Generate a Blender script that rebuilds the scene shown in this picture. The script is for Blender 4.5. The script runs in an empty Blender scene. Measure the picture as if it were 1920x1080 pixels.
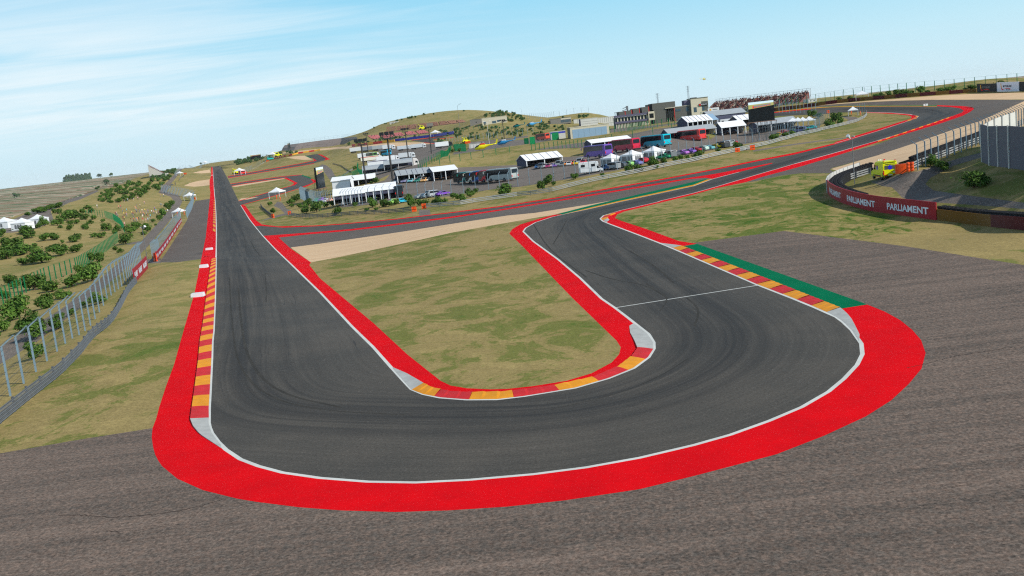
import bpy, bmesh, math, random
import numpy as np
from mathutils import Vector, Matrix
from mathutils.geometry import delaunay_2d_cdt
random.seed(7); RNG = np.random.default_rng(7)
C = bpy.context.scene.collection
SC = bpy.context.scene

# ------------------------------------------------------------------ camera, sky, sun, exposure
FPX, ROLL, CAMH = 1900.0, math.radians(6.35), 15.0
PITCH = math.atan(295.0 / FPX)
cam_d = bpy.data.cameras.new('camera'); cam = bpy.data.objects.new('camera', cam_d); C.objects.link(cam)
cam_d.sensor_width = 36.0; cam_d.lens = 36.0 * FPX / 1920.0; cam_d.clip_start = 0.5; cam_d.clip_end = 60000
_F = Vector((0, math.cos(PITCH), -math.sin(PITCH))); _R = Vector((1, 0, 0)); _U = Vector((0, math.sin(PITCH), math.cos(PITCH)))
_cx = _R * math.cos(ROLL) - _U * math.sin(ROLL); _cy = _R * math.sin(ROLL) + _U * math.cos(ROLL)
_m = Matrix((_cx, _cy, -_F)).transposed().to_4x4(); _m.translation = (0, 0, CAMH)
cam.matrix_world = _m
SC.camera = cam

SUN_EL, SUN_AZ = math.radians(36), math.radians(124)      # azimuth clockwise from +Y (camera looks along +Y)
world = bpy.data.worlds.new('World'); SC.world = world; world.use_nodes = True
sun_d = bpy.data.lights.new('sun', 'SUN'); sun = bpy.data.objects.new('sun', sun_d); C.objects.link(sun)
sun_d.energy = 3.9; sun_d.angle = math.radians(0.5); sun_d.color = (1.0, 0.955, 0.89)
_sd = Vector((math.sin(SUN_AZ) * math.cos(SUN_EL), math.cos(SUN_AZ) * math.cos(SUN_EL), math.sin(SUN_EL)))
sun.rotation_euler = _sd.to_track_quat('Z', 'Y').to_euler()
SC.view_settings.view_transform = 'Standard'; SC.view_settings.look = 'None'
SC.view_settings.exposure = 0.12; SC.view_settings.gamma = 1.0

def build_world():
    nt = world.node_tree; nt.nodes.clear(); N = nt.nodes.new; L = nt.links.new
    out = N('ShaderNodeOutputWorld'); bg = N('ShaderNodeBackground'); L(bg.outputs[0], out.inputs[0])
    sky = N('ShaderNodeTexSky'); sky.sky_type = 'NISHITA'; sky.sun_disc = False
    sky.sun_elevation = SUN_EL; sky.sun_rotation = SUN_AZ; sky.altitude = 300
    sky.air_density = 1.0; sky.dust_density = 0.6; sky.ozone_density = 1.6
    tc = N('ShaderNodeTexCoord'); sep = N('ShaderNodeSeparateXYZ'); L(tc.outputs['Generated'], sep.inputs[0])
    # the low sky: pale at the horizon, deeper cyan upwards
    gr = N('ShaderNodeValToRGB'); L(sep.outputs[2], gr.inputs[0]); el = gr.color_ramp.elements
    el[0].position = 0.0; el[0].color = LOWSKY[0] + (1,); el[1].position = 0.36; el[1].color = LOWSKY[4] + (1,)
    for ps, cc in zip((.055, .12, .19), LOWSKY[1:4]):
        e = el.new(ps); e.color = cc + (1,)
    gs = N('ShaderNodeVectorMath'); gs.operation = 'SCALE'; L(gr.outputs[0], gs.inputs[0]); gs.inputs['Scale'].default_value = 1.0 / SKY_STRENGTH
    fd = N('ShaderNodeMapRange'); fd.interpolation_type = 'SMOOTHSTEP'; L(sep.outputs[2], fd.inputs[0]); fd.inputs[1].default_value = .30; fd.inputs[2].default_value = .62
    tint = N('ShaderNodeMix'); tint.data_type = 'RGBA'; L(fd.outputs[0], tint.inputs[0]); L(gs.outputs[0], tint.inputs[6]); L(sky.outputs[0], tint.inputs[7])
    # wispy cloud layer: the view direction meets a flat layer high above
    zc = N('ShaderNodeMath'); zc.operation = 'MAXIMUM'; L(sep.outputs[2], zc.inputs[0]); zc.inputs[1].default_value = 0.03
    za = N('ShaderNodeMath'); za.operation = 'ADD'; L(zc.outputs[0], za.inputs[0]); za.inputs[1].default_value = 0.06
    dx = N('ShaderNodeMath'); dx.operation = 'DIVIDE'; L(sep.outputs[0], dx.inputs[0]); L(za.outputs[0], dx.inputs[1])
    dy = N('ShaderNodeMath'); dy.operation = 'DIVIDE'; L(sep.outputs[1], dy.inputs[0]); L(za.outputs[0], dy.inputs[1])
    cb = N('ShaderNodeCombineXYZ'); L(dx.outputs[0], cb.inputs[0]); L(dy.outputs[0], cb.inputs[1])
    mp = N('ShaderNodeMapping'); L(cb.outputs[0], mp.inputs[0]); mp.inputs['Rotation'].default_value = (0, 0, math.radians(-8))
    mp.inputs['Scale'].default_value = (0.30, 0.95, 1)
    n1 = N('ShaderNodeTexNoise'); L(mp.outputs[0], n1.inputs[0]); n1.inputs['Scale'].default_value = 1.6
    n1.inputs['Detail'].default_value = 9; n1.inputs['Roughness'].default_value = 0.58; n1.inputs['Distortion'].default_value = 0.5
    n2 = N('ShaderNodeTexNoise'); L(mp.outputs[0], n2.inputs[0]); n2.inputs['Scale'].default_value = 0.42; n2.inputs['Detail'].default_value = 2
    # clouds gather in one part of the sky (left of the view) and thin out to the right
    dot = N('ShaderNodeVectorMath'); dot.operation = 'DOT_PRODUCT'; L(tc.outputs['Generated'], dot.inputs[0])
    dot.inputs[1].default_value = (-0.95, 0.30, 0.0)
    reg = N('ShaderNodeMapRange'); L(dot.outputs['Value'], reg.inputs[0]); reg.inputs[1].default_value = 0.16; reg.inputs[2].default_value = 0.62
    reg.inputs[3].default_value = 0.0; reg.inputs[4].default_value = 0.42
    add = N('ShaderNodeMath'); add.operation = 'ADD'; L(n1.outputs[0], add.inputs[0]); L(reg.outputs[0], add.inputs[1])
    ad2 = N('ShaderNodeMath'); ad2.operation = 'MULTIPLY_ADD'; L(n2.outputs[0], ad2.inputs[0]); ad2.inputs[1].default_value = 0.35; L(add.outputs[0], ad2.inputs[2])
    cr = N('ShaderNodeMapRange'); cr.interpolation_type = 'SMOOTHSTEP'; L(ad2.outputs[0], cr.inputs[0])
    cr.inputs[1].default_value = 0.74; cr.inputs[2].default_value = 1.34; cr.inputs[4].default_value = 0.74
    low = N('ShaderNodeMapRange'); L(sep.outputs[2], low.inputs[0]); low.inputs[1].default_value = 0.012; low.inputs[2].default_value = 0.06
    low.interpolation_type = 'SMOOTHSTEP'
    mul = N('ShaderNodeMath'); mul.operation = 'MULTIPLY'; L(cr.outputs[0], mul.inputs[0]); L(low.outputs[0], mul.inputs[1])
    hi = N('ShaderNodeMapRange'); hi.interpolation_type = 'SMOOTHSTEP'; L(sep.outputs[2], hi.inputs[0]); hi.inputs[1].default_value = .09; hi.inputs[2].default_value = .20; hi.inputs[3].default_value = 1; hi.inputs[4].default_value = .45
    ml2 = N('ShaderNodeMath'); ml2.operation = 'MULTIPLY'; L(mul.outputs[0], ml2.inputs[0]); L(hi.outputs[0], ml2.inputs[1])
    mix = N('ShaderNodeMix'); mix.data_type = 'RGBA'; L(ml2.outputs[0], mix.inputs[0]); L(tint.outputs[2], mix.inputs[6])
    mix.inputs[7].default_value = CLOUD
    L(mix.outputs[2], bg.inputs[0]); bg.inputs[1].default_value = SKY_STRENGTH
SKY_STRENGTH = 0.105; CLOUD = (8.3, 8.75, 8.95, 1)
LOWSKY = [(.63, .80, .87), (.51, .765, .875), (.32, .665, .86), (.20, .565, .83), (.16, .42, .70)]
build_world()

# ------------------------------------------------------------------ pixel rays and terrain
cR, sR = math.cos(ROLL), math.sin(ROLL); cP, sP = math.cos(PITCH), math.sin(PITCH)
def rays(px):                                   # photo pixels -> ray directions with unit forward depth
    px = np.asarray(px, float).reshape(-1, 2)
    x = px[:, 0] - 960; y = 540 - px[:, 1]
    xr = (x * cR + y * sR) / FPX; yr = (-x * sR + y * cR) / FPX
    return np.stack([xr, cP + yr * sP, -sP + yr * cP], 1)
def project(P):
    P = np.asarray(P, float).reshape(-1, 3); dx, dy, dz = P[:, 0], P[:, 1], P[:, 2] - CAMH
    f = dy * cP - dz * sP; u = dy * sP + dz * cP
    xr = dx / f * FPX; yr = u / f * FPX
    return np.stack([960 + xr * cR - yr * sR, 540 - (xr * sR + yr * cR), f], 1)
# terrain heights seen in the photo: (u, v, z) or (u, v, None, depth)
CTRL = [
 (490,560,-.8),(470,480,-2.6),(460,440,-4.2),(440,395,-5),(417,347,-4),(404,325,2.5),(405,312.5,8.0),
 (330,430,-4.5),(345,480,-2.6),(250,600,-.3),(25,735,-.1),(120,640,-.1),(200,560,-.2),(262,500,-1.0),(287,490,-2.0),
 (50,660,-2.5),(200,540,-4),(300,440,-5.2),(330,400,-5.2),(0,651,-2.6),(310,349,-2),
 (50,570,-5),(20,480,-6),(130,470,-6),(200,430,-5.2),(270,400,-5),(250,350,-1.5),(0,560,-5),(-80,600,-5),
 (-120,500,-6),(40,432,-1.2),(0,411,-.9),(60,394,0.2),(125,374,1.4),(181,356,2.7),(-150,450,-3),(231,342,4),(290,333,7),(332,316,13.0),(370,311.5,12.0),
 # valley and far fields on the left
 (0,402,None,1500),(0,375,None,3000),(100,366,None,2600),(100,345.5,None,5600),(200,334,None,5600),(0,356.5,None,6000),(-200,385,None,5000),(-200,440,None,1700),
 (200,344,None,3200),(300,323,None,5000),
 # infield
 (600,430,-4),(500,430,-4.7),(640,470,-2.6),(800,440,-1.3),(800,395,-2),(1000,400,-.6),(1000,366,-1),(1200,340,0.6),(1200,322,1.5),(1200,306,2.9),(1228,281,3.6),
 (1110,322,2),(970,343,.4),(790,392,-2),(700,404,-3),(690,382,-1.8),(545,398,-4),(620,392,-3.2),
 (727,317,-.5),(780,307,2.6),(765,298,2.5),(750,277,None,950),(540,345,-4),(470,355,-4.4),(600,298,5.6),(500,310,4),(470,330,-1.),
 (640,340,-2.4),(650,308,1.5),(650,263,None,1400),(690,246,None,1400),(700,268,None,1080),(600,286,None,1300),(840,248,None,980),(900,282,6.2),(830,302,5),(860,316,1.6),(976,308,1.2),(1000,283,5.0),
 (1094,291,2.5),(1100,264,6.6),(1300,229,9.8),(1180,242,8.8),(1150,253,7.5),(1000,236,None,800),(1000,262,8),
 # hills behind the infield
 (1000,223,None,920),(960,224.5,None,1000),(1040,219,None,960),(1110,211,None,980),(1128,220,None,1000),(945,208,None,950),(905,217,None,1000),
 (880,206,None,1400),(820,210,None,1400),(760,221,None,1400),(700,238,None,1400),(668,262,None,1300),(720,258,None,1150),(790,246,None,1100),
 (660,262,None,1250),(560,274,None,1500),(530,281,None,1500),(660,272,None,1180),(540,288,None,1350),(480,299,None,1600),(430,306,None,1800),
 (1180,236,9.2),(1160,228,None,900),
 # right half
 (1450,345,.4),(1600,330,1.0),(1450,320,.8),(1600,270,2.6),(1720,240,4.6),(1820,205,None,310),(1420,265,3.8),(1500,255,3.8),(1560,225,5.2),(1620,215,5.8),(1400,217,9.4),(1340,250,4.6),
 (1600,183,None,450),(1830,176,None,400),(1700,180,None,420),(1850,152,None,430),(1920,146,None,450),(1760,161,None,460),(1640,176,None,520),(1540,183,None,1500),(1600,178,None,1500),(1460,200,None,480),
 (2000,150,None,450),(2000,190,None,270),(1900,190,None,275),
 (1655,338,1.4),(1720,318,3.2),(1850,270,4.6),(1920,235,None,200),(2000,225,None,190),
 (1841,303,3.6),(1913,318,3.7),(1985,340,3.6),(1850,335,3.1),(1910,375,1.6),(1760,345,1.2),(1830,372,1.6),(1745,371,.9),(1700,350,1.2),(1850,402,.2),(1750,412,0),(1600,390,.2),(1550,372,.4),
 (2050,430,0),(2100,385,.6),(1900,470,0),(1800,450,0),(2100,480,0),(2300,520,0),(2150,330,3.6),(2300,400,1.5),
]
pts = []
for c in CTRL:
    r = rays([c[:2]])[0]
    t = (c[2] - CAMH) / r[2] if c[2] is not None else c[3]
    pts.append((r[0] * t, r[1] * t, CAMH + r[2] * t))
DBG = np.array(pts)
# land falling away behind the crests, and round the rest of the compass
def behind(u, v, d, k, z):
    r = rays([(u, v)])[0]; pts.append((r[0] * d * k, r[1] * d * k, z))
for u, v, d, z in [(880,206,1400,20),(820,210,1400,18),(760,221,1400,15),(945,208,950,None),(668,262,1300,12),(560,274,1500,12),(530,281,1500,10),(1110,211,980,12),(1040,219,960,None),
                   (405,312,1750,2),(332,316,1500,-5),(480,299,1600,8),(1600,178,1500,0),(1700,165,700,9),(1850,150,520,11),(1400,195,900,9),(1250,205,900,9)]:
    if z is not None: behind(u, v, d, 1.5, z); behind(u, v, d, 3.5, -8)
for u, v, z in [(0,411,-.9),(60,394,.2),(125,374,1.4),(181,356,2.7),(231,342,4),(-120,440,-2)]:
    r = rays([(u, v)])[0]; t = (z - CAMH) / r[2]
    for k, zz in ((1.12, z - 5), (1.35, -17), (2.0, -26)): pts.append((r[0] * t * k, r[1] * t * k, zz if v > 345 or k < 1.2 else zz * .5))
for az in (-75, -120, 180, 130, 85, 50, -50):
    for rr, z in ((60, 0), (200, 0), (1000, -4), (7000, -20)):
        a = math.radians(az); pts.append((math.sin(a) * rr, math.cos(a) * rr, z))
pts = np.array(pts)
def logpol(x, y): return np.arctan2(x, y), np.log(np.maximum(np.hypot(x, y), 1.0))
KA = 2.2
pa, pl = logpol(pts[:, 0], pts[:, 1])
cp = np.stack([pa * KA, pl], 1)
def phi(r2): return np.where(r2 > 1e-12, 0.5 * r2 * np.log(np.maximum(r2, 1e-12)), 0)
n = len(pts); d2 = ((cp[:, None] - cp[None]) ** 2).sum(2)
Am = np.zeros((n + 3, n + 3)); Am[:n, :n] = phi(d2) + np.eye(n) * 2e-4
Am[:n, n] = 1; Am[:n, n + 1:] = cp; Am[n:, :n] = Am[:n, n:].T
coef = np.linalg.solve(Am, np.concatenate([pts[:, 2], np.zeros(3)]))
ga = np.radians(np.arange(-180, 180.01, 0.3)); gl = np.arange(math.log(6), math.log(22000), 0.008)
GA, GL = np.meshgrid(ga * KA, gl, indexing='ij')
HG = coef[n] + coef[n + 1] * GA + coef[n + 2] * GL
for i in range(n): HG += coef[i] * phi((GA - cp[i, 0]) ** 2 + (GL - cp[i, 1]) ** 2)
rr = np.exp(gl)[None, :]
_w = np.clip((rr - 62) / (105 - 62), 0, 1); _w = _w * _w * (3 - 2 * _w)
_w2 = np.clip((np.abs(np.degrees(ga))[:, None] - 45) / 20, 0, 1)
HG = HG * _w
HG = np.where(rr > 9000, HG + (-30 - HG) * np.clip((rr - 9000) / 6000, 0, 1), HG)
def H(x, y):                                     # ground height, bilinear on the log-polar grid
    x = np.asarray(x, float); y = np.asarray(y, float)
    a, l = logpol(x, y)
    fa = np.clip((a - ga[0]) / (ga[1] - ga[0]), 0, len(ga) - 1.001); fl = np.clip((l - gl[0]) / 0.008, 0, len(gl) - 1.001)
    ia = fa.astype(int); il = fl.astype(int); ta = fa - ia; tl = fl - il
    return (HG[ia, il] * (1 - ta) * (1 - tl) + HG[ia + 1, il] * ta * (1 - tl) + HG[ia, il + 1] * (1 - ta) * tl + HG[ia + 1, il + 1] * ta * tl)
_ts = np.exp(np.arange(math.log(12), math.log(16000), 0.006))
def ground(px):                                  # photo pixels -> points on the ground where the sight line first meets it
    R_ = rays(px); out = []
    for k in range(0, len(R_), 400):
        r = R_[k:k + 400]
        P = r[:, None, :] * _ts[None, :, None]
        gap = CAMH + P[..., 2] - H(P[..., 0], P[..., 1])
        hit = gap < 0; idx = np.argmax(hit, 1); none = ~hit.any(1)
        idx = np.clip(np.where(none, np.argmin(gap[:, :np.searchsorted(_ts, 9000)], 1), idx), 1, len(_ts) - 1)
        i = np.arange(len(r)); g0 = gap[i, idx - 1]; g1 = gap[i, idx]
        w = np.where(none, 1.0, np.clip(g0 / np.maximum(g0 - g1, 1e-9), 0, 1)); t = _ts[idx - 1] * (1 - w) + _ts[idx] * w
        q = r * t[:, None]; q[:, 2] = H(q[:, 0], q[:, 1]); out.append(q)
    return np.concatenate(out)
def G(u, v): return Vector(ground([(u, v)])[0])
def densify(p, step, closed=False):
    p = np.asarray(p, float); out = []
    m = len(p) if closed else len(p) - 1
    for i in range(m):
        a, b = p[i], p[(i + 1) % len(p)]; k = max(1, int(math.ceil(np.hypot(*(b - a)[:2]) / step)))
        for j in range(k): out.append(a + (b - a) * j / k)
    if not closed: out.append(p[-1])
    return np.array(out)
def smooth(p, it=2, closed=False):              # Chaikin corner cutting
    p = np.asarray(p, float)
    for _ in range(it):
        q = []
        m = len(p) if closed else len(p) - 1
        if not closed: q.append(p[0])
        for i in range(m):
            a, b = p[i], p[(i + 1) % len(p)]; q += [a * .75 + b * .25, a * .25 + b * .75]
        if not closed: q.append(p[-1])
        p = np.array(q)
    return p

# ------------------------------------------------------------------ materials
MATS = {}
def newmat(name):
    m = bpy.data.materials.new(name); m.use_nodes = True; nt = m.node_tree
    return m, nt, nt.nodes['Principled BSDF']
def lin(c): return tuple(((x / 255 / 12.92) if x / 255 <= .04045 else ((x / 255 + .055) / 1.055) ** 2.4) for x in c) + (1,)
def mat(name, col, rough=.6, metal=0.0, var=.12, scale=1.5, spec=.35, emit=0):
    """plain painted / plastic / metal surface with a little dirt variation"""
    if name in MATS: return MATS[name]
    m, nt, b = newmat(name); N = nt.nodes.new; L = nt.links.new
    tc = N('ShaderNodeTexCoord'); nz = N('ShaderNodeTexNoise'); L(tc.outputs['Object'], nz.inputs[0])
    nz.inputs['Scale'].default_value = scale; nz.inputs['Detail'].default_value = 5
    mr = N('ShaderNodeMapRange'); L(nz.outputs[0], mr.inputs[0]); mr.inputs[1].default_value = .3; mr.inputs[2].default_value = .7
    mr.inputs[3].default_value = 1 - var; mr.inputs[4].default_value = 1 + var
    mx = N('ShaderNodeVectorMath'); mx.operation = 'SCALE'; mx.inputs[0].default_value = col[:3]; L(mr.outputs[0], mx.inputs['Scale'])
    L(mx.outputs[0], b.inputs['Base Color'])
    b.inputs['Roughness'].default_value = rough; b.inputs['Metallic'].default_value = metal
    b.inputs['Specular IOR Level'].default_value = spec
    if emit:
        L(mx.outputs[0], b.inputs['Emission Color']); b.inputs['Emission Strength'].default_value = emit
    MATS[name] = m
    return m
class NG:                                       # small node-graph helper
    def __init__(s, nt): s.nt = nt
    def n(s, t, **k):
        x = s.nt.nodes.new(t)
        for a, v in k.items(): setattr(x, a, v)
        return x
    def l(s, a, b): s.nt.links.new(a, b)
    def pos(s): return s.n('ShaderNodeTexCoord').outputs['Object']
    def mapping(s, v, sc=(1, 1, 1), rot=(0, 0, 0)):
        m = s.n('ShaderNodeMapping'); s.l(v, m.inputs[0]); m.inputs['Scale'].default_value = sc; m.inputs['Rotation'].default_value = rot
        return m.outputs[0]
    def noise(s, v, scale, detail=4, rough=.55, dist=0.0):
        x = s.n('ShaderNodeTexNoise'); s.l(v, x.inputs[0]); x.inputs['Scale'].default_value = scale
        x.inputs['Detail'].default_value = detail; x.inputs['Roughness'].default_value = rough; x.inputs['Distortion'].default_value = dist
        return x.outputs[0]
    def rng(s, v, a, b, c=0.0, d=1.0, smooth=True):
        x = s.n('ShaderNodeMapRange'); s.l(v, x.inputs[0])
        if smooth: x.interpolation_type = 'SMOOTHSTEP'
        for i, q in enumerate((a, b, c, d)): x.inputs[i + 1].default_value = q
        return x.outputs[0]
    def math(s, op, a, b=None):
        x = s.n('ShaderNodeMath', operation=op)
        for i, q in enumerate((a, b)):
            if q is None: continue
            if isinstance(q, (int, float)): x.inputs[i].default_value = q
            else: s.l(q, x.inputs[i])
        return x.outputs[0]
    def mix(s, f, a, b, mode='MIX'):
        x = s.n('ShaderNodeMix', data_type='RGBA', blend_type=mode)
        for i, q in ((0, f), (6, a), (7, b)):
            if isinstance(q, (int, float)): x.inputs[i].default_value = q
            elif isinstance(q, tuple): x.inputs[i].default_value = q
            else: s.l(q, x.inputs[i])
        return x.outputs[2]
    def bump(s, h, strength, dist, b):
        x = s.n('ShaderNodeBump'); x.inputs['Strength'].default_value = strength; x.inputs['Distance'].default_value = dist
        s.l(h, x.inputs['Height']); s.l(x.outputs[0], b.inputs['Normal'])

def m_grass(name, tan, olive, green, amount=.5, fine=1.0):
    m, nt, b = newmat(name); g = NG(nt); p = g.pos()
    big = g.noise(g.mapping(p, (.8, .5, .3)), .075, 6, .65, .5)
    mid = g.noise(g.mapping(p, (.75, .6, .3)), .26, 8, .74, .9)
    sm = g.noise(p, 1.1, 6, .75); fn = g.noise(p, 3.4, 5, .85); vf = g.noise(p, 10.0, 4, .9)
    bm_ = g.math('ADD', g.math('MULTIPLY', big, .55), g.math('MULTIPLY', mid, .45))
    pt = g.math('ADD', g.math('MULTIPLY', big, .35), g.math('ADD', g.math('MULTIPLY', mid, .5), g.math('MULTIPLY', sm, .15)))
    f1 = g.rng(bm_, .47 - .03 * amount, .56 - .03 * amount)
    f2 = g.rng(pt, .518 - .02 * amount, .536 - .02 * amount); f3 = g.rng(pt, .572, .588)
    c = g.mix(g.math('MULTIPLY', f1, .55), tan, olive)
    pale = g.rng(g.noise(p, .24, 6, .65, .6), .53, .60, 0, .55)
    c = g.mix(pale, c, tuple(min(1, x * 1.22) for x in tan[:3]) + (1,))
    c = g.mix(g.math('MULTIPLY', f2, min(1, .45 + amount * .6)), c, tuple(x * .55 + y * .45 for x, y in zip(olive[:3], green[:3])) + (1,))
    c = g.mix(g.math('MULTIPLY', f3, min(1, amount * 1.1)), c, green)
    if amount > .9:                              # old wheel tracks grown over with greener grass
        wv = g.noise(g.mapping(p, (.10, .055, 1), (0, 0, .5)), 1.0, 3, .5, 1.3); wl = g.rng(g.math('ABSOLUTE', g.math('SUBTRACT', wv, .5)), .006, .016, .9, 0)
        wv2 = g.noise(g.mapping(p, (.05, .16, 1), (0, 0, -.3)), 1.0, 3, .5, 1.0); wl2 = g.rng(g.math('ABSOLUTE', g.math('SUBTRACT', wv2, .52)), .005, .014, .8, 0)
        c = g.mix(g.math('MULTIPLY', g.math('MAXIMUM', wl, wl2), g.rng(mid, .42, .52)), c, green)
    k = g.math('ADD', g.math('MULTIPLY', g.math('SUBTRACT', sm, .5), .7 * fine), g.math('ADD', g.math('MULTIPLY', g.math('SUBTRACT', fn, .5), 2.0 * fine), g.math('MULTIPLY', g.math('SUBTRACT', vf, .5), 2.2 * fine)))
    sc = g.n('ShaderNodeVectorMath', operation='SCALE'); g.l(c, sc.inputs[0]); g.l(g.math('MAXIMUM', g.math('ADD', k, 1.0), .3), sc.inputs['Scale'])
    g.l(sc.outputs[0], b.inputs['Base Color']); b.inputs['Roughness'].default_value = .95; b.inputs['Specular IOR Level'].default_value = .05
    g.bump(fn, .35, .06, b)
    MATS[name] = m; return m
def m_runoff(name, base, pink, rot=0.0):
    m, nt, b = newmat(name); g = NG(nt); p = g.pos()
    st = g.noise(g.mapping(p, (.035, .9, 1), (0, 0, rot)), 1.0, 8, .68, .3)
    st2 = g.noise(g.mapping(p, (.18, 4.0, 1), (0, 0, rot)), 1.0, 5, .7, .2)
    big = g.noise(p, .06, 4, .6)
    gr = g.noise(p, 6.5, 5, .9); gr2 = g.noise(p, 2.6, 4, .8); vor = g.n('ShaderNodeTexVoronoi'); g.l(p, vor.inputs[0]); vor.inputs['Scale'].default_value = 8.0
    c = g.mix(g.rng(g.math('ADD', g.math('MULTIPLY', st, .6), g.math('MULTIPLY', big, .4)), .40, .62), base, pink)
    hue = g.mix(g.rng(gr2, .35, .7, 0, .5), c, tuple(x * k for x, k in zip(pink[:3], (1.5, 1.25, 1.12))) + (1,))
    bw = g.n('ShaderNodeRGBToBW'); g.l(vor.outputs['Color'], bw.inputs[0]); cb = g.n('ShaderNodeCombineColor'); [g.l(bw.outputs[0], cb.inputs[q]) for q in range(3)]
    grey = g.mix(.30, hue, cb.outputs[0], 'OVERLAY')
    k = g.math('ADD', g.math('MULTIPLY', g.math('SUBTRACT', gr, .5), 4.2), g.math('ADD', g.math('MULTIPLY', g.math('SUBTRACT', st2, .5), .55), g.math('MULTIPLY', g.math('SUBTRACT', st, .5), .4)))
    # thin old cracks / seams running along the surface
    ck = g.noise(g.mapping(p, (.05, .35, 1), (0, 0, rot)), 1.0, 7, .62, 1.2)
    crack = g.rng(g.math('ABSOLUTE', g.math('SUBTRACT', ck, .5)), .0, .0045, .45, 0)
    crk = g.math('MULTIPLY', crack, g.rng(g.noise(p, .09, 2), .56, .66))
    f = g.math('MAXIMUM', g.math('SUBTRACT', g.math('ADD', k, 1.0), crk), .22)
    sc = g.n('ShaderNodeVectorMath', operation='SCALE'); g.l(grey, sc.inputs[0]); g.l(f, sc.inputs['Scale'])
    g.l(sc.outputs[0], b.inputs['Base Color']); b.inputs['Roughness'].default_value = .9; b.inputs['Specular IOR Level'].default_value = .15
    g.bump(gr, .25, .02, b)
    MATS[name] = m; return m
def m_track(name):
    m, nt, b = newmat(name); g = NG(nt); p = g.pos()
    at = g.n('ShaderNodeAttribute', attribute_name='racing_line'); rl = at.outputs['Vector']
    sp = g.n('ShaderNodeSeparateXYZ'); g.l(rl, sp.inputs[0]); off = sp.outputs[1]; wgt = sp.outputs[2]
    st = g.noise(g.mapping(rl, (.012, .75, 0)), 1.0, 7, .66)         # rubbered-in streaks that follow the line
    st2 = g.noise(g.mapping(rl, (.05, 3.2, 0)), 1.0, 5, .7)
    sk = g.noise(g.mapping(rl, (.010, .30, 0)), 1.0, 4, .5, 1.6)
    gr = g.noise(p, 7.5, 5, .9); gr2 = g.noise(p, 2.8, 4, .8); big = g.noise(p, .10, 5, .6)
    c = g.mix(g.rng(big, .35, .65), lin((76, 72, 65)), lin((87, 81, 72)))
    c = g.mix(g.rng(gr2, .52, .75, 0, .45), c, lin((114, 106, 97)))
    near = g.math('MULTIPLY', g.rng(g.math('ABSOLUTE', off), .5, 6.5, 1, 0), wgt)
    dk = g.math('MULTIPLY', near, g.rng(st, .36, .62, .12, 1.0))
    c = g.mix(g.math('MULTIPLY', dk, .72), c, lin((42, 41, 40)))
    skid = g.math('MULTIPLY', g.rng(g.math('ABSOLUTE', g.math('SUBTRACT', sk, .5)), 0, .006, .55, 0), g.rng(g.noise(p, .05, 2), .48, .6))
    c = g.mix(skid, c, lin((40, 40, 41)))
    k = g.math('ADD', g.math('MULTIPLY', g.math('SUBTRACT', gr, .5), 2.8), g.math('MULTIPLY', g.math('SUBTRACT', st2, .5), .7))
    sc = g.n('ShaderNodeVectorMath', operation='SCALE'); g.l(c, sc.inputs[0]); g.l(g.math('MAXIMUM', g.math('ADD', k, 1.0), .3), sc.inputs['Scale'])
    g.l(sc.outputs[0], b.inputs['Base Color']); b.inputs['Roughness'].default_value = .82; b.inputs['Specular IOR Level'].default_value = .2
    g.bump(gr, .2, .015, b)
    MATS[name] = m; return m
def m_paint(name, a, bcol, wear=.25):
    m, nt, b = newmat(name); g = NG(nt); p = g.pos()
    gr = g.noise(p, 6.0, 5, .9); big = g.noise(p, .35, 5, .65); sp = g.noise(p, 3.2, 5, .7)
    c = g.mix(g.rng(big, .3, .7), a, bcol)
    k = g.math('ADD', g.math('MULTIPLY', g.math('SUBTRACT', gr, .5), wear * 2.2), g.math('MULTIPLY', g.math('SUBTRACT', sp, .5), wear))
    sc = g.n('ShaderNodeVectorMath', operation='SCALE'); g.l(c, sc.inputs[0]); g.l(g.math('ADD', k, 1.0), sc.inputs['Scale'])
    g.l(sc.outputs[0], b.inputs['Base Color']); b.inputs['Roughness'].default_value = .8; b.inputs['Specular IOR Level'].default_value = .04
    g.bump(gr, .15, .01, b)
    MATS[name] = m; return m
def m_gravel(name):
    m, nt, b = newmat(name); g = NG(nt); p = g.pos()
    gr = g.noise(p, 8.0, 4, .8); rows = g.noise(g.mapping(p, (.05, 1.1, 1)), 1.0, 4, .6); sp = g.noise(p, 1.6, 4, .7)
    c = g.mix(g.rng(rows, .35, .65), lin((205, 172, 134)), lin((222, 190, 150)))
    c = g.mix(g.rng(sp, .62, .7, 0, .6), c, lin((176, 140, 100)))
    sc = g.n('ShaderNodeVectorMath', operation='SCALE'); g.l(c, sc.inputs[0]); g.l(g.math('ADD', g.math('MULTIPLY', g.math('SUBTRACT', gr, .5), .8), 1.0), sc.inputs['Scale'])
    g.l(sc.outputs[0], b.inputs['Base Color']); b.inputs['Roughness'].default_value = .95; b.inputs['Specular IOR Level'].default_value = .1
    g.bump(gr, .4, .05, b)
    MATS[name] = m; return m
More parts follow.
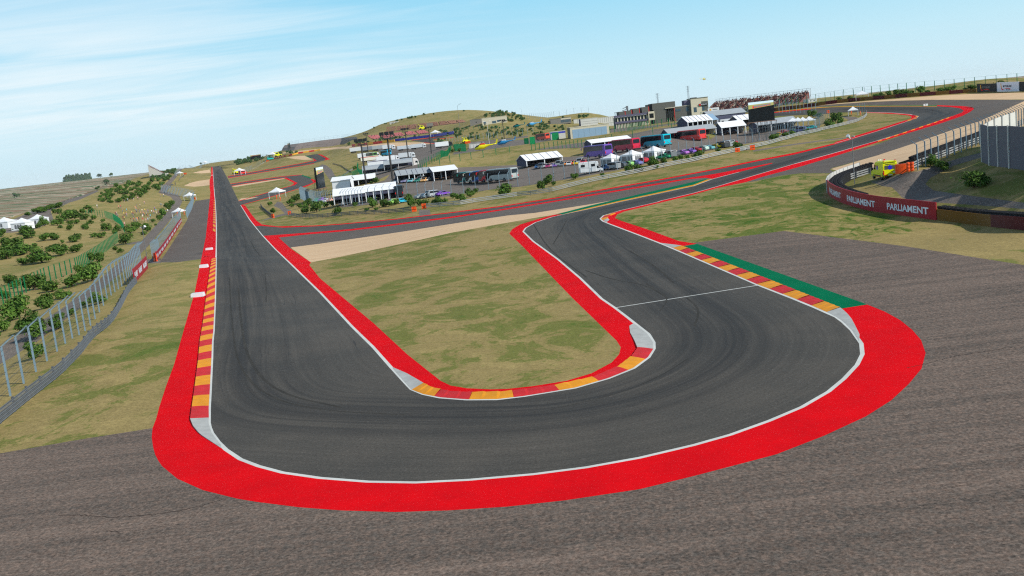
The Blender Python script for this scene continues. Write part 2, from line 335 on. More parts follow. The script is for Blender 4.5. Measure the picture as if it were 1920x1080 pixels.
def m_fields(name):
    m, nt, b = newmat(name); g = NG(nt); p = g.pos()
    w = g.noise(g.mapping(p, (.00016, .0011, 1), (0, 0, .2)), 1.0, 2, .55, .7)
    w2 = g.noise(g.mapping(p, (.0005, .0035, 1), (0, 0, .2)), 1.0, 3, .6, .5)
    cr = g.n('ShaderNodeValToRGB'); g.l(w, cr.inputs[0]); e = cr.color_ramp.elements
    e[0].position = .30; e[0].color = lin((92, 104, 76)); e[1].position = .72; e[1].color = lin((112, 122, 90))
    for pos, col in ((.40, (140, 116, 92)), (.46, (152, 126, 104)), (.50, (206, 192, 166)), (.525, (112, 126, 92)), (.57, (76, 102, 72)), (.63, (150, 134, 106))):
        x = e.new(pos); x.color = lin(col)
    c = g.mix(g.rng(w2, .55, .7, 0, .3), cr.outputs[0], lin((188, 178, 152)))
    g.l(c, b.inputs['Base Color']); b.inputs['Roughness'].default_value = 1; b.inputs['Specular IOR Level'].default_value = 0
    MATS[name] = m; return m
m_grass('grass', lin((151, 133, 86)), lin((126, 121, 66)), lin((80, 104, 40)), .56, .8)
m_grass('grass_bank', lin((154, 137, 88)), lin((138, 128, 76)), lin((104, 116, 58)), .4, .7)
m_grass('grass_marked', lin((149, 133, 84)), lin((122, 121, 62)), lin((70, 98, 32)), 1.0, .8)
m_runoff('runoff', lin((90, 83, 75)), lin((112, 99, 88)), math.radians(4))
m_runoff('runoff_far', lin((92, 86, 79)), lin((102, 95, 87)), math.radians(-8))
m_runoff('service_asphalt', lin((106, 100, 92)), lin((118, 110, 101)), .8)
m_track('track_asphalt')
m_paint('red_paint', lin((228, 9, 19)), lin((210, 10, 20)), .3)
m_paint('green_paint', lin((2, 112, 72)), lin((0, 104, 66)), .22)
m_paint('white_paint', lin((214, 215, 206)), lin((198, 199, 191)), .2)
m_paint('orange_paint', lin((222, 150, 24)), lin((214, 140, 28)), .2)
m_paint('skid_rubber', lin((70, 67, 61)), lin((59, 57, 53)), .6); m_paint('crack_dirt', lin((58, 48, 42)), lin((44, 36, 32)), .6); m_gravel('gravel'); m_fields('field_soil')

# ------------------------------------------------------------------ paved and painted areas, traced along their edges
L_line = [(398.8,312.5),(399.8,330),(401,347),(402,362),(403.7,378),(405,399),(405.6,420),(405.8,443),(405.2,480),(403,560),(400,620),(397.7,640),(396.7,671),(393.5,732),(391.5,765),(391,793),(393,802),(397,812),(409,828.5),(423.8,843),(450.8,861),(485,874),(530,886),(600,896),(690,903),(780,904.5),(880,899.5),(1000,889),(1100,876),(1200,858),(1300,834.5),(1369.5,815),(1442,789),(1503.5,763),(1553.6,734),(1582.6,710),(1607,684),(1617,664),(1615,644),(1597,619),(1581,604),(1568,594.5),(1526,576),(1487,560),(1420,534),(1380,516.7),(1286.7,476.7),(1240,457),(1200,441.5),(1143,420),(1130,414.5),(1125.5,410),(1131.5,404),(1163,394.5),(1191.7,388),(1233,378.5),(1240,376),(1300,362),(1344,349.6),(1427.5,325),(1490,307),(1565,286.5),(1640,265),(1710,243.5),(1750,230),(1785,218),(1803.8,211),(1807,207),(1800,203),(1785,201),(1757,199)]
R_line = [(414.4,311.7),(425.6,332.5),(433,347),(447.5,377),(451,384.6),(468,411.7),(477.7,424),(493,442.5),(516,467),(545.4,495),(600,548),(660,612),(700,651),(731,686),(756.7,714),(772,730),(794,739),(826,745.7),(876,749.5),(933,749),(983,743),(1078,727.5),(1140.7,709.5),(1188,690.6),(1216,670),(1226,654),(1225.7,642),(1216,626),(1172,591.5),(1153,577),(1128,560),(1087.5,521),(1046,486),(1000,452.5),(981,434),(985.6,427.5),(1004,417),(1035.6,406.7),(1054,402.5),(1108,391),(1160,379),(1300,349),(1336,335.6),(1386,322.5),(1448,305.5),(1490,287.5),(1565,268.8),(1631.7,250),(1654,243),(1702.5,227),(1717.5,222),(1722,218),(1706,214.3),(1672.5,211.5),(1624,210.3)]
track_poly = L_line + [(1757,199),(1691,199),(1624,199.4),(1560,200.6),(1510,204),(1456.7,209.5),(1430,212),(1430,219),(1540,214),(1580,211)] + R_line[::-1]
AREAS = []      # (material class, polygon in photo pixels), later ones lie on top
def A(c, p): AREAS.append((c, p))
A('grass_marked', [(1153,409),(1164,414),(1212,430),(1283,458),(1325,452),(1470,433),(1560,446),(1760,430),(1700,415),(1545,372),(1546,340),(1500,325),(1415,340),(1300,368),(1171,398)])
A('runoff', [(-500,955),(0,850),(150,824),(290,802),(700,850),(1600,650),(1620,572),(1283,458),(1325,452),(1470,433),(1700,462),(1920,497),(2500,590),(3200,1100),(2400,1500),(-900,1500)])
A('runoff_far', [(299,492),(330,492),(382,485),(398,372),(366,377),(358,393),(350,414),(329,447),(310,476)])
A('service_asphalt', [(268,493),(277,486),(302,484),(302,493),(285,494)])
A('service_asphalt', [(-90,706),(0,651),(60,612),(114,580),(180,530),(229,487),(262,455),(290,425),(318,392),(327,378),(320,369),(297,361),(305,349),(322,332),(337,317),(343,316),(330,333),(317,349),(310,358),(335,366),(342,378),(333,395),(308,426),(282,457),(250,490),(200,535),(140,585),(70,640),(0,683),(-90,742)])
A('service_asphalt', [(233,457),(262,452),(265,456),(240,459)])
A('service_asphalt', [(-60,425),(21,413),(60,396),(100,383),(127,374.5),(150,368),(181,357),(186,358),(150,374),(130,380),(95,396),(100,410),(105,414),(60,432),(25,436),(0,437),(-60,448)])
# infield run-off, gravel, crossings
A('runoff_far', [(522,445),(572,438),(660,431),(744,420),(848,407),(940,393),(1040,377),(1240,344),(1292,335),(1323,332),(1340,333),(1300,344),(1164,375),(1108,385),(952,406),(744,438),(640,453),(545,466)])
A('gravel', [(545,464),(600,457),(640,451),(744,436),(848,419.6),(952,404),(1004,399),(1108,382.7),(1164,373),(1108,386),(1040,402.5),(994,410),(931,421),(848,436),(744,459),(640,481),(583,492)])
A('service_asphalt', [(785,393.6),(805.5,392.8),(808,404),(786.7,406)])
A('service_asphalt', [(520,378),(529,380),(537,391),(566,402),(547.5,403.5),(533,404),(514,409),(487,415),(510,406),(534,400),(524,391),(513,386)])
A('service_asphalt', [(1412,282),(1478.7,271),(1541.7,262.5),(1593.6,257),(1594,258.5),(1542,264.5),(1479,273.5),(1412,284.5)])
A('service_asphalt', [(1581,218.5),(1603,219),(1612,222),(1600,228),(1587,231),(1590,224),(1580,220)])
# golden banks round the paddock
A('grass_bank', [(545,399),(560,380),(575,376),(604,386),(676,386),(785,373),(976,351),(1154,321),(1368,276),(1537,242),(1541,244),(1440,271),(1219,319),(1000,365),(860,384),(800,389),(772,396),(654,403),(560,407)])
A('grass_bank', [(785,319),(797,317),(976,310),(1054,296),(1100,285),(1094,277),(1000,282),(943,288),(850,290),(842,287)])
# paddock
A('service_asphalt', [(640,389),(676.5,385.5),(740,378),(785,372),(842,368),(929,354),(976,350),(1031,341),(1079,334),(1154,320),(1205,309),(1268,294.5),(1368,275),(1440,263),(1494,251),(1537,241.5),(1530,234),(1465,239),(1400,245),(1345,253),(1330,262),(1300,252),(1345,245),(1340,235),(1290,236),(1285,234),(1223,243),(1160,256),(1098,266),(1058,271.7),(1025,276.7),(1000,282),(1050,278.5),(1094,277),(1110,285),(1094,292),(1054,295),(976,309),(900,312.5),(797,316),(790,311),(848,273),(835,268),(800,268),(730,268),(690,271),(703,283),(735,287),(700,300),(670,330),(640,350),(625,362),(628,378)])
A('grass_bank', [(663,350),(700,341),(731,327),(722,338),(690,347),(660,352)])
A('service_asphalt', [(1144,249),(1223,239),(1283,231),(1281,229),(1228,235),(1144,241.5)])
A('service_asphalt', [(850,290),(885,284.5),(941.7,276.5),(1001.7,268.5),(1040,262),(1040,258),(972,262.5),(935,266),(881,268),(877,282),(850,286)])
A('service_asphalt', [(618,337),(606,320),(598,312),(604,308),(612,310),(622,318),(632,337)])
A('service_asphalt', [(880,270),(881,266.5),(935,261.5),(990,254),(990,257),(940,264)])
# run-off and gravel on the right
A('runoff_far', [(1398,342.5),(1427.5,331),(1500,312),(1565,292),(1640,272.5),(1710,247),(1766,230),(1803.8,217),(1826,204),(1822.5,201),(1804,199),(1757,197),(1691,197.3),(1624,197.3),(1560,198.7),(1510,202),(1456.7,207),(1430,210),(1430,206),(1560,196),(1624,191.6),(1676,189.4),(1747.5,187.3),(1841,187),(1890,187),(1935,188),(1920,190),(1879,208),(1837.5,227),(1785,243.8),(1719,267),(1644,291.6),(1560,315),(1556,318),(1566,324.6),(1500,325),(1465,329),(1415,340)])
A('gravel', [(1558,317),(1644,291.6),(1719,267),(1785,243.8),(1837.5,227),(1879,208),(1920,190),(2010,168),(2010,215),(1880,245),(1850,256),(1790,275),(1730,290),(1700,300),(1684,308),(1640,322),(1570,320)])
A('gravel', [(1500,202),(1560,195.7),(1624,191.2),(1676,189),(1747.5,187),(1841,186.6),(1890,186.6),(2000,186),(2000,172),(1920,173.5),(1832,175.5),(1747.5,180),(1672.5,186),(1620,190),(1560,194.5)])
A('service_asphalt', [(1632,341),(1655,349),(1672,351),(1682,360),(1690,369),(1700,374),(1760,380),(1850,386),(1920,392),(2050,405),(2050,388),(1920,380),(1850,371),(1790,363),(1750,357),(1735,345),(1745,333),(1790,310),(1845,294),(1843,285),(1800,296),(1750,312),(1722,321),(1690,326),(1660,335)])
# far infield loops on the left
LOOP1 = [(447.5,377),(480,367),(510,358.5),(547.5,348),(555,345),(551.7,342),(531,333.7),(480,340.5),(433,348.5),(431,345.5),(480,338),(531,331),(566,328),(583,335),(592,340),(588,343),(562,352.5),(510,368),(480,376.5),(451,384.6)]
A('track', LOOP1)
LOOP2 = [(426.7,331),(510,316.5),(560,307.5),(585,302.5),(590,300.5),(586,297),(572.5,292),(595,288.8),(612,297),(611,300),(589,306),(560,311.3),(510,319.5),(427.5,333.5)]
A('track', LOOP2)
A('gravel', [(433,348.8),(480,342),(529,334),(535,335),(500,341),(441,350.5)])
A('gravel', [(447.5,375.5),(452,372),(487,369),(465,374)])
A('gravel', [(536,295.7),(553.5,292.7),(572,291.8),(585,299),(569,299.8),(552,298)])
A('gravel', [(345,348.5),(356,343),(370,339.5),(394,336),(395,346.7),(380,349),(364,349.9)])
A('gravel', [(361,324),(376,320.5),(393,318),(395,323.7),(376.7,325.2)])
A('gravel', [(640,275),(700,270.5),(745,267),(820,266.5),(850,270),(815,269.5),(760,273.5),(700,276.5),(640,279),(560,285),(530,288),(530,286)])
A('track', [(770,263.5),(800,259),(830,256),(838,257.5),(812,261),(812,264.5),(850,270),(840,271),(795,267)])
A('red', [(531,333.3),(537,333),(558,343),(552,347.5),(546,347.7),(552,343.5)])
A('red', [(582,335),(593,338),(595,340.5),(577,349),(562,353.5),(562,351.8),(588,342.5)])
A('green', [(566,327.6),(585,333.5),(583,335.3),(564.5,328.9)])
A('red', [(586,296.5),(594,301),(585,303.5),(589,300.5)])
A('red', [(595,288.3),(604,290.5),(619,298.5),(608,301),(611,297)])
A('green', [(573.5,291.6),(585,296),(582.5,296.8),(571.5,292.2)])
for ln in ([(447.5,377),(510,358.5),(547.5,348)], [(451,385),(510,368.5),(562,353.5)], [(431,345),(480,337.6),(531,330.7),(566,327.7)], [(433,349),(480,341),(531,334)],
           [(427,330.7),(510,316.2),(560,307.2),(585,302.2)], [(427.5,333.9),(510,319.9),(560,311.7),(589,306.4)], [(795,267.4),(838,271.4)], [(772,262.8),(830,255.4)], [(814,261.5),(850,257.5)]):
    p = np.array(ln, float); A('red', [tuple(q) for q in p + (0, -.45)] + [tuple(q) for q in (p + (0, .45))[::-1]])
# branch track back to the straight
A('track', [(468,411.7),(485,421.5),(520,426),(593,424),(640,420.5),(744,411.2),(848,399),(940,387.6),(1040,372.3),(1240,337.5),(1344,317.6),(1419,302.5),(1490,289),(1500,286),(1490,292),(1448,305),(1406,313.5),(1340,326),(1292,334),(1240,343),(1040,376.5),(940,392.8),(848,406.3),(744,419.8),(660,430),(572.5,437),(493,443)])
A('track', track_poly)
# painted aprons
A('red', [(456,384.6),(460,385.6),(472.5,403),(481,413.7),(491,420.8),(520,424.4),(593,422.7),(640,419.4),(744,410),(848,397.6),(940,386),(1040,370.5),(1240,335.6),(1344,315.5),(1419,300),(1490,286.3),(1565,268.4),(1600,259.3),(1600,260.5),(1565,270.6),(1490,289.5),(1419,302.6),(1344,317.7),(1240,337.7),(1040,372.5),(940,387.8),(848,399.2),(744,411.4),(640,420.8),(593,424.2),(531,426.8),(489,423.4),(477.7,424),(468,411.7),(451,384.6)])
A('red', [(493,442.3),(572.5,436.6),(660,429.3),(744,419.3),(848,405.8),(940,392.3),(1040,376),(1240,342.5),(1292,333.5),(1340,326),(1406.7,313.3),(1448,305.2),(1448,306.6),(1386,322.3),(1336,335.3),(1323,333.2),(1292,335.8),(1240,345.2),(1040,378.3),(940,394.6),(848,408.5),(744,422),(660,432.2),(572,440),(522.5,445.4),(545,466),(583,492),(580,497),(600,522),(700,605.6),(763,664),(826,714),(845,723),(876,728),(920,730),(952,729),(999,724),(1062,714),(1109,700),(1147,679.6),(1161,664),(1164,651),(1156,638.7),(1115,599),(1074.6,560),(1033,517),(979,461),(955,438),(960.6,429.6),(975,421),(1008,411),(1039.6,402.5),(1054,401.8)] + R_line[7:39][::-1])
A('green', [(1039.6,402.5),(1108,385),(1160,373),(1300,341),(1325,335),(1330,336),(1300,346.5),(1160,377),(1108,389),(1054,402)])
A('orange', [(1054,402.2),(1108,389),(1160,377),(1300,346.5),(1326,336.5),(1334,336.5),(1300,348.5),(1160,379),(1108,391)])
red_out = [(386.6,440),(375.6,495),(364.6,550),(345,617),(326.6,683),(311,725),(299,762),(292.5,786),(286,803),(284.5,820),(287,838),(291,852.5),(297,864),(304,874),(332.5,897.5),(380,918.8),(445,935),(480,940.8),(560,951),(640,957),(740,960),(840,957),(950,950),(1060,938),(1200,917),(1300,892.7),(1455,852),(1545.5,816.8),(1623,781),(1671,750.6),(1703.8,720),(1728,691),(1735.5,661.7),(1727,637.5),(1710,618),(1687.6,600),(1658.5,584),(1626,571)]
iL = [i for i, q in enumerate(L_line) if q == (1526,576)][0]
A('red', [(396.5,312.6),(395.5,330),(393,338),(393,352),(394.3,360),(393.3,376),(385,451)] + red_out + [(1575.5,579),(1526,576)] + L_line[:iL][::-1])
A('green', [(1306.7,457),(1626.5,570.8),(1575.5,579),(1526,576),(1487,560),(1420,534),(1380,516.7),(1286.7,476.7),(1262,463),(1276,462)])
i0 = L_line.index((1240,457)); i1 = L_line.index((1785,201))
A('red', L_line[i0 - 1:i1 + 2] + [(1757,197.2),(1804,198.8),(1822.5,200.8),(1826.5,204),(1818.8,210),(1803.8,217.5),(1766,230.6),(1710,247.5),(1644,267.5),(1565,293),(1500,312.5),(1427.5,332),(1398,341.7),(1344,352.6),(1300,365),(1212.5,386.4),(1171,396.3),(1157,402),(1153,408.8),(1164.6,414),(1212.5,429.6),(1273,452),(1306.7,457),(1276,462)])
A('green', [(1757,197.2),(1691,197.6),(1624,197.9),(1560,199),(1541,200.5),(1541,201.4),(1560,200),(1624,198.9),(1691,198.6),(1757,198.8)])
A('orange', [(1757,199.6),(1691,199.4),(1624,199.7),(1560,200.8),(1510,204.2),(1456,209.8),(1456,209.1),(1510,203.4),(1560,199.9),(1624,198.8),(1691,198.5),(1757,198.7)])
A('red', [(1624,211),(1624,210),(1672.5,211.3),(1706,214),(1722,217.6),(1718.5,222),(1702.5,227.4),(1654,243.4),(1597.5,260.8),(1565,269.6),(1565,266.6),(1616,251),(1672.5,233.4),(1706,223),(1710,219.4),(1704,216.6),(1680,214)])
A('red', [(1430,212.6),(1456,209.8),(1510,204.4),(1520,203.8),(1520,204.9),(1456,211),(1430,213.6)])
# thin white edge lines (world width), kept to where they show
LINES = [(L_line[7:61], .25), (R_line[4:44], .24), (L_line[:8], .3), ([(1156,576.5),(1420,535)], .18), ([q for q in R_line[40:] if q[0] >= 1560], .3), (L_line[60:66], .4)]
SKIDS = [[(497,512),(499,540),(499,566)], [(1062,414),(1054,430),(1037,458)], [(1098,507),(1150,525),(1212,534),(1252,559)], [(1210,532),(1243,547),(1253,563),(1237,583)], [(1287,558),(1313,580),(1302,612)], [(470,452),(478,468),(489,481)], [(452,430),(460,452),(462,476)],
         [(430,520),(434,600),(446,690),(500,745),(600,770),(760,778)], [(447,540),(452,610),(466,680),(520,738),(640,764)], [(1030,768),(1150,742),(1240,705),(1290,672)], [(1000,420),(1030,470),(1100,520)], [(1180,470),(1230,500),(1262,530)]]
def strip_xy(P, w):
    P = P[:, :2]; t = np.gradient(P, axis=0); t /= np.maximum(np.hypot(t[:, 0], t[:, 1]), 1e-9)[:, None]
    nrm = np.stack([-t[:, 1], t[:, 0]], 1) * w / 2
    return np.concatenate([P + nrm, (P - nrm)[::-1]])

def build_ground():
    polys = []          # (class, points in (az, ln r))
    for c, p in AREAS:
        q = densify(p, 7, True); w = ground(q); a, l = logpol(w[:, 0], w[:, 1]); polys.append((c, np.stack([a, l], 1)))
    for p, w in LINES:
        P = ground(densify(p, 5))
        s = strip_xy(P, w); a, l = logpol(s[:, 0], s[:, 1]); polys.append(('white', np.stack([a, l], 1)))
    for i, p in enumerate(SKIDS):
        P = ground(densify(smooth(p, 3), 5)); s = strip_xy(P, .12 + .05 * (i % 3)); a, l = logpol(s[:, 0], s[:, 1]); polys.append(('skid', np.stack([a, l], 1)))
    rk = random.Random(8)
    for p in ([(110,966),(160,966),(210,970),(290,965),(340,957),(380,948),(418,936)], [(200,996),(224,997)], [(1700,690),(1790,668),(1900,650)]):
        q = densify(p, 5); q = np.array([(u + rk.uniform(-1, 1), v + rk.uniform(-.9, .9)) for u, v in q]); P = ground(q); s = strip_xy(P, .055); a, l = logpol(s[:, 0], s[:, 1]); polys.append(('crack', np.stack([a, l], 1)))
    ridge = ground([(-240,470),(-120,446),(0,415),(60,399),(125,377),(181,359),(231,345)]); ra, rl = logpol(ridge[:, 0], ridge[:, 1])
    verts, edges = [], []
    for c, q in polys:
        s = len(verts); k = len(q); verts += [tuple(x) for x in q]; edges += [(s + i, s + (i + 1) % k) for i in range(k)]
    def grid(a0, a1, da, l0, l1, dl):
        aa = np.radians(np.arange(a0, a1 + 1e-6, da)); ll = np.arange(l0, l1, dl)
        X, Y = np.meshgrid(aa, ll); X = X + RNG.uniform(-.2, .2, X.shape) * math.radians(da); Y = Y + RNG.uniform(-.2, .2, Y.shape) * dl
        verts.extend(zip(X.ravel(), Y.ravel()))
    grid(-31, 31, .55, math.log(22), math.log(2300), .013)
    grid(-33, 33, 1.2, math.log(2330), math.log(9000), .04)
    grid(-176, -34, 4, math.log(8), math.log(8700), .16); grid(34, 176, 4, math.log(8), math.log(8700), .16)
    grid(-33, 33, 3, math.log(8), math.log(21.5), .1)
    for l in np.arange(math.log(7), math.log(9001), .16): verts += [(-math.pi, l), (math.pi, l)]
    for a in np.radians(np.arange(-176, 177, 4)): verts += [(a, math.log(7)), (a, math.log(9000))]
    vo, eo, fo, *_ = delaunay_2d_cdt([Vector(v) for v in verts], edges, [], 0, 1e-8, False)
    V = np.array([tuple(v) for v in vo]); F = np.array([f for f in fo if len(f) == 3])
    cen = V[F].mean(1); cls = np.full(len(F), 'grass', dtype=object)
    rr_ = np.exp(cen[:, 1])
    cls[(rr_ < 60) & (np.abs(cen[:, 0]) > math.radians(24))] = 'runoff'; cls[rr_ < 24] = 'runoff'; cls[(rr_ > 800) | ((cen[:, 0] < math.radians(-15.5)) & (rr_ > 100)) | ((cen[:, 0] < math.radians(-12)) & (rr_ > 230) & (cen[:, 0] < math.radians(-16.8)))] = 'hill'
    rdg = np.interp(cen[:, 0], ra, rl, left=rl[0], right=rl[-1])
    cls[((cen[:, 0] < ra[-1]) & (cen[:, 1] > rdg + .03) & (cen[:, 0] > math.radians(-60))) | (rr_ > 2300)] = 'fields'
    for c, q in polys:
        lo, hi = q.min(0), q.max(0)
        k = np.nonzero(((cen >= lo) & (cen <= hi)).all(1))[0]
        if not len(k): continue
        x, y = cen[k, 0], cen[k, 1]; ins = np.zeros(len(k), bool); x0, y0 = q[-1]
        for x1, y1 in q:
            cnd = (y1 > y) != (y0 > y)
            if cnd.any():
                with np.errstate(divide='ignore', invalid='ignore'): ins ^= cnd & (x < (x0 - x1) * (y - y1) / (y0 - y1) + x1)
            x0, y0 = x1, y1
        cls[k[ins]] = c
    # golden banks of the infield
    ra_ = np.exp(V[:, 1]); X = np.sin(V[:, 0]) * ra_; Y = np.cos(V[:, 0]) * ra_; Z = H(X, Y)
    # racing line coordinates (along, across) for the rubber on the track
    RLP = ground(densify(smooth([(407,318),(412,335),(420,365),(432,410),(446,470),(462,540),(470,600),(465,660),(462,705),(480,745),(540,768),(680,775),(860,778),(1040,772),(1180,745),(1290,705),(1350,660),(1350,615),(1300,575),(1230,530),(1150,470),(1090,425),(1100,402),(1180,383),(1300,355),(1427,318),(1560,279),(1640,256),(1720,233),(1768,216),(1750,207),(1690,204),(1600,205)], 3), 4))[:, :2]
    seg = np.diff(RLP, axis=0); sl = np.hypot(seg[:, 0], seg[:, 1]); cum = np.concatenate([[0], np.cumsum(sl)])
    def rl_attr(x, y):
        best = np.full(len(x), 1e9); s_ = np.zeros(len(x)); o_ = np.zeros(len(x))
        for i in range(len(seg)):
            if sl[i] < 1e-6: continue
            dx, dy = x - RLP[i, 0], y - RLP[i, 1]; t = np.clip((dx * seg[i, 0] + dy * seg[i, 1]) / sl[i] ** 2, 0, 1)
            ex, ey = dx - t * seg[i, 0], dy - t * seg[i, 1]; d = np.hypot(ex, ey); k = d < best
            best[k] = d[k]; s_[k] = cum[i] + t[k] * sl[i]; o_[k] = (np.sign(seg[i, 0] * ey - seg[i, 1] * ex) * d)[k]
        return s_, o_
    spec = {'grass': ('grass_ground', 'grass'), 'grass_marked': ('grass_verge', 'grass_marked'), 'grass_bank': ('grass_island', 'grass_bank'), 'hill': ('hillside', 'grass_bank'), 'fields': ('far_fields', 'field_soil'), 'runoff': ('runoff_area', 'runoff'), 'runoff_far': ('runoff_strip', 'runoff_far'),
            'service_asphalt': ('service_road', 'service_asphalt'), 'gravel': ('gravel_trap', 'gravel'), 'track': ('race_track', 'track_asphalt'), 'red': ('red_apron', 'red_paint'),
            'green': ('green_apron', 'green_paint'), 'orange': ('kerb_line', 'orange_paint'), 'white': ('edge_line', 'white_paint'), 'skid': ('skid_mark', 'skid_rubber'), 'crack': ('asphalt_crack', 'crack_dirt')}
    for c, (nm, mt) in spec.items():
        f = F[cls == c]
        if not len(f): continue
        u, inv = np.unique(f, return_inverse=True); inv = inv.reshape(-1, 3)
        me = bpy.data.meshes.new(nm)
        # log-polar (az, ln r) is mirrored against (x, y): flip the winding so normals look up
        me.from_pydata(np.stack([X[u], Y[u], Z[u]], 1).tolist(), [], inv[:, ::-1].tolist())
        nz = np.zeros(3)
        if c == 'track':
            s_, o_ = rl_attr(X[u], Y[u]); at = me.attributes.new('racing_line', 'FLOAT_VECTOR', 'POINT')
            wgt = np.clip(1 - (np.abs(o_) - 8) / 6, 0, 1)
            at.data.foreach_set('vector', np.stack([s_, o_, wgt], 1).ravel().astype(np.float32))
        me.materials.append(MATS[mt]); me.shade_smooth()
        o = bpy.data.objects.new(nm, me); C.objects.link(o); o['kind'] = 'structure'
        if me.polygons[0].normal.z < 0: me.flip_normals()
build_ground()

# ------------------------------------------------------------------ object helpers
def tag(o, label=None, cat=None, group=None, kind=None):
    if label: o['label'] = label
    if cat: o['category'] = cat
    if group: o['group'] = group
    if kind: o['kind'] = kind
    return o
def thing(name, label, cat, loc=(0, 0, 0), rz=0.0, group=None):
    o = bpy.data.objects.new(name, None); C.objects.link(o); o.empty_display_size = .3
    o.location = loc; o.rotation_euler = (0, 0, rz); return tag(o, label, cat, group)
class MB:
    def __init__(s): s.v = []; s.f = []; s.m = []; s.ms = []
    def _mi(s, m):
        if m is None: return 0
        if m not in s.ms: s.ms.append(m)
        return s.ms.index(m)
    def add(s, vs, fs, m=None):
        k = len(s.v); s.v += [tuple(v) for v in vs]; i = s._mi(m)
        for f in fs: s.f.append([k + q for q in f]); s.m.append(i)
        return s
    def box(s, c, size, m=None, rz=0.0, taper=1.0):
        x, y, z = (q / 2 for q in size); vs = []
        ca, sa = math.cos(rz), math.sin(rz)
        for dz in (-z, z):
            t = 1 if dz < 0 else taper
            for dx, dy in ((-x, -y), (x, -y), (x, y), (-x, y)):
                a, b = dx * t, dy * t; vs.append((c[0] + a * ca - b * sa, c[1] + a * sa + b * ca, c[2] + dz))
        return s.add(vs, [(3, 2, 1, 0), (4, 5, 6, 7), (0, 1, 5, 4), (1, 2, 6, 5), (2, 3, 7, 6), (3, 0, 4, 7)], m)
    def quad(s, a, b, c, d, m=None): return s.add([a, b, c, d], [(0, 1, 2, 3)], m)
    def poly(s, vs, m=None): return s.add(vs, [tuple(range(len(vs)))], m)
    def prism_x(s, prof, x0, x1, m=None, inset=0.0):
        """profile in (y, z) extruded along x; inset bevels the two side faces"""
        n = len(prof); cy = sum(p[0] for p in prof) / n; cz = sum(p[1] for p in prof) / n
        if inset:
            pin = [(cy + (y - cy) * (1 - inset * 2), cz + (z - cz) * (1 - inset * 2)) for y, z in prof]; e = (x1 - x0) * inset * .5
            rings = [[(x0, y, z) for y, z in pin], [(x0 + e, y, z) for y, z in prof], [(x1 - e, y, z) for y, z in prof], [(x1, y, z) for y, z in pin]]
        else: rings = [[(x0, y, z) for y, z in prof], [(x1, y, z) for y, z in prof]]
        vs = [v for r in rings for v in r]; fs = [tuple(range(n))[::-1], tuple((len(rings) - 1) * n + i for i in range(n))]
        for r in range(len(rings) - 1):
            for i in range(n): fs.append((r * n + i, r * n + (i + 1) % n, (r + 1) * n + (i + 1) % n, (r + 1) * n + i))
        return s.add(vs, fs, m)
    def tube(s, a, b, r, m=None, n=6, r2=None):
        a = Vector(a); b = Vector(b); d = (b - a)
        if d.length < 1e-6: return s
        d.normalize(); u = d.orthogonal().normalized(); w = d.cross(u); r2 = r if r2 is None else r2; vs = []
        for p, q in ((a, r), (b, r2)):
            for i in range(n):
                t = 2 * math.pi * i / n; vs.append(p + (u * math.cos(t) + w * math.sin(t)) * q)
        return s.add(vs, [(i, (i + 1) % n, n + (i + 1) % n, n + i) for i in range(n)] + [tuple(range(n))[::-1], tuple(range(n, 2 * n))], m)
    def wheel(s, c, r, w, m=None, n=14):            # axle along x
        return s.tube((c[0] - w / 2, c[1], c[2]), (c[0] + w / 2, c[1], c[2]), r, m, n)
    def build(s, name, m=None, parent=None, loc=None, smooth=False):
        me = bpy.data.meshes.new(name); me.from_pydata(s.v, [], s.f)
        ms = s.ms if s.ms else [m]
        for q in ms: me.materials.append(MATS[q] if isinstance(q, str) else q)
        me.polygons.foreach_set('material_index', s.m)
        me.update(); bm = bmesh.new(); bm.from_mesh(me); bmesh.ops.recalc_face_normals(bm, faces=bm.faces); bm.to_mesh(me); bm.free()
        if smooth: me.shade_smooth()
        o = bpy.data.objects.new(name, me); C.objects.link(o)
        if parent is not None: o.parent = parent
        if loc is not None: o.location = loc
        return o
def inst(name, mesh, parent=None, loc=(0, 0, 0), rz=0.0, sc=1.0):
    o = bpy.data.objects.new(name, mesh); C.objects.link(o); o.parent = parent; o.location = loc; o.rotation_euler = (0, 0, rz)
    o.scale = (sc, sc, sc) if not isinstance(sc, tuple) else sc
    return o
def dup(o, loc=None, rz=None, sc=None, label=None, parent=None):
    c = o.copy(); C.objects.link(c)
    if parent is not None: c.parent = parent
    if loc is not None: c.location = loc
    if rz is not None: c.rotation_euler = (0, 0, rz)
    if sc is not None: c.scale = (sc, sc, sc) if not isinstance(sc, tuple) else sc
    if label: c['label'] = label
    for ch in o.children: dup(ch, parent=c)
    return c
def az(deg): return -math.radians(deg)            # heading: degrees clockwise from the camera's forward axis
def hvec(deg): return Vector((math.sin(math.radians(deg)), math.cos(math.radians(deg)), 0))
def depth(P): return project([P])[0][2]
def mpp(P): return depth(P) / FPX                 # metres per photo pixel at a place
def path(px, step=6): return [Vector(p) for p in ground(densify(px, step))]
def drape(px, sp):                                 # even spacing along the listed corners, set down on the ground
    P = resample([Vector(p) for p in ground(px)], sp)
    for p in P: p.z = float(H(p.x, p.y))
    return P
def resample(P, sp):
    cum = [0]
    for a, b in zip(P, P[1:]): cum.append(cum[-1] + (b - a).length)
    n = max(1, round(cum[-1] / sp)); out = []; j = 0
    for i in range(n + 1):
        s = cum[-1] * i / n
        while j < len(P) - 2 and cum[j + 1] < s: j += 1
        t = (s - cum[j]) / max(cum[j + 1] - cum[j], 1e-9); out.append(P[j].lerp(P[j + 1], min(max(t, 0), 1)))
    return out
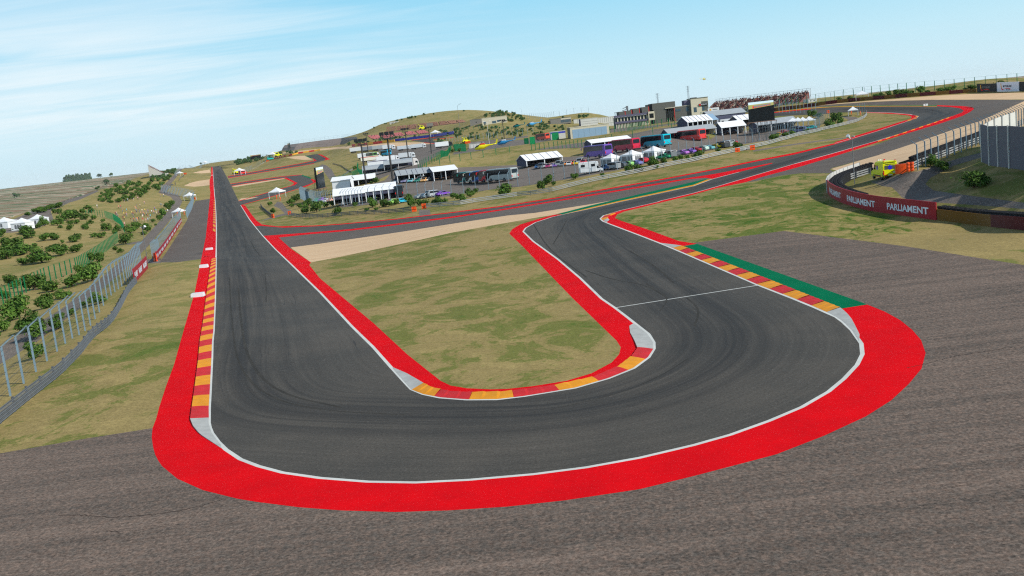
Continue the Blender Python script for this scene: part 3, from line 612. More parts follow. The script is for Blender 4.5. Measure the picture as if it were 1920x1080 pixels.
def normals2(P):
    out = []
    for i in range(len(P)):
        t = P[min(i + 1, len(P) - 1)] - P[max(i - 1, 0)]; t.z = 0
        t = t.normalized() if t.length > 1e-6 else Vector((1, 0, 0)); out.append(Vector((-t.y, t.x, 0)))
    return out                                     # to the left of travel
def wall_strip(P, h0, h1, thick, m=None, mb=None, off=0.0):
    """upright band that follows a ground path: from h0 to h1 above it, thick metres deep to the left"""
    mb = mb or MB(); N = normals2(P); k = len(P); vs = []
    for p, q in zip(P, N):
        a = p + q * off; b = p + q * (off + thick)
        vs += [(a.x, a.y, a.z + h0), (b.x, b.y, b.z + h0), (b.x, b.y, b.z + h1), (a.x, a.y, a.z + h1)]
    fs = [(0, 1, 2, 3), tuple(4 * (k - 1) + i for i in (3, 2, 1, 0))]
    for i in range(k - 1):
        for j in range(4): fs.append((4 * i + j, 4 * i + (j + 1) % 4, 4 * i + 4 + (j + 1) % 4, 4 * i + 4 + j))
    return mb.add(vs, fs, m)
def local(P, o): return [p - o for p in P]
_fc = {}
def text_geo(s, bold=.02):
    if (s, bold) in _fc: return _fc[(s, bold)]
    cu = bpy.data.curves.new('t', 'FONT'); cu.body = s; cu.offset = bold; cu.resolution_u = 3
    o = bpy.data.objects.new('t', cu); C.objects.link(o); bpy.context.view_layer.update()
    me = bpy.data.meshes.new_from_object(o.evaluated_get(bpy.context.evaluated_depsgraph_get()))
    v = np.array([q.co[:2] for q in me.vertices]); f = [tuple(p.vertices) for p in me.polygons]
    bpy.data.objects.remove(o); bpy.data.curves.remove(cu); bpy.data.meshes.remove(me)
    v -= v.min(0); r = (v, f, v[:, 0].max(), v[:, 1].max()); _fc[(s, bold)] = r; return r
def text_on(mb, s, org, ex, ey, height, m, bold=.02, width=None):
    """flat lettering whose lower left corner is org, along ex, up ey"""
    v, f, w, h = text_geo(s, bold); k = height / h; kx = k if width is None else width / w
    mb.add([org + ex * (p[0] * kx) + ey * (p[1] * k) for p in v], f, m); return w * kx

# everyday surfaces
for nm, c, r, mt, var in [
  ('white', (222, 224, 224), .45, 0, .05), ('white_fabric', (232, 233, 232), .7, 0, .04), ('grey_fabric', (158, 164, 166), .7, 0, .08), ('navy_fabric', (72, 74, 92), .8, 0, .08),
  ('dark', (34, 36, 38), .5, 0, .1), ('black_rubber', (26, 26, 28), .85, 0, .25), ('glass', (30, 36, 42), .12, 0, .1), ('window_blue', (70, 92, 104), .15, 0, .1),
  ('galv', (164, 166, 164), .6, .05, .14), ('galv_mid', (98, 100, 102), .6, .05, .14), ('galv_dark', (92, 96, 100), .6, .05, .14), ('blue_steel', (122, 144, 156), .6, .0, .12), ('green_steel', (6, 112, 64), .5, 0, .12), ('green_mesh', (8, 140, 80), .6, 0, .2),
  ('pole_dark', (62, 60, 58), .6, .2, .12), ('pole_grey', (122, 124, 126), .55, .3, .1), ('orange_plastic', (238, 88, 22), .5, 0, .08), ('concrete', (184, 180, 170), .85, 0, .08), ('beige_wall', (205, 196, 172), .85, 0, .05),
  ('dark_wall', (96, 96, 90), .8, 0, .06), ('slate_wall', (96, 92, 112), .8, 0, .06), ('grey_wall', (128, 124, 116), .85, 0, .06), ('panel_grey', (100, 100, 108), .75, 0, .05), ('panel_white', (206, 204, 196), .7, 0, .05),
  ('banner_red', (158, 14, 34), .55, 0, .06), ('belt_brown', (112, 78, 20), .7, 0, .08), ('belt_red', (84, 22, 24), .7, 0, .08), ('letter_white', (226, 228, 236), .6, 0, .03),
  ('kerb_red', (200, 36, 38), .75, 0, .14), ('kerb_yellow', (224, 146, 22), .75, 0, .12), ('kerb_white', (176, 176, 169), .85, 0, .12), ('amb_yellow', (232, 232, 6), .4, 0, .03), ('sign_red', (222, 30, 26), .4, 0, .05), ('blue', (36, 40, 214), .4, 0, .05),
  ('chrome', (190, 194, 198), .25, .8, .05), ('lamp_white', (235, 238, 240), .2, 0, .02), ('amber', (236, 120, 20), .35, 0, .05), ('seat_brown', (150, 92, 80), .8, 0, .5), ('seat_pink', (214, 122, 122), .9, 0, .3), ('seat_terra', (172, 130, 108), .9, 0, .15),
  ('timber', (136, 98, 72), .8, 0, .15), ('hangar_door', (140, 168, 190), .55, 0, .03), ('rock', (136, 122, 112), .95, 0, .25), ('hedge_green', (60, 96, 40), .9, 0, .3), ('bark', (92, 76, 58), .9, 0, .2),
  ('skin', (206, 158, 130), .7, 0, .05), ('hair', (60, 44, 34), .8, 0, .2), ('belt_blue', (60, 66, 186), .6, 0, .1), ('terra_red', (204, 52, 44), .6, 0, .1), ('sand_yellow', (236, 170, 50), .6, 0, .1), ('black_screen', (14, 18, 20), .35, 0, .02)]:
    mat(nm, lin(c), r, mt, var, {'seat_brown': 2.5, 'seat_pink': 1.6, 'seat_terra': 1.2, 'rock': .35}.get(nm, 1.5))
def colmat(c, rough=.35):
    n = 'coat_%02x%02x%02x' % c
    return n if mat(n, lin(c), rough, 0, .04) else n

# ------------------------------------------------------------------ kerbs
def kerb(label, inner, outer, cols, length=None, tips=(None, None), hi=.10):
    """sloping kerb between its track edge and its back edge, painted in blocks, with ribs across it"""
    Pi = resample(path(inner, 4), .4); n = len(Pi)
    def rs(px, n):
        P = path(px, 4); cum = np.concatenate([[0], np.cumsum([(b - a).length for a, b in zip(P, P[1:])])]); t = np.linspace(0, cum[-1], n); A_ = np.array(P)
        return [Vector((np.interp(x, cum, A_[:, 0]), np.interp(x, cum, A_[:, 1]), np.interp(x, cum, A_[:, 2]))) for x in t]
    nb = len(cols); per = max(3, int(round((n - 1) / nb))) * 2; n = nb * per + 1
    A_ = rs(inner, n); B_ = rs(outer, n); mb = MB(); rib = 3
    for b in range(nb):
        vs, fs = [], []
        for i in range(per + 1):
            k = b * per + i; fr = (i / per * rib) % 1.0 if i < per else 1.0
            if i == per: fr = 1.0
            z = .04 * fr
            a, c = A_[k], B_[k]; m_ = a.lerp(c, .55)
            vs += [(a.x, a.y, a.z + .006), (m_.x, m_.y, m_.z + hi * .6 + z), (c.x, c.y, c.z + hi + z), (c.x, c.y, c.z - .02)]
        for i in range(per):
            for j in range(3): fs.append((4 * i + j, 4 * i + j + 1, 4 * i + 5 + j, 4 * i + 4 + j))
        mb.add(vs, fs, cols[b])
    root = thing('kerb', label, 'kerb', A_[0]); o = mb.build('kerb_blocks', None, root); o.location = -root.location
    for tp in tips:
        if not tp: continue
        ti, to = tp; n2 = 10; a_, b_ = rs(ti, n2), rs(to, n2); m2 = MB(); vs, fs = [], []
        for i, (a, c) in enumerate(zip(a_, b_)):
            h = hi * (1 - i / (n2 - 1)) + .008
            vs += [(a.x, a.y, a.z + .006), (c.x, c.y, c.z + h), (c.x, c.y, c.z - .02)]
        for i in range(n2 - 1):
            for j in range(2): fs.append((3 * i + j, 3 * i + j + 1, 3 * i + 4 + j, 3 * i + 3 + j))
        m2.add(vs, fs, 'kerb_white'); t = m2.build('concrete_ramp', None, root); t.location = -root.location
    return root
RY = ['kerb_red', 'kerb_yellow']
kerb('long red and yellow kerb beside the left edge of the straight into the hairpin', [(391.6,783),(391.3,765),(393.3,732),(396.5,671),(397.5,640),(400,620),(402.8,560),(405,482.5)],
     [(357,787.5),(366.5,719),(371.7,677.5),(375,640),(380,611),(388,548),(397,485.6)], (RY * 20)[:39],
     tips=(([(391.6,783),(390.8,793),(397,812),(414,834)], [(357,787.5),(362,800),(374.8,815),(414.5,840)]),))
kerb('red and yellow kerb round the inside of the nearest hairpin, white ramps at both ends', [(772,730.5),(794,739),(826,745),(876,748.7),(933,748.2),(983,742.4),(1078,726.8),(1140,709),(1187,690),(1215,669.5),(1225,654)],
     [(794,720.5),(810,729),(842,736),(876,738),(945.5,737),(1033.6,726),(1112,709.5),(1159.6,689),(1184.7,670),(1195.7,654.5)], ['kerb_yellow', 'kerb_red'] * 4,
     tips=(([(772,730.5),(756.7,714),(737,691)], [(794,720.5),(763,701),(736.5,688.5)]), ([(1225,654),(1224.5,642),(1214,626),(1188,606)], [(1195.7,654.5),(1188,636),(1181.6,624.5),(1180,611)])))
kerb('red and yellow kerb beside the broad green painted strip', [(1262,464.5),(1286.7,475.7),(1380,515.7),(1420,533),(1487,558.5),(1526,574.5),(1550,585)], [(1277.5,461.8),(1330,482),(1430,521),(1500,549),(1575.5,579)], (['kerb_yellow', 'kerb_red'] * 8)[:15],
     tips=(([(1550,585),(1568,593.5),(1581,602.5),(1597,618),(1611,639)], [(1575.5,579),(1586,587),(1595.5,597),(1603,610),(1611.7,627)]), ([(1262,464.5),(1250,460),(1238,455.2)], [(1277.5,461.8),(1258,458.5),(1240,455.5)])))
kerb('short red and yellow kerb wrapped round the apex tip of the second bend', [(1137,416.6),(1127,410.5),(1132.5,404.3),(1148,399),(1163,394.8)], [(1143,413.5),(1139,409.5),(1142,405.5),(1152,401.3),(1164,396.8)], ['kerb_white', 'kerb_yellow', 'kerb_red', 'kerb_yellow', 'kerb_red'])
kerb('distant red and yellow kerb on the left of the straight, beyond the white blocks', [(403.6,435),(404.6,410),(403,380),(402,373)], [(399.2,433),(400,405),(400.7,385),(401,374)], ['kerb_yellow', 'kerb_red'] * 14)
kerb('yellow and red kerb along the far right track, near side of the last bend', [(1644,264.4),(1710,242.8),(1750,229.6),(1785,217.6)], [(1646,265.6),(1710,244.4),(1750,231.2),(1785,219)], ['kerb_yellow', 'kerb_red'] * 10)
kerb('little orange and red kerb at the tip of the far right bend', [(1702,227.6),(1718,222.3),(1722.3,218),(1712,215.3)], [(1701,226.4),(1714.5,221.5),(1718,218.2),(1710,216.3)], ['kerb_yellow', 'kerb_red'] * 3)

# white foam marker blocks lying on the red apron
for u, v, w, lab in [(371.5,554,3.2,'nearest and largest of the white blocks on the red apron left of the straight'), (382.5,499.7,2.9,'middle white block on the red apron left of the straight'),
                     (392.5,466.5,2.6,'small white block on the red apron, third from the viewer'), (397.6,326.8,2.6,'tiny white block on the red apron far up the straight')]:
    p = G(u, v + 2); k = mpp(p); W = (24 if v > 550 else 16 if v > 490 else 12.5 if v > 460 else 3.4) * k; D_ = W * (.62 if v > 400 else .9)
    b = MB(); h = .45
    b.add([(-W/2, -D_/2, 0), (W/2, -D_/2, 0), (W/2, D_/2, 0), (-W/2, D_/2, 0), (-W/2+.06, -D_/2+.06, h), (W/2-.06, -D_/2+.06, h), (W/2-.06, D_/2-.06, h), (-W/2+.06, D_/2-.06, h)],
          [(0, 1, 5, 4), (1, 2, 6, 5), (2, 3, 7, 6), (3, 0, 4, 7), (4, 5, 6, 7)], 'white')
    o = b.build('foam_block'); o.location = p; tag(o, lab, 'block', 'white blocks on the red apron')

# ------------------------------------------------------------------ guard rails
def guardrail(label, px, m='galv', nrail=3, side=1, post_every=4.0, group='steel guard rails', h=.98, step=6):
    P = drape(px, 2.0); o0 = P[0].copy(); Q = local(P, o0)
    root = thing('guard_rail', label, 'guard rail', o0, group=group); N = normals2(Q)
    for r in range(nrail):
        zc = h - .16 - r * (h - .12) / nrail; mb = MB(); k = len(Q); vs, fs = [], []
        prof = [(0, -.1), (.05, -.07), (.015, -.02), (.015, .02), (.05, .07), (0, .1)]
        for p, q in zip(Q, N):
            for a, z in prof: vs.append((p.x + q.x * (a + .085) * side, p.y + q.y * (a + .085) * side, p.z + zc + z))
        n = len(prof)
        for i in range(k - 1):
            for j in range(n - 1): fs.append((n * i + j, n * i + j + 1, n * i + n + j + 1, n * i + n + j))
        mb.add(vs, fs, m); mb.build('rail', None, root)
    R_ = resample(Q, post_every); pm = None
    big = MB()
    for i, p in enumerate(R_):
        if len(R_) <= 100:
            if pm is None:
                pm = MB().box((0, 0, h / 2), (.12, .16, h), 'galv_dark').build('post', None, root); pm.location = p - Vector((0, 0, 0)); pm = pm
                pmesh = pm.data
            else: inst('post', pmesh, root, p)
        else: big.box((p.x, p.y, p.z + h / 2), (.12, .16, h), 'galv_dark')
    if len(R_) > 100: tag(big.build('post', None, root), kind='stuff')
    return root
guardrail('four beam steel guard rail under the tall mesh fence at the left edge', [(-60,845),(0,795),(57,748),(114,703),(152,664),(190,622),(228,574),(256,531)], 'galv_mid', 4, -1, 3.0, h=1.05)
guardrail('dark steel guard rail in front of the shrubs below the white marquees', [(543,404.5),(560,407.5),(591.5,408.6),(625,407),(654,404.2),(700,401.5),(772,397)], 'galv_dark', 3, -1, 4.0, h=1.15)
guardrail('long pale guard rail curving below the paddock car park up to the right', [(800,390.5),(830,388),(860,385.5),(890,380.3),(973,368.2),(1000,366),(1040,359),(1157,332.5),(1219,320),(1297,304.3),(1376,286),(1440,272),(1478.7,261),(1541.7,244.6),(1604.6,229.5),(1620,222),(1625,216.5),(1624,212)], 'galv', 3, -1, 5.0, h=1.2)
guardrail('short offset piece of guard rail between two orange barriers on the bank', [(1384,284.5),(1412,279.5)], 'galv', 3, -1, 2.0)
guardrail('guard rail inside the tyre wall beside the ambulance', [(1580,355.5),(1578,350),(1585,343),(1600,336.5),(1632,327)], 'galv', 3, 1, 2.5, h=1.15)
guardrail('guard rail behind the blue fence posts on the right', [(1709,320),(1732,311),(1760,299),(1787,289),(1811,278.5),(1838,268.5),(1862,257),(1890,245),(1920,233)], 'galv', 3, 1, 2.5, h=1.15)
guardrail('little guard rail beside the infield lane near the white gazebo', [(489,386.5),(492,392),(500,399),(511,407.5)], 'galv_dark', 3, 1, 3.0)
guardrail('guard rail along the far infield lane left of the trucks', [(624,307.5),(640,312),(659,324)] , 'galv_dark', 3, 1, 5.0)
guardrail('guard rail slanting from the far infield lane towards the trucks', [(641,332),(655,321.5),(669,314.5)], 'galv', 3, 1, 5.0)
guardrail('guard rail on the far left verge between straight and service road', [(309,362),(319,352),(329,342)], 'galv', 3, 1, 6.0)
guardrail('guard rail high on the far left verge, nearest the crest', [(336,340),(342,332),(346,325)], 'galv', 3, 1, 6.0)
guardrail('dark guard rail across the top of the straight', [(345,316.5),(380,313.3),(415,311.2),(440,308)], 'galv_dark', 3, 1, 8.0)
guardrail('guard rail running beside the far lane left of the yellow vehicle', [(458,323.5),(473,317.5),(490,307.5),(504,301)], 'galv', 3, 1, 8.0)

# ------------------------------------------------------------------ catch fences
def fence(name, label, px, sp, h, m, arm=0.0, cables=6, group='catch fences', h0=0.0, r=.055, cat='fence', step=6, rail=False):
    P = drape(px, sp)
    if len(P) > 100: P = drape(px, sp * len(P) / 98.0)
    o0 = P[0].copy(); Q = local(P, o0); N = normals2(Q); root = thing(name, label, cat, o0, group=group)
    mb = MB(); mb.box((0, 0, (h + h0) / 2), (r * 2, r * 2, h - h0), m)
    if arm: mb.tube((0, 0, h - .02), (abs(arm) * .85, 0, h + abs(arm) * .62), r * .95, m, 4)
    pm = None
    for p, q in zip(Q, N):
        a = math.atan2(q.y, q.x) + (0 if arm >= 0 else math.pi)
        if pm is None: o = mb.build('post', None, root); pm = o.data; o.location = p; o.rotation_euler = (0, 0, a)
        else: inst('post', pm, root, p, a)
    for c in range(cables):
        z = h0 + (h - h0) * (c + 1) / cables - .03; w = MB()
        for a, b in zip(Q, Q[1:]): w.tube(a + Vector((0, 0, z)), b + Vector((0, 0, z)), .014 if not rail else .02, 'galv_dark' if not rail else m, 3)
        w.build('cable', None, root)
    if arm:
        w = MB(); s = 1 if arm > 0 else -1
        for (a, b), (na, nb) in zip(zip(Q, Q[1:]), zip(N, N[1:])):
            w.tube(a + na * s * abs(arm) * .85 + Vector((0, 0, h + abs(arm) * .6)), b + nb * s * abs(arm) * .85 + Vector((0, 0, h + abs(arm) * .6)), .016, 'galv_dark', 3)
        w.build('cable', None, root)
    return root
fence('catch_fence', 'nearest catch fence, tall blue posts with bent tops at the left edge', [(-70,828),(25.5,737),(115,652),(190,580),(238,530),(266,497)], 4.1, 3.7, 'blue_steel', -1.1, 6, r=.068)
fence('catch_fence', 'blue catch fence along the red banner beyond the nearest fence, left side', [(287,490),(300,471),(315,449),(330,426),(340,411)], 5.0, 3.6, 'blue_steel', -1.0, 8)
fence('catch_fence', 'blue catch fence farther up, beside the grey run-off strip', [(351,409),(357,397),(362,383),(364,374)], 5, 3.8, 'blue_steel', -1.0, 8, r=.09)
fence('catch_fence', 'blue catch fence crossing the service road at the left', [(304,361),(320,364),(340,368),(362,373)], 3.0, 4.2, 'blue_steel', 1.0, 8, r=.11, rail=True)
fence('catch_fence', 'far blue catch fence beside the lane at the left crest', [(328,330),(332,325),(337,319)], 4, 4.0, 'blue_steel', -1.0, 8)
fence('catch_fence', 'blue catch fence on the skyline above the top of the straight', [(338,316),(355,312.5),(380,309),(400,306.5)], 6, 4.5, 'blue_steel', 0, 5)
fence('catch_fence', 'thin fence on the skyline right of the straight', [(402,306),(430,303),(470,298.5),(500,295)], 8, 4.0, 'blue_steel', 0, 4)
fence('catch_fence', 'blue catch fence at the left corner of the paddock beside the dark tall screen', [(563,372),(572,377),(582,382),(593,385),(604,386)], 1.4, 4.2, 'blue_steel', 1.0, 8)
fence('catch_fence', 'blue posts in front of the long white marquees', [(604,386),(620,386.5),(640,386.5),(679,384),(702,381),(722,379),(742,377.5),(762,375),(784,372)], 3.0, 4.4, 'blue_steel', 1.2, 3)
fence('catch_fence', 'long line of blue posts along the paddock edge before the parked coaches', [(784,372),(842,367.5),(900,359),(929,353.5),(976,349),(1031,340),(1079,333),(1154,319),(1205,308.5),(1268,294),(1368,274.5),(1440,262.5),(1494,250.5),(1537,241)], 3.6, 3.8, 'blue_steel', 1.0, 2)
fence('catch_fence', 'row of blue posts beside the far right bend, behind the white gazebos', [(1461,212),(1500,212),(1530,212.5)], 3.0, 4.0, 'blue_steel', 1.0, 4)
fence('catch_fence', 'cluster of blue posts at the left end of the small lane near the gazebos', [(1530,241),(1537,236),(1546,230),(1556,226)], 2.0, 4.0, 'blue_steel', 1.0, 4)
fence('catch_fence', 'four blue posts standing at the end of the pale guard rail', [(1608,216.5),(1613,216),(1618,215.5),(1622,215)], 1.1, 3.8, 'blue_steel', 1.0, 4)
fence('catch_fence', 'blue catch fence beside the service lane on the right, bent tops toward the track', [(1721,319),(1732.5,314),(1745,308),(1759,302.5),(1773,297.5),(1787,292),(1799,287.3),(1811,282),(1823.5,277),(1835,272.2),(1850,266),(1875,256),(1900,246),(1925,236)], 2.55, 3.6, 'blue_steel', 1.0, 6, r=.07)
fence('catch_fence', 'blue catch fence behind the dark red barrier of the far right bend', [(1462,206),(1500,201.5),(1560,192),(1590,188),(1622,182.5)], 5.0, 4.0, 'blue_steel', 1.0, 4)
fence('mesh_fence', 'green mesh fence climbing across the shrubby slope at the left', [(-16,586),(30,559),(88,529),(145,509),(194,475),(222,453)], 2.9, 3.1, 'green_steel', 0, 2, 'green fences', rail=True, r=.09)
fence('mesh_fence', 'green mesh fence curving round the spectators at the left', [(234,436),(230,428),(225,421),(213,413),(198,407.5),(180,405.5),(162,407)], 2.2, 3.0, 'green_steel', 0, 3, 'green fences', rail=True, r=.08)
fence('mesh_fence', 'green mesh fence on the tan bank behind the truck park', [(785,318),(800,309.5),(818,302),(827,297),(842,287),(846,282)], 2.6, 3.2, 'green_steel', 0, 3, 'green fences', rail=True, r=.1)
fence('mesh_fence', 'long green fence in front of the yellow helicopter', [(800,313),(819,310),(832,307.3),(845,305),(873,300.5),(900,296.5),(915,293.5),(930,291),(943,288.5),(956,286.5)], 6.2, 3.2, 'green_steel', 0, 3, 'green fences', rail=True, r=.1)
fence('mesh_fence', 'green fence of close posts along the lane above the central pavilion', [(997,282),(1011,281),(1040,278.5),(1056,277.5),(1080,276),(1094,275),(1108,274),(1130,270),(1148,266.5)], 2.6, 3.0, 'green_steel', 0, 2, 'green fences', rail=True, r=.1)
fence('mesh_fence', 'green fence beside the lane behind the red and purple coaches', [(1148,266.5),(1182,260),(1217,255),(1252,248.5),(1288,241.5)], 8.5, 3.2, 'green_steel', 0, 2, 'green fences', rail=True, r=.1)
fence('mesh_fence', 'green fence in front of the dark control building', [(1144,250),(1155,248.5),(1177,245.5),(1210,241.5),(1236,238.5),(1270,235),(1298,230.5)], 3.2, 3.2, 'green_steel', 0, 2, 'green fences', rail=True, r=.1)
fence('mesh_fence', 'green fence in front of the blue shutters of the hangar', [(1072,260),(1100,256.5),(1130,252),(1142,250)], 3.4, 3.4, 'green_steel', 0, 2, 'green fences', rail=True, r=.1)
fence('mesh_fence', 'green fence on the right hillside behind the dark red barrier and billboards', [(1462,203),(1500,199),(1560,189),(1620,180.5),(1672,176),(1720,172.5),(1760,169.5),(1800,166.5),(1830,164),(1860,161),(1900,158),(1940,155)], 4.0, 4.2, 'green_steel', 0, 3, 'green fences', rail=True, r=.1)
fence('mesh_fence', 'green mesh fence round the lane below the white trucks', [(672,311),(670,318),(675,327),(688,328),(700,324)], 1.6, 3.2, 'green_steel', 0, 5, 'green fences', rail=True, r=.1)
fence('mesh_fence', 'low green fence left of the white hospitality trucks', [(622,342),(640,337),(660,331),(672,325)], 3.0, 3.0, 'green_steel', 0, 2, 'green fences', rail=True, r=.1)

# ------------------------------------------------------------------ barriers, tyre walls, banners
def banner_wall(name, label, px, h, thick, m, cat, group=None, step=5, bands=None, h0=0.0):
    P = resample(path(px, step), 1.0); o0 = P[0].copy(); Q = local(P, o0); root = thing(name, label, cat, o0, group=group)
    if bands:
        k = len(Q); seg = (k - 1) / len(bands)
        for i, bm_ in enumerate(bands):
            a, b = int(round(i * seg)), int(round((i + 1) * seg)) + 1
            if b - a >= 2: wall_strip(Q[a:b], h0, h, thick, bm_).build('panel', None, root)
    else: wall_strip(Q, h0, h, thick, m).build('panel', None, root)
    return root
PB = [(1755.7,413),(1700,405.5),(1654,399),(1625,394),(1600,387.5),(1580,381),(1566,374.5),(1556,368),(1551.5,362)]
banner_wall('banner_wall', 'curved red banner wall lettered PARLIAMENT in front of the ambulance', PB[::-1], 2.0, .12, 'banner_red', 'banner')
# lettering of the curved banner: three readable words and the tail of a fourth
def letters_on_path(root, P, spans, word, z0, z1, m='letter_white', off=.02, bold=.03):
    cum = np.concatenate([[0], np.cumsum([(b - a).length for a, b in zip(P, P[1:])])]); A_ = np.array(P); N = normals2(P)
    v, f, w, hh = text_geo(word, bold)
    for s0, s1 in spans:
        vs = []
        for p in v:
            s = s0 + p[0] / w * (s1 - s0); j = min(int(np.searchsorted(cum, s)), len(N) - 1); q = N[j]
            vs.append((np.interp(s, cum, A_[:, 0]) + q.x * off, np.interp(s, cum, A_[:, 1]) + q.y * off, np.interp(s, cum, A_[:, 2]) + z0 + (z1 - z0) * p[1] / hh))
        o = MB().add(vs, f, m).build('lettering', None, root); o.location = -root.location
def s_at(P, px):                                  # arc length along a path nearest to a photo pixel
    pr = project(P); i = int(np.argmin(np.hypot(pr[:, 0] - px[0], pr[:, 1] - px[1]))); return sum((b - a).length for a, b in zip(P[:i], P[1:i + 1]))
bn = [o for o in C.objects if o.name.startswith('banner_wall')][0]
PP = resample(path(PB[::-1], 4), .25)
_spans = [(s_at(PP, (1556, 369)), s_at(PP, (1577, 380))), (s_at(PP, (1589, 385)), s_at(PP, (1642, 397))), (s_at(PP, (1664, 400.5)), s_at(PP, (1741, 411)))]
letters_on_path(bn, PP, _spans, 'PARLIAMENT', .52, 1.32, off=-.025)
wp = [(1551.5,362),(1554,354),(1562,347),(1575,340.5),(1592,334),(1613,327)]
banner_wall('concrete_wall', 'pale ribbed wall panels curving back from the red banner', wp, 2.0, .14, 'panel_white', 'wall')
pp = resample(path(wp, 4), 1.6)
cw = [o for o in C.objects if o.name.startswith('concrete_wall')][0]
for p in pp: o = MB().box((0, 0, 1.0), (.1, .1, 2.0), 'galv').build('rib', None, cw, p - cw.location)
def tyre_wall(label, px, h, w, off=0.0, cat='tyre wall'):
    P = resample(path(px, 5), .62); o0 = P[0].copy(); Q = local(P, o0); root = thing('tyre_wall', label, cat, o0, group='black tyre walls'); N = normals2(Q)
    nr = max(1, round(w / .6)); mb = MB(); nl = max(1, round(h / .26))
    wall_strip(Q, 0, h - .2, w - .06, 'black_rubber', mb, off + .03)
    for p, q in zip(Q, N):                         # the top layer of tyres shows as rings
        for r in range(nr):
            c = p + q * (off + .3 + r * .6); n = 8; vs, fs = [], []
            for R_, z in ((.30, h - .24), (.30, h - .05), (.24, h), (.16, h - .02), (.15, h - .16)):
                for i in range(n): t = 2 * math.pi * i / n; vs.append((c.x + R_ * math.cos(t), c.y + R_ * math.sin(t), c.z + z))
            for k in range(4):
                for i in range(n): fs.append((k * n + i, k * n + (i + 1) % n, k * n + n + (i + 1) % n, k * n + n + i))
            mb.add(vs, fs, 'black_rubber')
    mb.build('tyre_stack', None, root); return root
tyre_wall('black tyre wall curving inside the banner corner next to the ambulance', [(1631,322),(1613,327),(1592,334),(1575,340.5),(1562,347),(1554,354),(1551.5,362),(1556,368),(1566,374.5),(1580,381),(1600,387.5)], 1.6, 1.8, .25)
tyre_wall('black tyre wall behind the brown and dark red belt at the right edge', [(1757,412.5),(1800,418),(1859.7,425),(1920,431.5),(1990,440)], 1.5, 1.2, .15)
tyre_wall('long black tyre wall beside the gravel behind the orange tubs', [(1684,321),(1709,313.5),(1732,305),(1760,293.5),(1787,283.5),(1811,273.5),(1838,263.5),(1862,252.5),(1890,240.5)], 1.3, 1.2, .1)
banner_wall('belt_barrier', 'brown and dark red belt barrier in front of tyres, right edge', [(1757,413),(1800,418.4),(1859.7,425.8),(1920,432.3),(1990,441)], 1.25, .1, None, 'barrier', bands=['belt_brown', 'belt_red', 'belt_brown'][:2], step=5)
banner_wall('belt_barrier', 'long dark red and brown barrier round the far right bend', [(1442,209.5),(1500,203),(1560,194.8),(1600,190.3),(1640,187),(1690,183),(1747.5,178.8),(1800,175.3),(1831,173.2)], 1.5, .5, None, 'barrier', bands=['belt_red', 'belt_brown'] * 9)
banner_wall('belt_barrier', 'distant red and yellow barrier behind the gravel of the second infield loop', [(514,298),(530,294.6),(548,291.5),(560,288.2),(600,282.4)], 2.0, .5, None, 'barrier', bands=['terra_red', 'sand_yellow'] * 8)
banner_wall('belt_barrier', 'distant red and yellow barrier below the hillside seats', [(660,275),(700,270.7),(740,266)], 2.6, .5, None, 'barrier', bands=['terra_red', 'sand_yellow'] * 4)
banner_wall('belt_barrier', 'distant blue barrier beside the far hairpin below the hillside seats', [(731,266),(760,263),(800,258),(850,251.5)], 2.4, .5, 'belt_blue', 'barrier')

def water_barrier(label, u, v, hd, L=2.4, h=1.05, rows=2, sc=1.0):
    p = G(u, v); root = thing('water_barrier', label, 'barrier', p, az(hd), 'orange barrier ends'); mb = MB()
    for k in range(rows):
        z = k * h / rows; hh = h / rows - .04
        for j in range(2):
            x = (j - .5) * L / 2; mb.prism_x([(-.25, z), (.25, z), (.25, z + hh * .35), (.16, z + hh * .5), (.16, z + hh), (-.16, z + hh), (-.16, z + hh * .5), (-.25, z + hh * .35)], x - L / 4 + .03, x + L / 4 - .03, 'orange_plastic')
    mb.build('barrier_block', None, root); return root
for u, v, hd, L, h, r, lab in [(777,397,8,1.2,1.3,2,'orange barrier block on the end of the dark guard rail below the marquees'), (795.5,391,8,1.2,1.3,2,'orange barrier block where the long pale guard rail begins'),
    (1383,285,8,1.3,1.1,2,'orange barrier block at the left end of the short offset rail'), (1411,281,8,1.3,1.25,2,'orange barrier block at the right end of the short offset rail'),
    (1553,212,8,1.2,1.2,2,'orange barrier block left of the row of small gates by the gazebo'), (292,490,60,1.2,1.5,2,'orange barrier block at the near end of the second left catch fence'),
    (512,408.5,40,1.1,1.3,2,'orange barrier block ending the small infield guard rail'), (543,402,8,1.0,1.1,2,'orange barrier block starting the dark guard rail at the infield lane'), (365,374,20,1.2,1.2,2,'orange barrier block beside the far left catch fence'),
    (502,303,8,4.0,1.8,2,'distant orange barrier left of the second infield loop'), (347,327,8,4.0,1.8,2,'distant orange barrier on the far left verge near the crest')]:
    water_barrier(lab, u, v, hd, L, h, r)
# orange tubs behind the ambulance
p = G(1693.5, 325.5); t = thing('orange_screen', 'curved plain orange barrier panel behind the ambulance', 'barrier', p, az(14), 'orange barrier ends')
m2 = MB(); n = 8
pr = [((-1.0 + 2.0 * i / n), .35 * math.cos((i / n - .5) * 2.2) - .3) for i in range(n + 1)]
vs = [(x, -y, z) for z in (0, 1.4) for x, y in pr] + [(x, -y + .5, z) for z in (0, 1.4) for x, y in pr]; q = n + 1; fs = []
for i in range(n): fs += [(i, i + 1, q + i + 1, q + i), (2 * q + i, 2 * q + i + 1, 3 * q + i + 1, 3 * q + i), (q + i, q + i + 1, 3 * q + i + 1, 3 * q + i)]
fs += [(0, q, 3 * q, 2 * q), (n, q + n, 3 * q + n, 2 * q + n)]
m2.add(vs, fs, 'orange_plastic').build('panel', None, t)
p = G(1707, 321.5); t = thing('water_barrier', 'stacked orange water barrel barrier at the end of the white guard rail', 'barrier', p, az(10), 'orange barrier ends'); mb = MB()
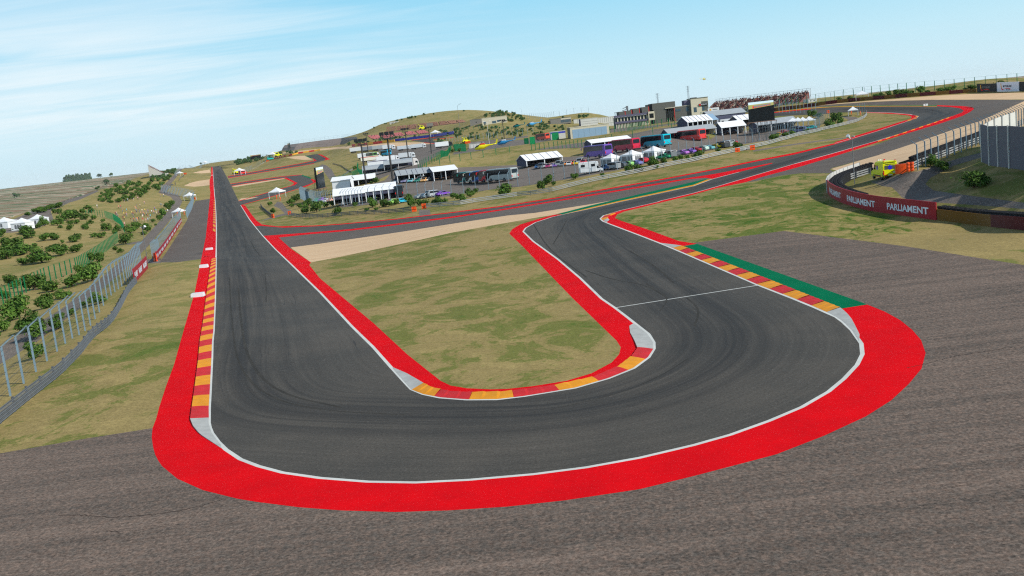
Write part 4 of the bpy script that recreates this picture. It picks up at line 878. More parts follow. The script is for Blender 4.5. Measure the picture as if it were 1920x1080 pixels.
for k in range(3):
    for x in (-.28, .28): mb.tube((x, 0, k * .45 + .02), (x, 0, k * .45 + .2), .22, 'orange_plastic', 10, .28); mb.tube((x, 0, k * .45 + .2), (x, 0, k * .45 + .44), .28, 'orange_plastic', 10, .22)
mb.build('barrel_stack', None, t)

# big panel enclosure on the right
def panel_wall(label, px, h, m, post_m, npan):
    P = resample(path(px, 4), 1.0); P = resample(P, sum((b - a).length for a, b in zip(P, P[1:])) / npan); o0 = P[0].copy(); Q = local(P, o0); root = thing('panel_wall', label, 'wall', o0)
    zt = h + max(0.0, 0); N = normals2(Q)
    for a, b in zip(Q, Q[1:]):
        mb = MB(); mb.add([(a.x, a.y, a.z - .3), (b.x, b.y, b.z - .3), (b.x, b.y, b.z + h), (a.x, a.y, a.z + h)], [(0, 1, 2, 3)], m)
        n = Vector((-(b - a).y, (b - a).x, 0)).normalized() * .08
        mb.add([(a.x + n.x, a.y + n.y, a.z - .3), (b.x + n.x, b.y + n.y, b.z - .3), (b.x + n.x, b.y + n.y, b.z + h), (a.x + n.x, a.y + n.y, a.z + h)], [(3, 2, 1, 0)], m)
        mb.add([(a.x, a.y, a.z + h), (b.x, b.y, b.z + h), (b.x + n.x, b.y + n.y, b.z + h), (a.x + n.x, a.y + n.y, a.z + h)], [(0, 1, 2, 3)], m)
        mb.build('panel', None, root)
    pm = None
    for q_, nn in zip(Q, N):
        if pm is None: pm = MB().box((0, 0, h / 2), (.15, .15, h + .25), post_m).build('post', None, root, q_).data
        else: inst('post', pm, root, q_ - nn * .08)
    return root
panel_wall('tall dark grey panel wall with pale posts on the bank at the right edge', [(1841,303.5),(1853.5,309.3),(1878,313.5),(1913.5,318.3),(1960,328),(2010,345),(2060,372)], 5.15, 'panel_grey', 'panel_white', 7)
panel_wall('tall white panel wall running back from the grey one at the right edge', [(1842,302),(1846,292),(1856,284),(1872,276),(1890,269),(1906,263)], 4.3, 'panel_white', 'galv', 6)

# billboards on the right
def billboard(label, u0, v0, u1, v1, hpx, m, letter, words, logo=True):
    a, b = G(u0, v0), G(u1, v1); ex = (b - a); L_ = ex.length; root = thing('billboard', label, 'billboard', a, 0, 'trackside billboards')
    ex.normalize(); h = hpx * mpp(a); ey = Vector((0, 0, 1)); nb = Vector((-ex.y, ex.x, 0)).normalized(); f = -nb
    mb = MB(); A0, B0 = Vector((0, 0, .1)), ex * L_ + Vector((0, 0, .1)); D_ = nb * .35
    mb.add([A0, B0, B0 + ey * h, A0 + ey * h, A0 + D_, B0 + D_, B0 + D_ + ey * h, A0 + D_ + ey * h], [(0, 1, 2, 3), (5, 4, 7, 6), (3, 2, 6, 7), (0, 3, 7, 4), (1, 5, 6, 2)], m)
    mb.build('board', None, root)
    if logo:
        s = h; org = A0 + f * .03
        def pt(x, y): return org + ex * (x * s) + ey * (y * s)
        mk = MB(); mk.add([pt(.50, .88), pt(.60, .86), pt(.66, .42), pt(.56, .42)], [(0, 1, 2, 3)], 'sand_yellow')
        mk.add([pt(.56, .42), pt(.66, .42), pt(.72, .26), pt(.66, .14)], [(0, 1, 2, 3)], 'sign_red'); mk.add([pt(.66, .14), pt(.72, .26), pt(.98, .27), pt(.80, .16)], [(0, 1, 2, 3)], 'sign_red')
        mk.build('emblem', None, root)
        lt = MB(); text_on(lt, words[0], pt(.82, .47), ex, ey, s * .22, letter, .03, s * 1.15)
        text_on(lt, words[1], pt(1.2, .14), ex, ey, s * .10, letter, .03, s * .5); lt.build('lettering', None, root)
        sw = MB()
        for i in range(6):
            x0, x1 = .95 + i * .17, .95 + (i + 1) * .17; f0, f1 = i / 6, (i + 1) / 6
            y0 = .27 + .13 * math.sin(math.pi * min(f0 * 1.0, 1)) - f0 * .10; y1 = .27 + .13 * math.sin(math.pi * f1) - f1 * .10; w0 = .045 * math.sin(math.pi * f0); w1 = .045 * math.sin(math.pi * f1)
            sw.add([pt(x0, y0 - w0), pt(x1, y1 - w1), pt(x1, y1 + w1 + .004), pt(x0, y0 + w0 + .004)], [(0, 1, 2, 3)], 'sign_red')
        sw.build('swoosh', None, root)
    return root
mat('letter_grey', lin((120, 122, 126)), .6); mat('letter_black', lin((30, 30, 36)), .6); mat('board_dark', lin((46, 48, 50)), .6, 0, .03); mat('board_white', lin((226, 228, 240)), .6, 0, .03)
billboard('dark billboard with a red and yellow curved mark and grey lettering MOTORLAND', 1832, 173.5, 1868.3, 172.8, 15.4, 'board_dark', 'letter_grey', ('MOTORLAND', 'ARAGON'))
billboard('white billboard with a red and yellow curved mark and black lettering MOTORLAND', 1869.3, 172.6, 1910.5, 171.6, 17.3, 'board_white', 'letter_black', ('MOTORLAND', 'ARAGON'))
billboard('plain dark billboard cut off by the right edge', 1911.5, 171.5, 1952, 170.5, 17.5, 'board_dark', 'letter_grey', None, False)
a = G(1731.5, 199.3); b = G(1740.5, 198.2); r = thing('marker_board', 'small white sign board on the green line of the far right bend', 'sign', a); ex = (b - a).normalized(); w = (b - a).length
MB().box((w / 2, 0, .45), (w, .25, .75), 'white').build('board', None, r); lt = MB(); text_on(lt, '25', Vector((w * .3, -.14, .25)), Vector((1, 0, 0)), Vector((0, 0, 1)), .4, 'letter_black'); lt.build('lettering', None, r)

# ------------------------------------------------------------------ vehicles
def coach(label, u, v, hd, col, sc=1.0):
    """u, v: photo pixel of the rear near-side (left) bottom corner"""
    cm = colmat(col); L_, W, Hh = 12.0, 2.55, 3.55; p = G(u, v); rz = az(hd); f = hvec(hd); r = Vector((f.y, -f.x, 0))
    c = p + f * (L_ / 2 * sc) + r * (W / 2 * sc); c.z = float(H(p.x, p.y)); root = thing('coach', label, 'coach', c, rz, 'coaches parked in the paddock'); root.scale = (sc,) * 3
    y0, y1 = -L_ / 2, L_ / 2
    prof = [(y0 + .05, .38), (y1 - .15, .38), (y1, .7), (y1 - .05, 1.3), (y1 - .45, 3.0), (y1 - .9, 3.42), (y0 + .5, Hh), (y0 + .12, 3.3), (y0, 1.2)]
    MB().prism_x(prof, -W / 2, W / 2, cm, .03).build('body', None, root)
    for s in (-1, 1):
        x = s * (W / 2 + .012); e = s * .02
        MB().prism_x([(y0 + 1.2, 2.0), (y1 - 3.2, 1.85), (y1 - 2.1, 1.6), (y1 - 1.5, .8), (y1 - .25, .62), (y1 - .12, 1.35), (y1 - .5, 2.95), (y1 - .9, 3.15), (y0 + 1.2, 3.28)], x, x + e, 'glass').build('side_window', None, root)
        MB().box((s * (W / 2 + .02), (y0 + y1) / 2, .55), (.03, L_ - 1.5, .06), 'dark').build('skirt_line', None, root)
        mm = MB(); mm.tube((s * W / 2, y1 - .4, 3.0), (s * (W / 2 + .42), y1 + .15, 2.9), .06, cm); mm.box((s * (W / 2 + .42), y1 + .15, 2.55), (.22, .12, .6), cm); mm.build('mirror', None, root)
    MB().quad((-W / 2 + .25, y0 - .06, 2.15), (W / 2 - .25, y0 - .06, 2.15), (W / 2 - .3, y0 + .02, 3.2), (-W / 2 + .3, y0 + .02, 3.2), 'glass').build('rear_window', None, root)
    MB().quad((W / 2 - .1, y1 + .02, 1.25), (-W / 2 + .1, y1 + .02, 1.25), (-W / 2 + .15, y1 - .43, 3.1), (W / 2 - .15, y1 - .43, 3.1), 'glass').build('windscreen', None, root)
    for s in (-1, 1):
        MB().box((s * (W / 2 - .2), y0 - .02, 1.35), (.2, .08, .5), 'sign_red').build('tail_light', None, root)
        for y in (y0 + 3.3, y1 - 2.6):
            w = MB().wheel((s * (W / 2 - .12), y, .5), .5, .3, 'black_rubber').build('wheel', None, root)
            MB().wheel((s * (W / 2 - .03), y, .5), .28, .16, 'galv_dark', 10).build('rim', None, w)
    bmp = MB().box((0, y0 - .04, .55), (W - .1, .12, .3), 'dark').build('bumper', None, root)
    return root
for lab, u, v, hd, col in [('violet coach parked behind the white campervan and arched window tents', 1135.2, 295.2, -25, (118, 84, 172)), ('crimson coach nose to tail between the violet and turquoise coaches', 1187.5, 283.2, -25, (206, 40, 72)),
    ('turquoise coach third in the line of four coloured coaches', 1245.6, 275.8, -25, (6, 186, 204)), ('bright red coach at the right end of the coach line', 1312.2, 264.4, -25, (226, 62, 58)), ('distant orange red coach in front of the blue hangar', 1023.6, 262.2, -25, (232, 84, 62))]:
    coach(lab, u, v, hd, col, 1.22 if u > 1100 else 1.0)
base = G(960, 339); HD = -38; stp = Vector((hvec(HD).y, -hvec(HD).x, 0)) * 2.95 + hvec(HD) * 7.5
for i, (lab, col) in enumerate([('silver grey coach nearest in the row beside the mesh fence', (172, 178, 174)), ('red coach second in the close row next to the silver one', (222, 36, 46)), ('blue coach in the close row between red and cream coaches', (34, 104, 178)),
    ('cream coach in the close row between blue and green coaches', (214, 210, 190)), ('sea green coach in the close row beside the black one', (8, 136, 124)), ('black coach at the left end of the close row by the white canopy', (36, 36, 40))]):
    q = base + stp * i; pr = project([Vector((q.x, q.y, float(H(q.x, q.y))))])[0]; coach(lab, pr[0], pr[1], HD, col, 1.06)
coach('black coach whose dark tail stands at the end of the long white marquee', 741.5, 371, -6, (40, 42, 44), .98)
coach('bright green coach among the white trucks left of the floodlight mast', 700.5, 297.5, -28, (96, 150, 62), 1.5)
coach('bright cyan coach behind the white trucks by the floodlight mast', 727.5, 291.8, -28, (0, 186, 226), 1.4)

def car(label, u, v, hd, col, kind='sedan', sc=1.0, group='cars in the paddock car park'):
    cm = colmat(col); p = G(u, v); root = thing({'sedan': 'parked_car', 'hatch': 'parked_car', 'van': 'parked_van'}[kind], label, 'van' if kind == 'van' else 'car', p, az(hd), group); root.scale = (sc,) * 3
    if kind == 'van': L_, W, Hh = 4.9, 1.95, 2.05; body = [(-2.4, .3), (2.35, .3), (2.45, .75), (2.3, 1.05), (1.55, 1.2), (.95, 1.95), (.5, 2.05), (-2.25, 2.05), (-2.45, 1.6)]; gl = [(-2.0, 1.25), (1.5, 1.25), (.98, 1.82), (-2.0, 1.88)]
    elif kind == 'hatch': L_, W, Hh = 4.0, 1.75, 1.5; body = [(-1.95, .3), (1.95, .3), (2.0, .62), (1.75, .84), (.95, .95), (.35, 1.42), (-1.0, 1.48), (-1.7, 1.2), (-2.0, .8)]; gl = [(-1.6, .95), (.85, .95), (.32, 1.36), (-.95, 1.4)]
    else: L_, W, Hh = 4.5, 1.8, 1.45; body = [(-2.2, .3), (2.2, .3), (2.25, .6), (2.0, .8), (1.05, .92), (.45, 1.38), (-.75, 1.42), (-1.45, 1.0), (-2.15, .92), (-2.25, .6)]; gl = [(-1.3, .96), (.98, .93), (.4, 1.32), (-.7, 1.35)]
    MB().prism_x(body, -W / 2, W / 2, cm, .05).build('body', None, root)
    for s in (-1, 1): MB().prism_x(gl, s * (W / 2 - .02), s * (W / 2 + .012), 'glass').build('side_window', None, root)
    k = body.index(max(body, key=lambda q: q[1] * 10 + q[0])); fr = [q for q in body if q[0] > 0 and q[1] > .85]; a, b = fr[-2] if kind != 'van' else fr[1], fr[-1] if kind != 'van' else fr[2]
    e = .02; MB().quad((-W / 2 + .15, a[0] + e, a[1] + e), (W / 2 - .15, a[0] + e, a[1] + e), (W / 2 - .22, b[0] + e, b[1] + e), (-W / 2 + .22, b[0] + e, b[1] + e), 'glass').build('windscreen', None, root)
    bk = [q for q in body if q[0] < 0 and q[1] > .95]
    if len(bk) > 1: MB().quad((-W / 2 + .22, bk[0][0] - e, bk[0][1] - .05), (W / 2 - .22, bk[0][0] - e, bk[0][1] - .05), (W / 2 - .15, bk[1][0] - e, bk[1][1] + .06), (-W / 2 + .15, bk[1][0] - e, bk[1][1] + .06), 'glass').build('rear_window', None, root)
    for s in (-1, 1):
        MB().box((s * (W / 2 - .25), L_ / 2 - .08, .62), (.34, .12, .14), 'lamp_white').build('headlight', None, root)
        MB().box((s * (W / 2 - .2), -L_ / 2 + .1, .72 if kind != 'van' else 1.0), (.2, .1, .18), 'sign_red').build('tail_light', None, root)
        for y in (-L_ * .29, L_ * .3):
            w = MB().wheel((s * (W / 2 - .1), y, .32), .32, .22, 'black_rubber').build('wheel', None, root); MB().wheel((s * (W / 2 - .04), y, .32), .19, .12, 'galv', 8).build('rim', None, w)
    return root
S, HB, V = 'sedan', 'hatch', 'van'
for u, v, hd, col, kd, lab in [
  (791,371.5,55,(150,160,164),S,'silver saloon, leftmost of the four cars by the paddock fence'), (802,370.5,55,(120,136,148),HB,'blue grey hatchback beside the silver saloon by the fence'), (814,368.5,55,(176,182,186),V,'silver van between the blue grey car and the purple one'), (830.5,366,60,(132,84,190),S,'purple saloon at the end of the four cars by the fence'),
  (1136,318,-40,(40,88,140),S,'dark blue saloon just right of the white campervan'), (1150,317,-35,(150,156,160),V,'grey van parked in front of the first arched window tent'), (1166,314,-35,(92,98,102),HB,'charcoal hatchback right of the grey van'), (1179,311.5,-30,(150,206,120),HB,'pale green hatchback below the arched window tents'),
  (1192,309.5,-35,(112,118,176),S,'lavender blue saloon below the middle arched window tent'), (1205,305,-30,(190,48,58),HB,'red hatchback right of the lavender saloon'), (1214,303,-30,(60,66,78),S,'dark slate saloon before the third arched window tent'), (1243,297.5,-60,(40,150,104),S,'green saloon half hidden by shrubs'),
  (1256.5,295,-20,(120,126,130),V,'grey van right of the third arched window tent'), (1265.5,293.5,-20,(84,90,96),HB,'dark grey hatchback beside the grey van'), (1278.5,290,-40,(176,112,196),S,'pink violet saloon in the car park'), (1292,288,-40,(128,92,186),S,'violet saloon right of the pink one'), (1303,284.5,-40,(176,44,52),S,'dark red saloon above the big shrub'),
  (1317,282.5,-40,(190,214,200),HB,'pale mint hatchback right of the dark red saloon'), (1327,281,-40,(104,170,176),S,'teal grey saloon in the car park'), (1341,278.5,-50,(224,196,40),S,'yellow saloon in the car park'), (1349,274,-30,(140,148,150),S,'grey saloon behind the yellow one'), (1357.5,277,-15,(74,78,82),V,'charcoal van right of the yellow saloon'), (1365,275.5,-25,(158,166,168),V,'silver van beside the charcoal van'),
  (1371,270.5,-50,(214,46,58),S,'red saloon behind the silver van'), (1459,255.5,-70,(228,190,40),S,'yellow saloon beside the big screen scaffold'), (1468,250.5,-60,(200,50,60),S,'red saloon behind the lone yellow saloon'), (1487,249,-60,(96,150,110),S,'green saloon below the row of gazebos'), (1500,247.5,-60,(108,112,148),V,'slate blue van below the row of gazebos'), (1521,241.5,-70,(60,190,190),S,'turquoise saloon at the end of the paddock'),
  (1489,246,-60,(120,124,130),V,'grey van behind the green saloon by the gazebos')]:
    car(lab, u, v, hd, col, kd, .9)
for u, v, hd, col, lab in [(597.5,378,30,(40,190,140),'mint green racing car behind the blue corner fence'), (606,377,30,(150,110,200),'violet racing car behind the blue corner fence'), (614.5,379,30,(230,230,232),'white racing car behind the blue corner fence'), (623,378,30,(226,170,150),'salmon racing car behind the blue corner fence'),
  (741,381.5,70,(170,226,110),'lime racing car below the tail of the black coach'), (756,380,70,(40,190,226),'bright cyan racing car below the tail of the black coach')]: car(lab, u, v, hd, col, S, .95, 'racing cars at the paddock front')
row1 = [((60,150,130),S,'teal green'), ((150,156,160),V,'grey'), ((206,210,212),S,'white'), ((150,150,190),S,'lilac grey'), ((140,146,150),V,'mid grey'), ((120,190,200),S,'sky blue'), ((222,170,160),S,'salmon'), ((40,140,116),S,'emerald'), ((146,152,152),V,'ash grey'), ((236,180,110),S,'peach'), ((210,214,210),S,'off white')]
for i, (col, kd, cn) in enumerate(row1): car(f'{cn} {"van" if kd == V else "saloon"} in the nose out row left of the black coach', 741.5 + i * 6.1, 342.2 - i * .28 + (.9 if i % 2 else 0), 200, col, kd, 1.0, 'cars in the row left of the coaches')
row2 = [((44,104,160),S,'blue'), ((96,100,104),V,'dark grey'), ((206,206,212),S,'white'), ((176,60,110),S,'magenta'), ((214,196,196),S,'pearl'), ((132,84,178),S,'purple'), ((146,152,152),V,'grey'), ((120,126,128),HB,'graphite'), ((238,140,40),S,'orange'), ((220,220,216),S,'chalk white'), ((230,76,40),HB,'scarlet'), ((236,196,40),S,'yellow'), ((160,166,166),V,'light grey'), ((206,70,80),S,'rose red')]
for i, (col, kd, cn) in enumerate(row2): car(f'{cn} {"van" if kd == V else "car"} in the long row left of the white campervan', 1008.5 + i * 6.6, 315.5 - i * .68 + (.8 if i % 2 else 0), 195, col, kd, .92, 'cars in the row left of the campervan')

# campervan
p = G(1109, 324.6); t = thing('campervan', 'white campervan facing right among the parked cars', 'campervan', p, az(95))
MB().prism_x([(-3.1, .4), (1.4, .4), (1.4, 1.9), (2.0, 2.1), (1.9, 2.75), (1.3, 2.95), (-3.0, 2.95), (-3.15, 2.6)], -1.1, 1.1, 'white', .03).build('body', None, t)
MB().prism_x([(1.35, .4), (3.1, .4), (3.15, .85), (2.5, 1.15), (1.75, 1.95), (1.35, 1.95)], -1.0, 1.0, 'white', .03).build('cab', None, t)
for s in (-1, 1):
    for y0, y1 in ((-2.5, -1.5), (.1, 1.1)): MB().box((s * 1.11, (y0 + y1) / 2, 2.05), (.04, y1 - y0, .62), 'glass').build('window', None, t)
    MB().prism_x([(1.5, 1.2), (2.35, 1.2), (1.8, 1.8), (1.5, 1.8)], s * .99, s * 1.02, 'glass').build('cab_window', None, t)
    for y in (-1.6, 2.3):
        w = MB().wheel((s * .95, y, .36), .36, .25, 'black_rubber').build('wheel', None, t); MB().wheel((s * 1.03, y, .36), .2, .12, 'galv', 8).build('rim', None, w)
MB().quad((-.85, 2.55, 1.18), (.85, 2.55, 1.18), (.8, 1.82, 1.97), (-.8, 1.82, 1.97), 'glass').build('windscreen', None, t)
dup(t, G(1364.5, 236), az(95), label='white campervan behind the white canopy near the big screen')

# ambulance
f = hvec(3); r = Vector((f.y, -f.x, 0)); p = G(1656.5, 338.6); c = p + f * 2.75 + r * 1.02; c.z = float(H(p.x, p.y)) + .02
t = thing('ambulance', 'yellow ambulance van with a blue star on its rear window, seen from behind', 'ambulance', c, az(3)); t.scale = (1.05,) * 3; y0, y1 = -2.75, 2.75
MB().prism_x([(y0, .42), (y1 - .1, .42), (y1, .8), (y1 - .15, 1.1), (y1 - .95, 1.3), (y1 - 1.75, 2.25), (y1 - 2.2, 2.52), (y0 + .1, 2.56), (y0, 2.3)], -1.02, 1.02, 'amb_yellow', .03).build('body', None, t)
MB().prism_x([(y0 + .05, 2.5), (y1 - 2.3, 2.46), (y1 - 2.6, 2.62), (y0 + .3, 2.68), (y0 - .12, 2.66), (y0 - .12, 2.54)], -.92, .92, 'amb_yellow', .02).build('roof_fairing', None, t)
MB().quad((-.8, y0 - .012, 1.5), (.8, y0 - .012, 1.5), (.78, y0 - .012, 2.05), (-.78, y0 - .012, 2.05), 'window_grey' if mat('window_grey', lin((92, 94, 84)), .3) and 0 else 'window_grey').build('rear_window', None, t)
st = MB()
for k in range(3):
    a = math.radians(60 * k + 90); d = Vector((math.cos(a), 0, math.sin(a))); n_ = Vector((-d.z, 0, d.x)) * .085; cc = Vector((0, y0 - .025 - .001 * k, 1.78)); st.add([cc - d * .33 - n_, cc + d * .33 - n_, cc + d * .33 + n_, cc - d * .33 + n_], [(0, 1, 2, 3)], 'blue')
st.build('blue_star', None, t)
for s in (-1, 1):
    MB().prism_x([(y1 - 2.3, 1.42), (y1 - 1.2, 1.42), (y1 - 1.75, 2.08), (y1 - 2.3, 2.12)], s * 1.01, s * 1.035, 'glass').build('cab_window', None, t)
    sw = MB().prism_x([(y1 - 3.4, 1.42), (y1 - 2.6, 1.42), (y1 - 2.6, 2.05), (y1 - 3.4, 2.05)], s * 1.01, s * 1.035, 'glass').build('side_window', None, t)
    MB().box((s * 1.045, y1 - 3.0, 1.72), (.012, .36, .42), 'blue').build('blue_star', None, sw)
    MB().box((s * 1.025, 0, .62), (.03, 3.4, .14), 'dark').build('side_moulding', None, t); MB().box((s * 1.03, -.2, .5), (.025, 2.4, .09), 'amber').build('warning_stripe', None, t)
    MB().box((s * .93, y0 - .02, 1.1), (.14, .07, .55), 'sign_red').build('tail_light', None, t); MB().box((s * .6, y0 - .02, .72), (.42, .05, .16), 'sign_red').build('reflector', None, t)
    MB().box((s * 1.0, y0 + .08, .75), (.12, .2, .62), 'dark').build('corner_bumper', None, t); MB().box((s * .8, y0 + .2, 2.74), (.14, .2, .1), 'sign_red').build('beacon', None, t)
    mi = MB().box((s * 1.2, y1 - 1.3, 1.5), (.2, .12, .34), 'dark').build('mirror', None, t)
    for y in (y0 + 1.0, y1 - .95):
        w = MB().wheel((s * .88, y, .36), .37, .24, 'black_rubber').build('wheel', None, t); MB().wheel((s * .96, y, .36), .2, .12, 'galv_dark', 8).build('rim', None, w)
MB().box((0, y0 - .03, .5), (1.7, .14, .16), 'dark').build('bumper', None, t)
MB().box((0, y0 - .03, .72), (.5, .03, .13), 'white').build('number_plate', None, t); MB().box((.25, y0 - .02, 1.2), (.2, .03, .07), 'dark').build('door_handle', None, t)
MB().tube((.5, y0 - .002, 1.05), (.5, y0 - .03, 1.05), .13, 'white', 12).build('round_badge', None, t)
lt = MB(); text_on(lt, 'AMBULANCIA', Vector((-.7, y0 - .02, 2.14)), Vector((1, 0, 0)), Vector((0, 0, 1)), .15, 'letter_black', .02, 1.4); lt.build('lettering', None, t)
bc = MB(); [bc.box((x, .6, 2.74), (.18, .2, .16), 'lamp_white') for x in (-.5, -.2)]; bc.build('beacon', None, t); MB().box((.3, .5, 2.74), (.2, .2, .14), 'sign_red').build('beacon', None, t)

# trucks
def truck(label, u, v, hd, trailer=(226, 228, 228), cab=(228, 230, 230), stripe=None, awning=None, sc=1.0, tr_len=12.5, group='trucks in the paddock', cab_on=True, cabw=None):
    p = G(u, v); root = thing('articulated_truck' if cab_on else 'trailer', label, 'truck' if cab_on else 'trailer', p, az(hd), group); root.scale = (sc,) * 3
    tm, cm = colmat(trailer), colmat(cab); W = 2.5; y1 = tr_len / 2 - 1.5; y0 = y1 - tr_len
    MB().prism_x([(y0, 1.1), (y1, 1.1), (y1, 3.95), (y1 - .1, 4.0), (y0 + .1, 4.0), (y0, 3.95)], -W / 2, W / 2, tm, .015).build('trailer_box', None, root)
    MB().box((0, (y0 + y1) / 2, .95), (1.0, tr_len - .6, .28), 'dark').build('chassis', None, root)
    for s in (-1, 1):
        for y in (y0 + 1.2, y0 + 2.5, y0 + 3.8): MB().wheel((s * 1.0, y, .5), .5, .32, 'black_rubber').build('wheel', None, root)
        if stripe: MB().box((s * (W / 2 + .012), (y0 + y1) / 2, 3.55), (.02, tr_len - .4, .42), colmat(stripe)).build('stripe', None, root)
    if cab_on:
        a = y1 + .35
        MB().prism_x([(a, .5), (a + 2.3, .5), (a + 2.4, 1.4), (a + 2.15, 2.7), (a + 1.7, 3.4), (a + .9, 3.75), (a, 3.75)], -1.24, 1.24, cm, .03).build('cab', None, root)
        MB().quad((1.05, a + 2.38, 1.6), (-1.05, a + 2.38, 1.6), (-1.0, a + 2.2, 2.6), (1.0, a + 2.2, 2.6), 'glass').build('windscreen', None, root)
        for s in (-1, 1):
            MB().prism_x([(a + .9, 1.65), (a + 2.0, 1.65), (a + 1.85, 2.5), (a + .9, 2.5)], s * 1.23, s * 1.26, 'glass').build('cab_window', None, root)
            for y in (a + .3 - .9, a + 1.5): MB().wheel((s * 1.0, y, .5), .5, .32, 'black_rubber').build('wheel', None, root)
    if awning:                                     # rounded awning on the right-hand side, dark underneath
        n = 6; prof = [(W / 2 + 4.4 * math.sin(i / n * math.pi / 2), 2.3 + 1.7 * math.cos(i / n * math.pi / 2)) for i in range(n + 1)]; aw = MB()
        vs = [(x, y, z) for y in (y0, y1) for x, z in prof] + [(x, y, z - .12) for y in (y0, y1) for x, z in prof]; q = n + 1
        fs = [(i, i + 1, q + i + 1, q + i) for i in range(n)] + [(2 * q + i, 2 * q + i + 1, 3 * q + i + 1, 3 * q + i) for i in range(n)] + [(n, q + n, 3 * q + n, 2 * q + n)]
        for b_ in (0, q): fs += [(b_ + i, b_ + i + 1, 2 * q + b_ + i + 1, 2 * q + b_ + i) for i in range(n)]
        aw.add(vs, fs, awning).build('awning', None, root)
        MB().box((W / 2 + .06, (y0 + y1) / 2, 2.0), (.05, tr_len - .3, 1.9), 'navy_fabric').build('awning_back', None, root)
        for y in (y0 + .1, (y0 + y1) / 2, y1 - .1): MB().tube((W / 2 + 4.3, y, 0), (W / 2 + 4.3, y, 2.4), .08, 'white').build('awning_leg', None, root)
        MB().box((W / 2 + 2.2, y0 - .03, 1.7), (.3, .1, 3.4), 'concrete').build('end_post', None, root); MB().box((W / 2 + 2.2, y1 + .1, 1.9), (.5, .12, 3.6), 'concrete').build('end_post', None, root)
    return root
for u, v, hd, kw, lab in [
  (714,325,84,dict(stripe=(20,180,220), awning='grey_fabric', sc=1.0),'white articulated truck with cyan roof stripe and long grey awning'),
  (754,315,84,dict(trailer=(190,194,194), awning='grey_fabric', sc=1.0, cab=(232,226,220)),'grey truck with awning, white cab nearest the tan bank'),
  (713,312,80,dict(trailer=(222,224,224), stripe=(70,60,90), sc=1.12),'white truck with dark blue stripe behind the cyan striped one'),
  (728,303.5,80,dict(sc=1.12, trailer=(228,230,230)),'plain white truck right of the tall middle mast'),
  (698,303,80,dict(stripe=(200,60,60), sc=1.15, trailer=(226,222,206)),'cream truck with red roof stripe left of the middle mast'),
  (692,297,80,dict(sc=1.25),'white truck in front of the green coach'),
  (764,297.5,96,dict(sc=1.12, tr_len=8),'single white truck parked alone beside the fourth mast'),
  (760,281.5,100,dict(sc=1.0, tr_len=10),'left one of two white trucks at the back of the paddock'), (785,279,100,dict(sc=1.0, tr_len=10),'right one of two white trucks at the back of the paddock'),
  (833,276.8,80,dict(sc=1.1, tr_len=9, cab=(40,42,44)),'white trailer with a black cab alone at the paddock edge'),
  (672,285.5,95,dict(sc=1.25, tr_len=10),'far white truck at the left end of the back row'), (694,283.5,95,dict(sc=1.2, tr_len=10, trailer=(140,146,156)),'far grey truck in the back row'), (714,281.5,95,dict(sc=1.2, tr_len=10, trailer=(176,180,180)),'far silver truck in the back row'), (730,281,95,dict(sc=1.2, tr_len=7),'far white truck at the right end of the back row')]:
    truck(lab, u, v, hd, **kw)

# ------------------------------------------------------------------ tents and canopies
def arch_windows(mb, w, h, n, xoff, z0, face_y, m='pole_grey'):
    """arched tent windows drawn as panes on a wall at y = face_y"""
    for i in range(n):
        cx = xoff + (i - (n - 1) / 2) * w * 1.15; vs = [(cx - w / 2, face_y, z0), (cx + w / 2, face_y, z0), (cx + w / 2, face_y, z0 + h * .6)]
        for k in range(1, 6): a = math.pi * k / 6; vs.append((cx + w / 2 * math.cos(a), face_y, z0 + h * .6 + h * .4 * math.sin(a)))
        vs.append((cx - w / 2, face_y, z0 + h * .6)); mb.poly(vs, m)
    return mb
def pagoda(label, u, v, hd, w, wall_h, peak, front_n=3, side_n=2, side='grey_fabric', sc=1.0, group='white marquees with arched windows'):
    p = G(u, v); t = thing('marquee_tent', label, 'tent', p, az(hd), group); t.scale = (sc,) * 3; e = w / 2; o = e + .12
    sw_ = min(1.0, wall_h / 3.0); rf = MB(); n = 6; rings = []
    for k in range(n + 1):
        f = k / n; r = o * (1 - f); z = wall_h + (peak - wall_h) * (f ** 1.5); rings.append([(-r, -r, z), (r, -r, z), (r, r, z), (-r, r, z)])
    vs = [q for r in rings for q in r]; fs = [(4 * k + i, 4 * k + (i + 1) % 4, 4 * k + 4 + (i + 1) % 4, 4 * k + 4 + i) for k in range(n) for i in range(4)]
    rf.add(vs, fs, 'white_fabric'); rf.add([(-o, -o, wall_h - .25), (o, -o, wall_h - .25), (o, o, wall_h - .25), (-o, o, wall_h - .25), (-o, -o, wall_h), (o, -o, wall_h), (o, o, wall_h), (-o, o, wall_h)], [(i, (i + 1) % 4, 4 + (i + 1) % 4, 4 + i) for i in range(4)], 'white_fabric')
    rf.build('roof', None, t)
    MB().box((0, 0, wall_h / 2), (w, w, wall_h - .1), 'white_fabric').build('wall', None, t)
    if front_n: arch_windows(MB(), .95 * sw_, 1.7 * sw_, front_n, 0, .7 * sw_, -e - .015).build('arched_window', None, t)
    if side_n:
        sm = MB(); [sm.poly([(-e - .015, y0, .35), (-e - .015, y0 + w * .42, .35), (-e - .015, y0 + w * .42, wall_h - .45), (-e - .015, y0, wall_h - .45)], 'pole_grey') for y0 in (-e + .15, .1)]; sm.build('side_window', None, t)
    return t
pagoda('white marquee with two arched windows, leftmost of the three at the left edge', 11, 428, 8, 6.2, 2.6, 4.2, 2, 0)
pagoda('white marquee with three arched windows, nearest of the three at the left edge', 44, 430.5, 8, 5.6, 2.7, 4.3, 3, 0)
pagoda('white marquee half hidden by a shrub, rightmost of the three at the left edge', 73, 422, 8, 5.6, 2.6, 4.2, 2, 0)
pagoda('white arched window marquee, leftmost of three behind the parked cars', 1147.5, 310, -38, 4.1, 2.1, 3.2)
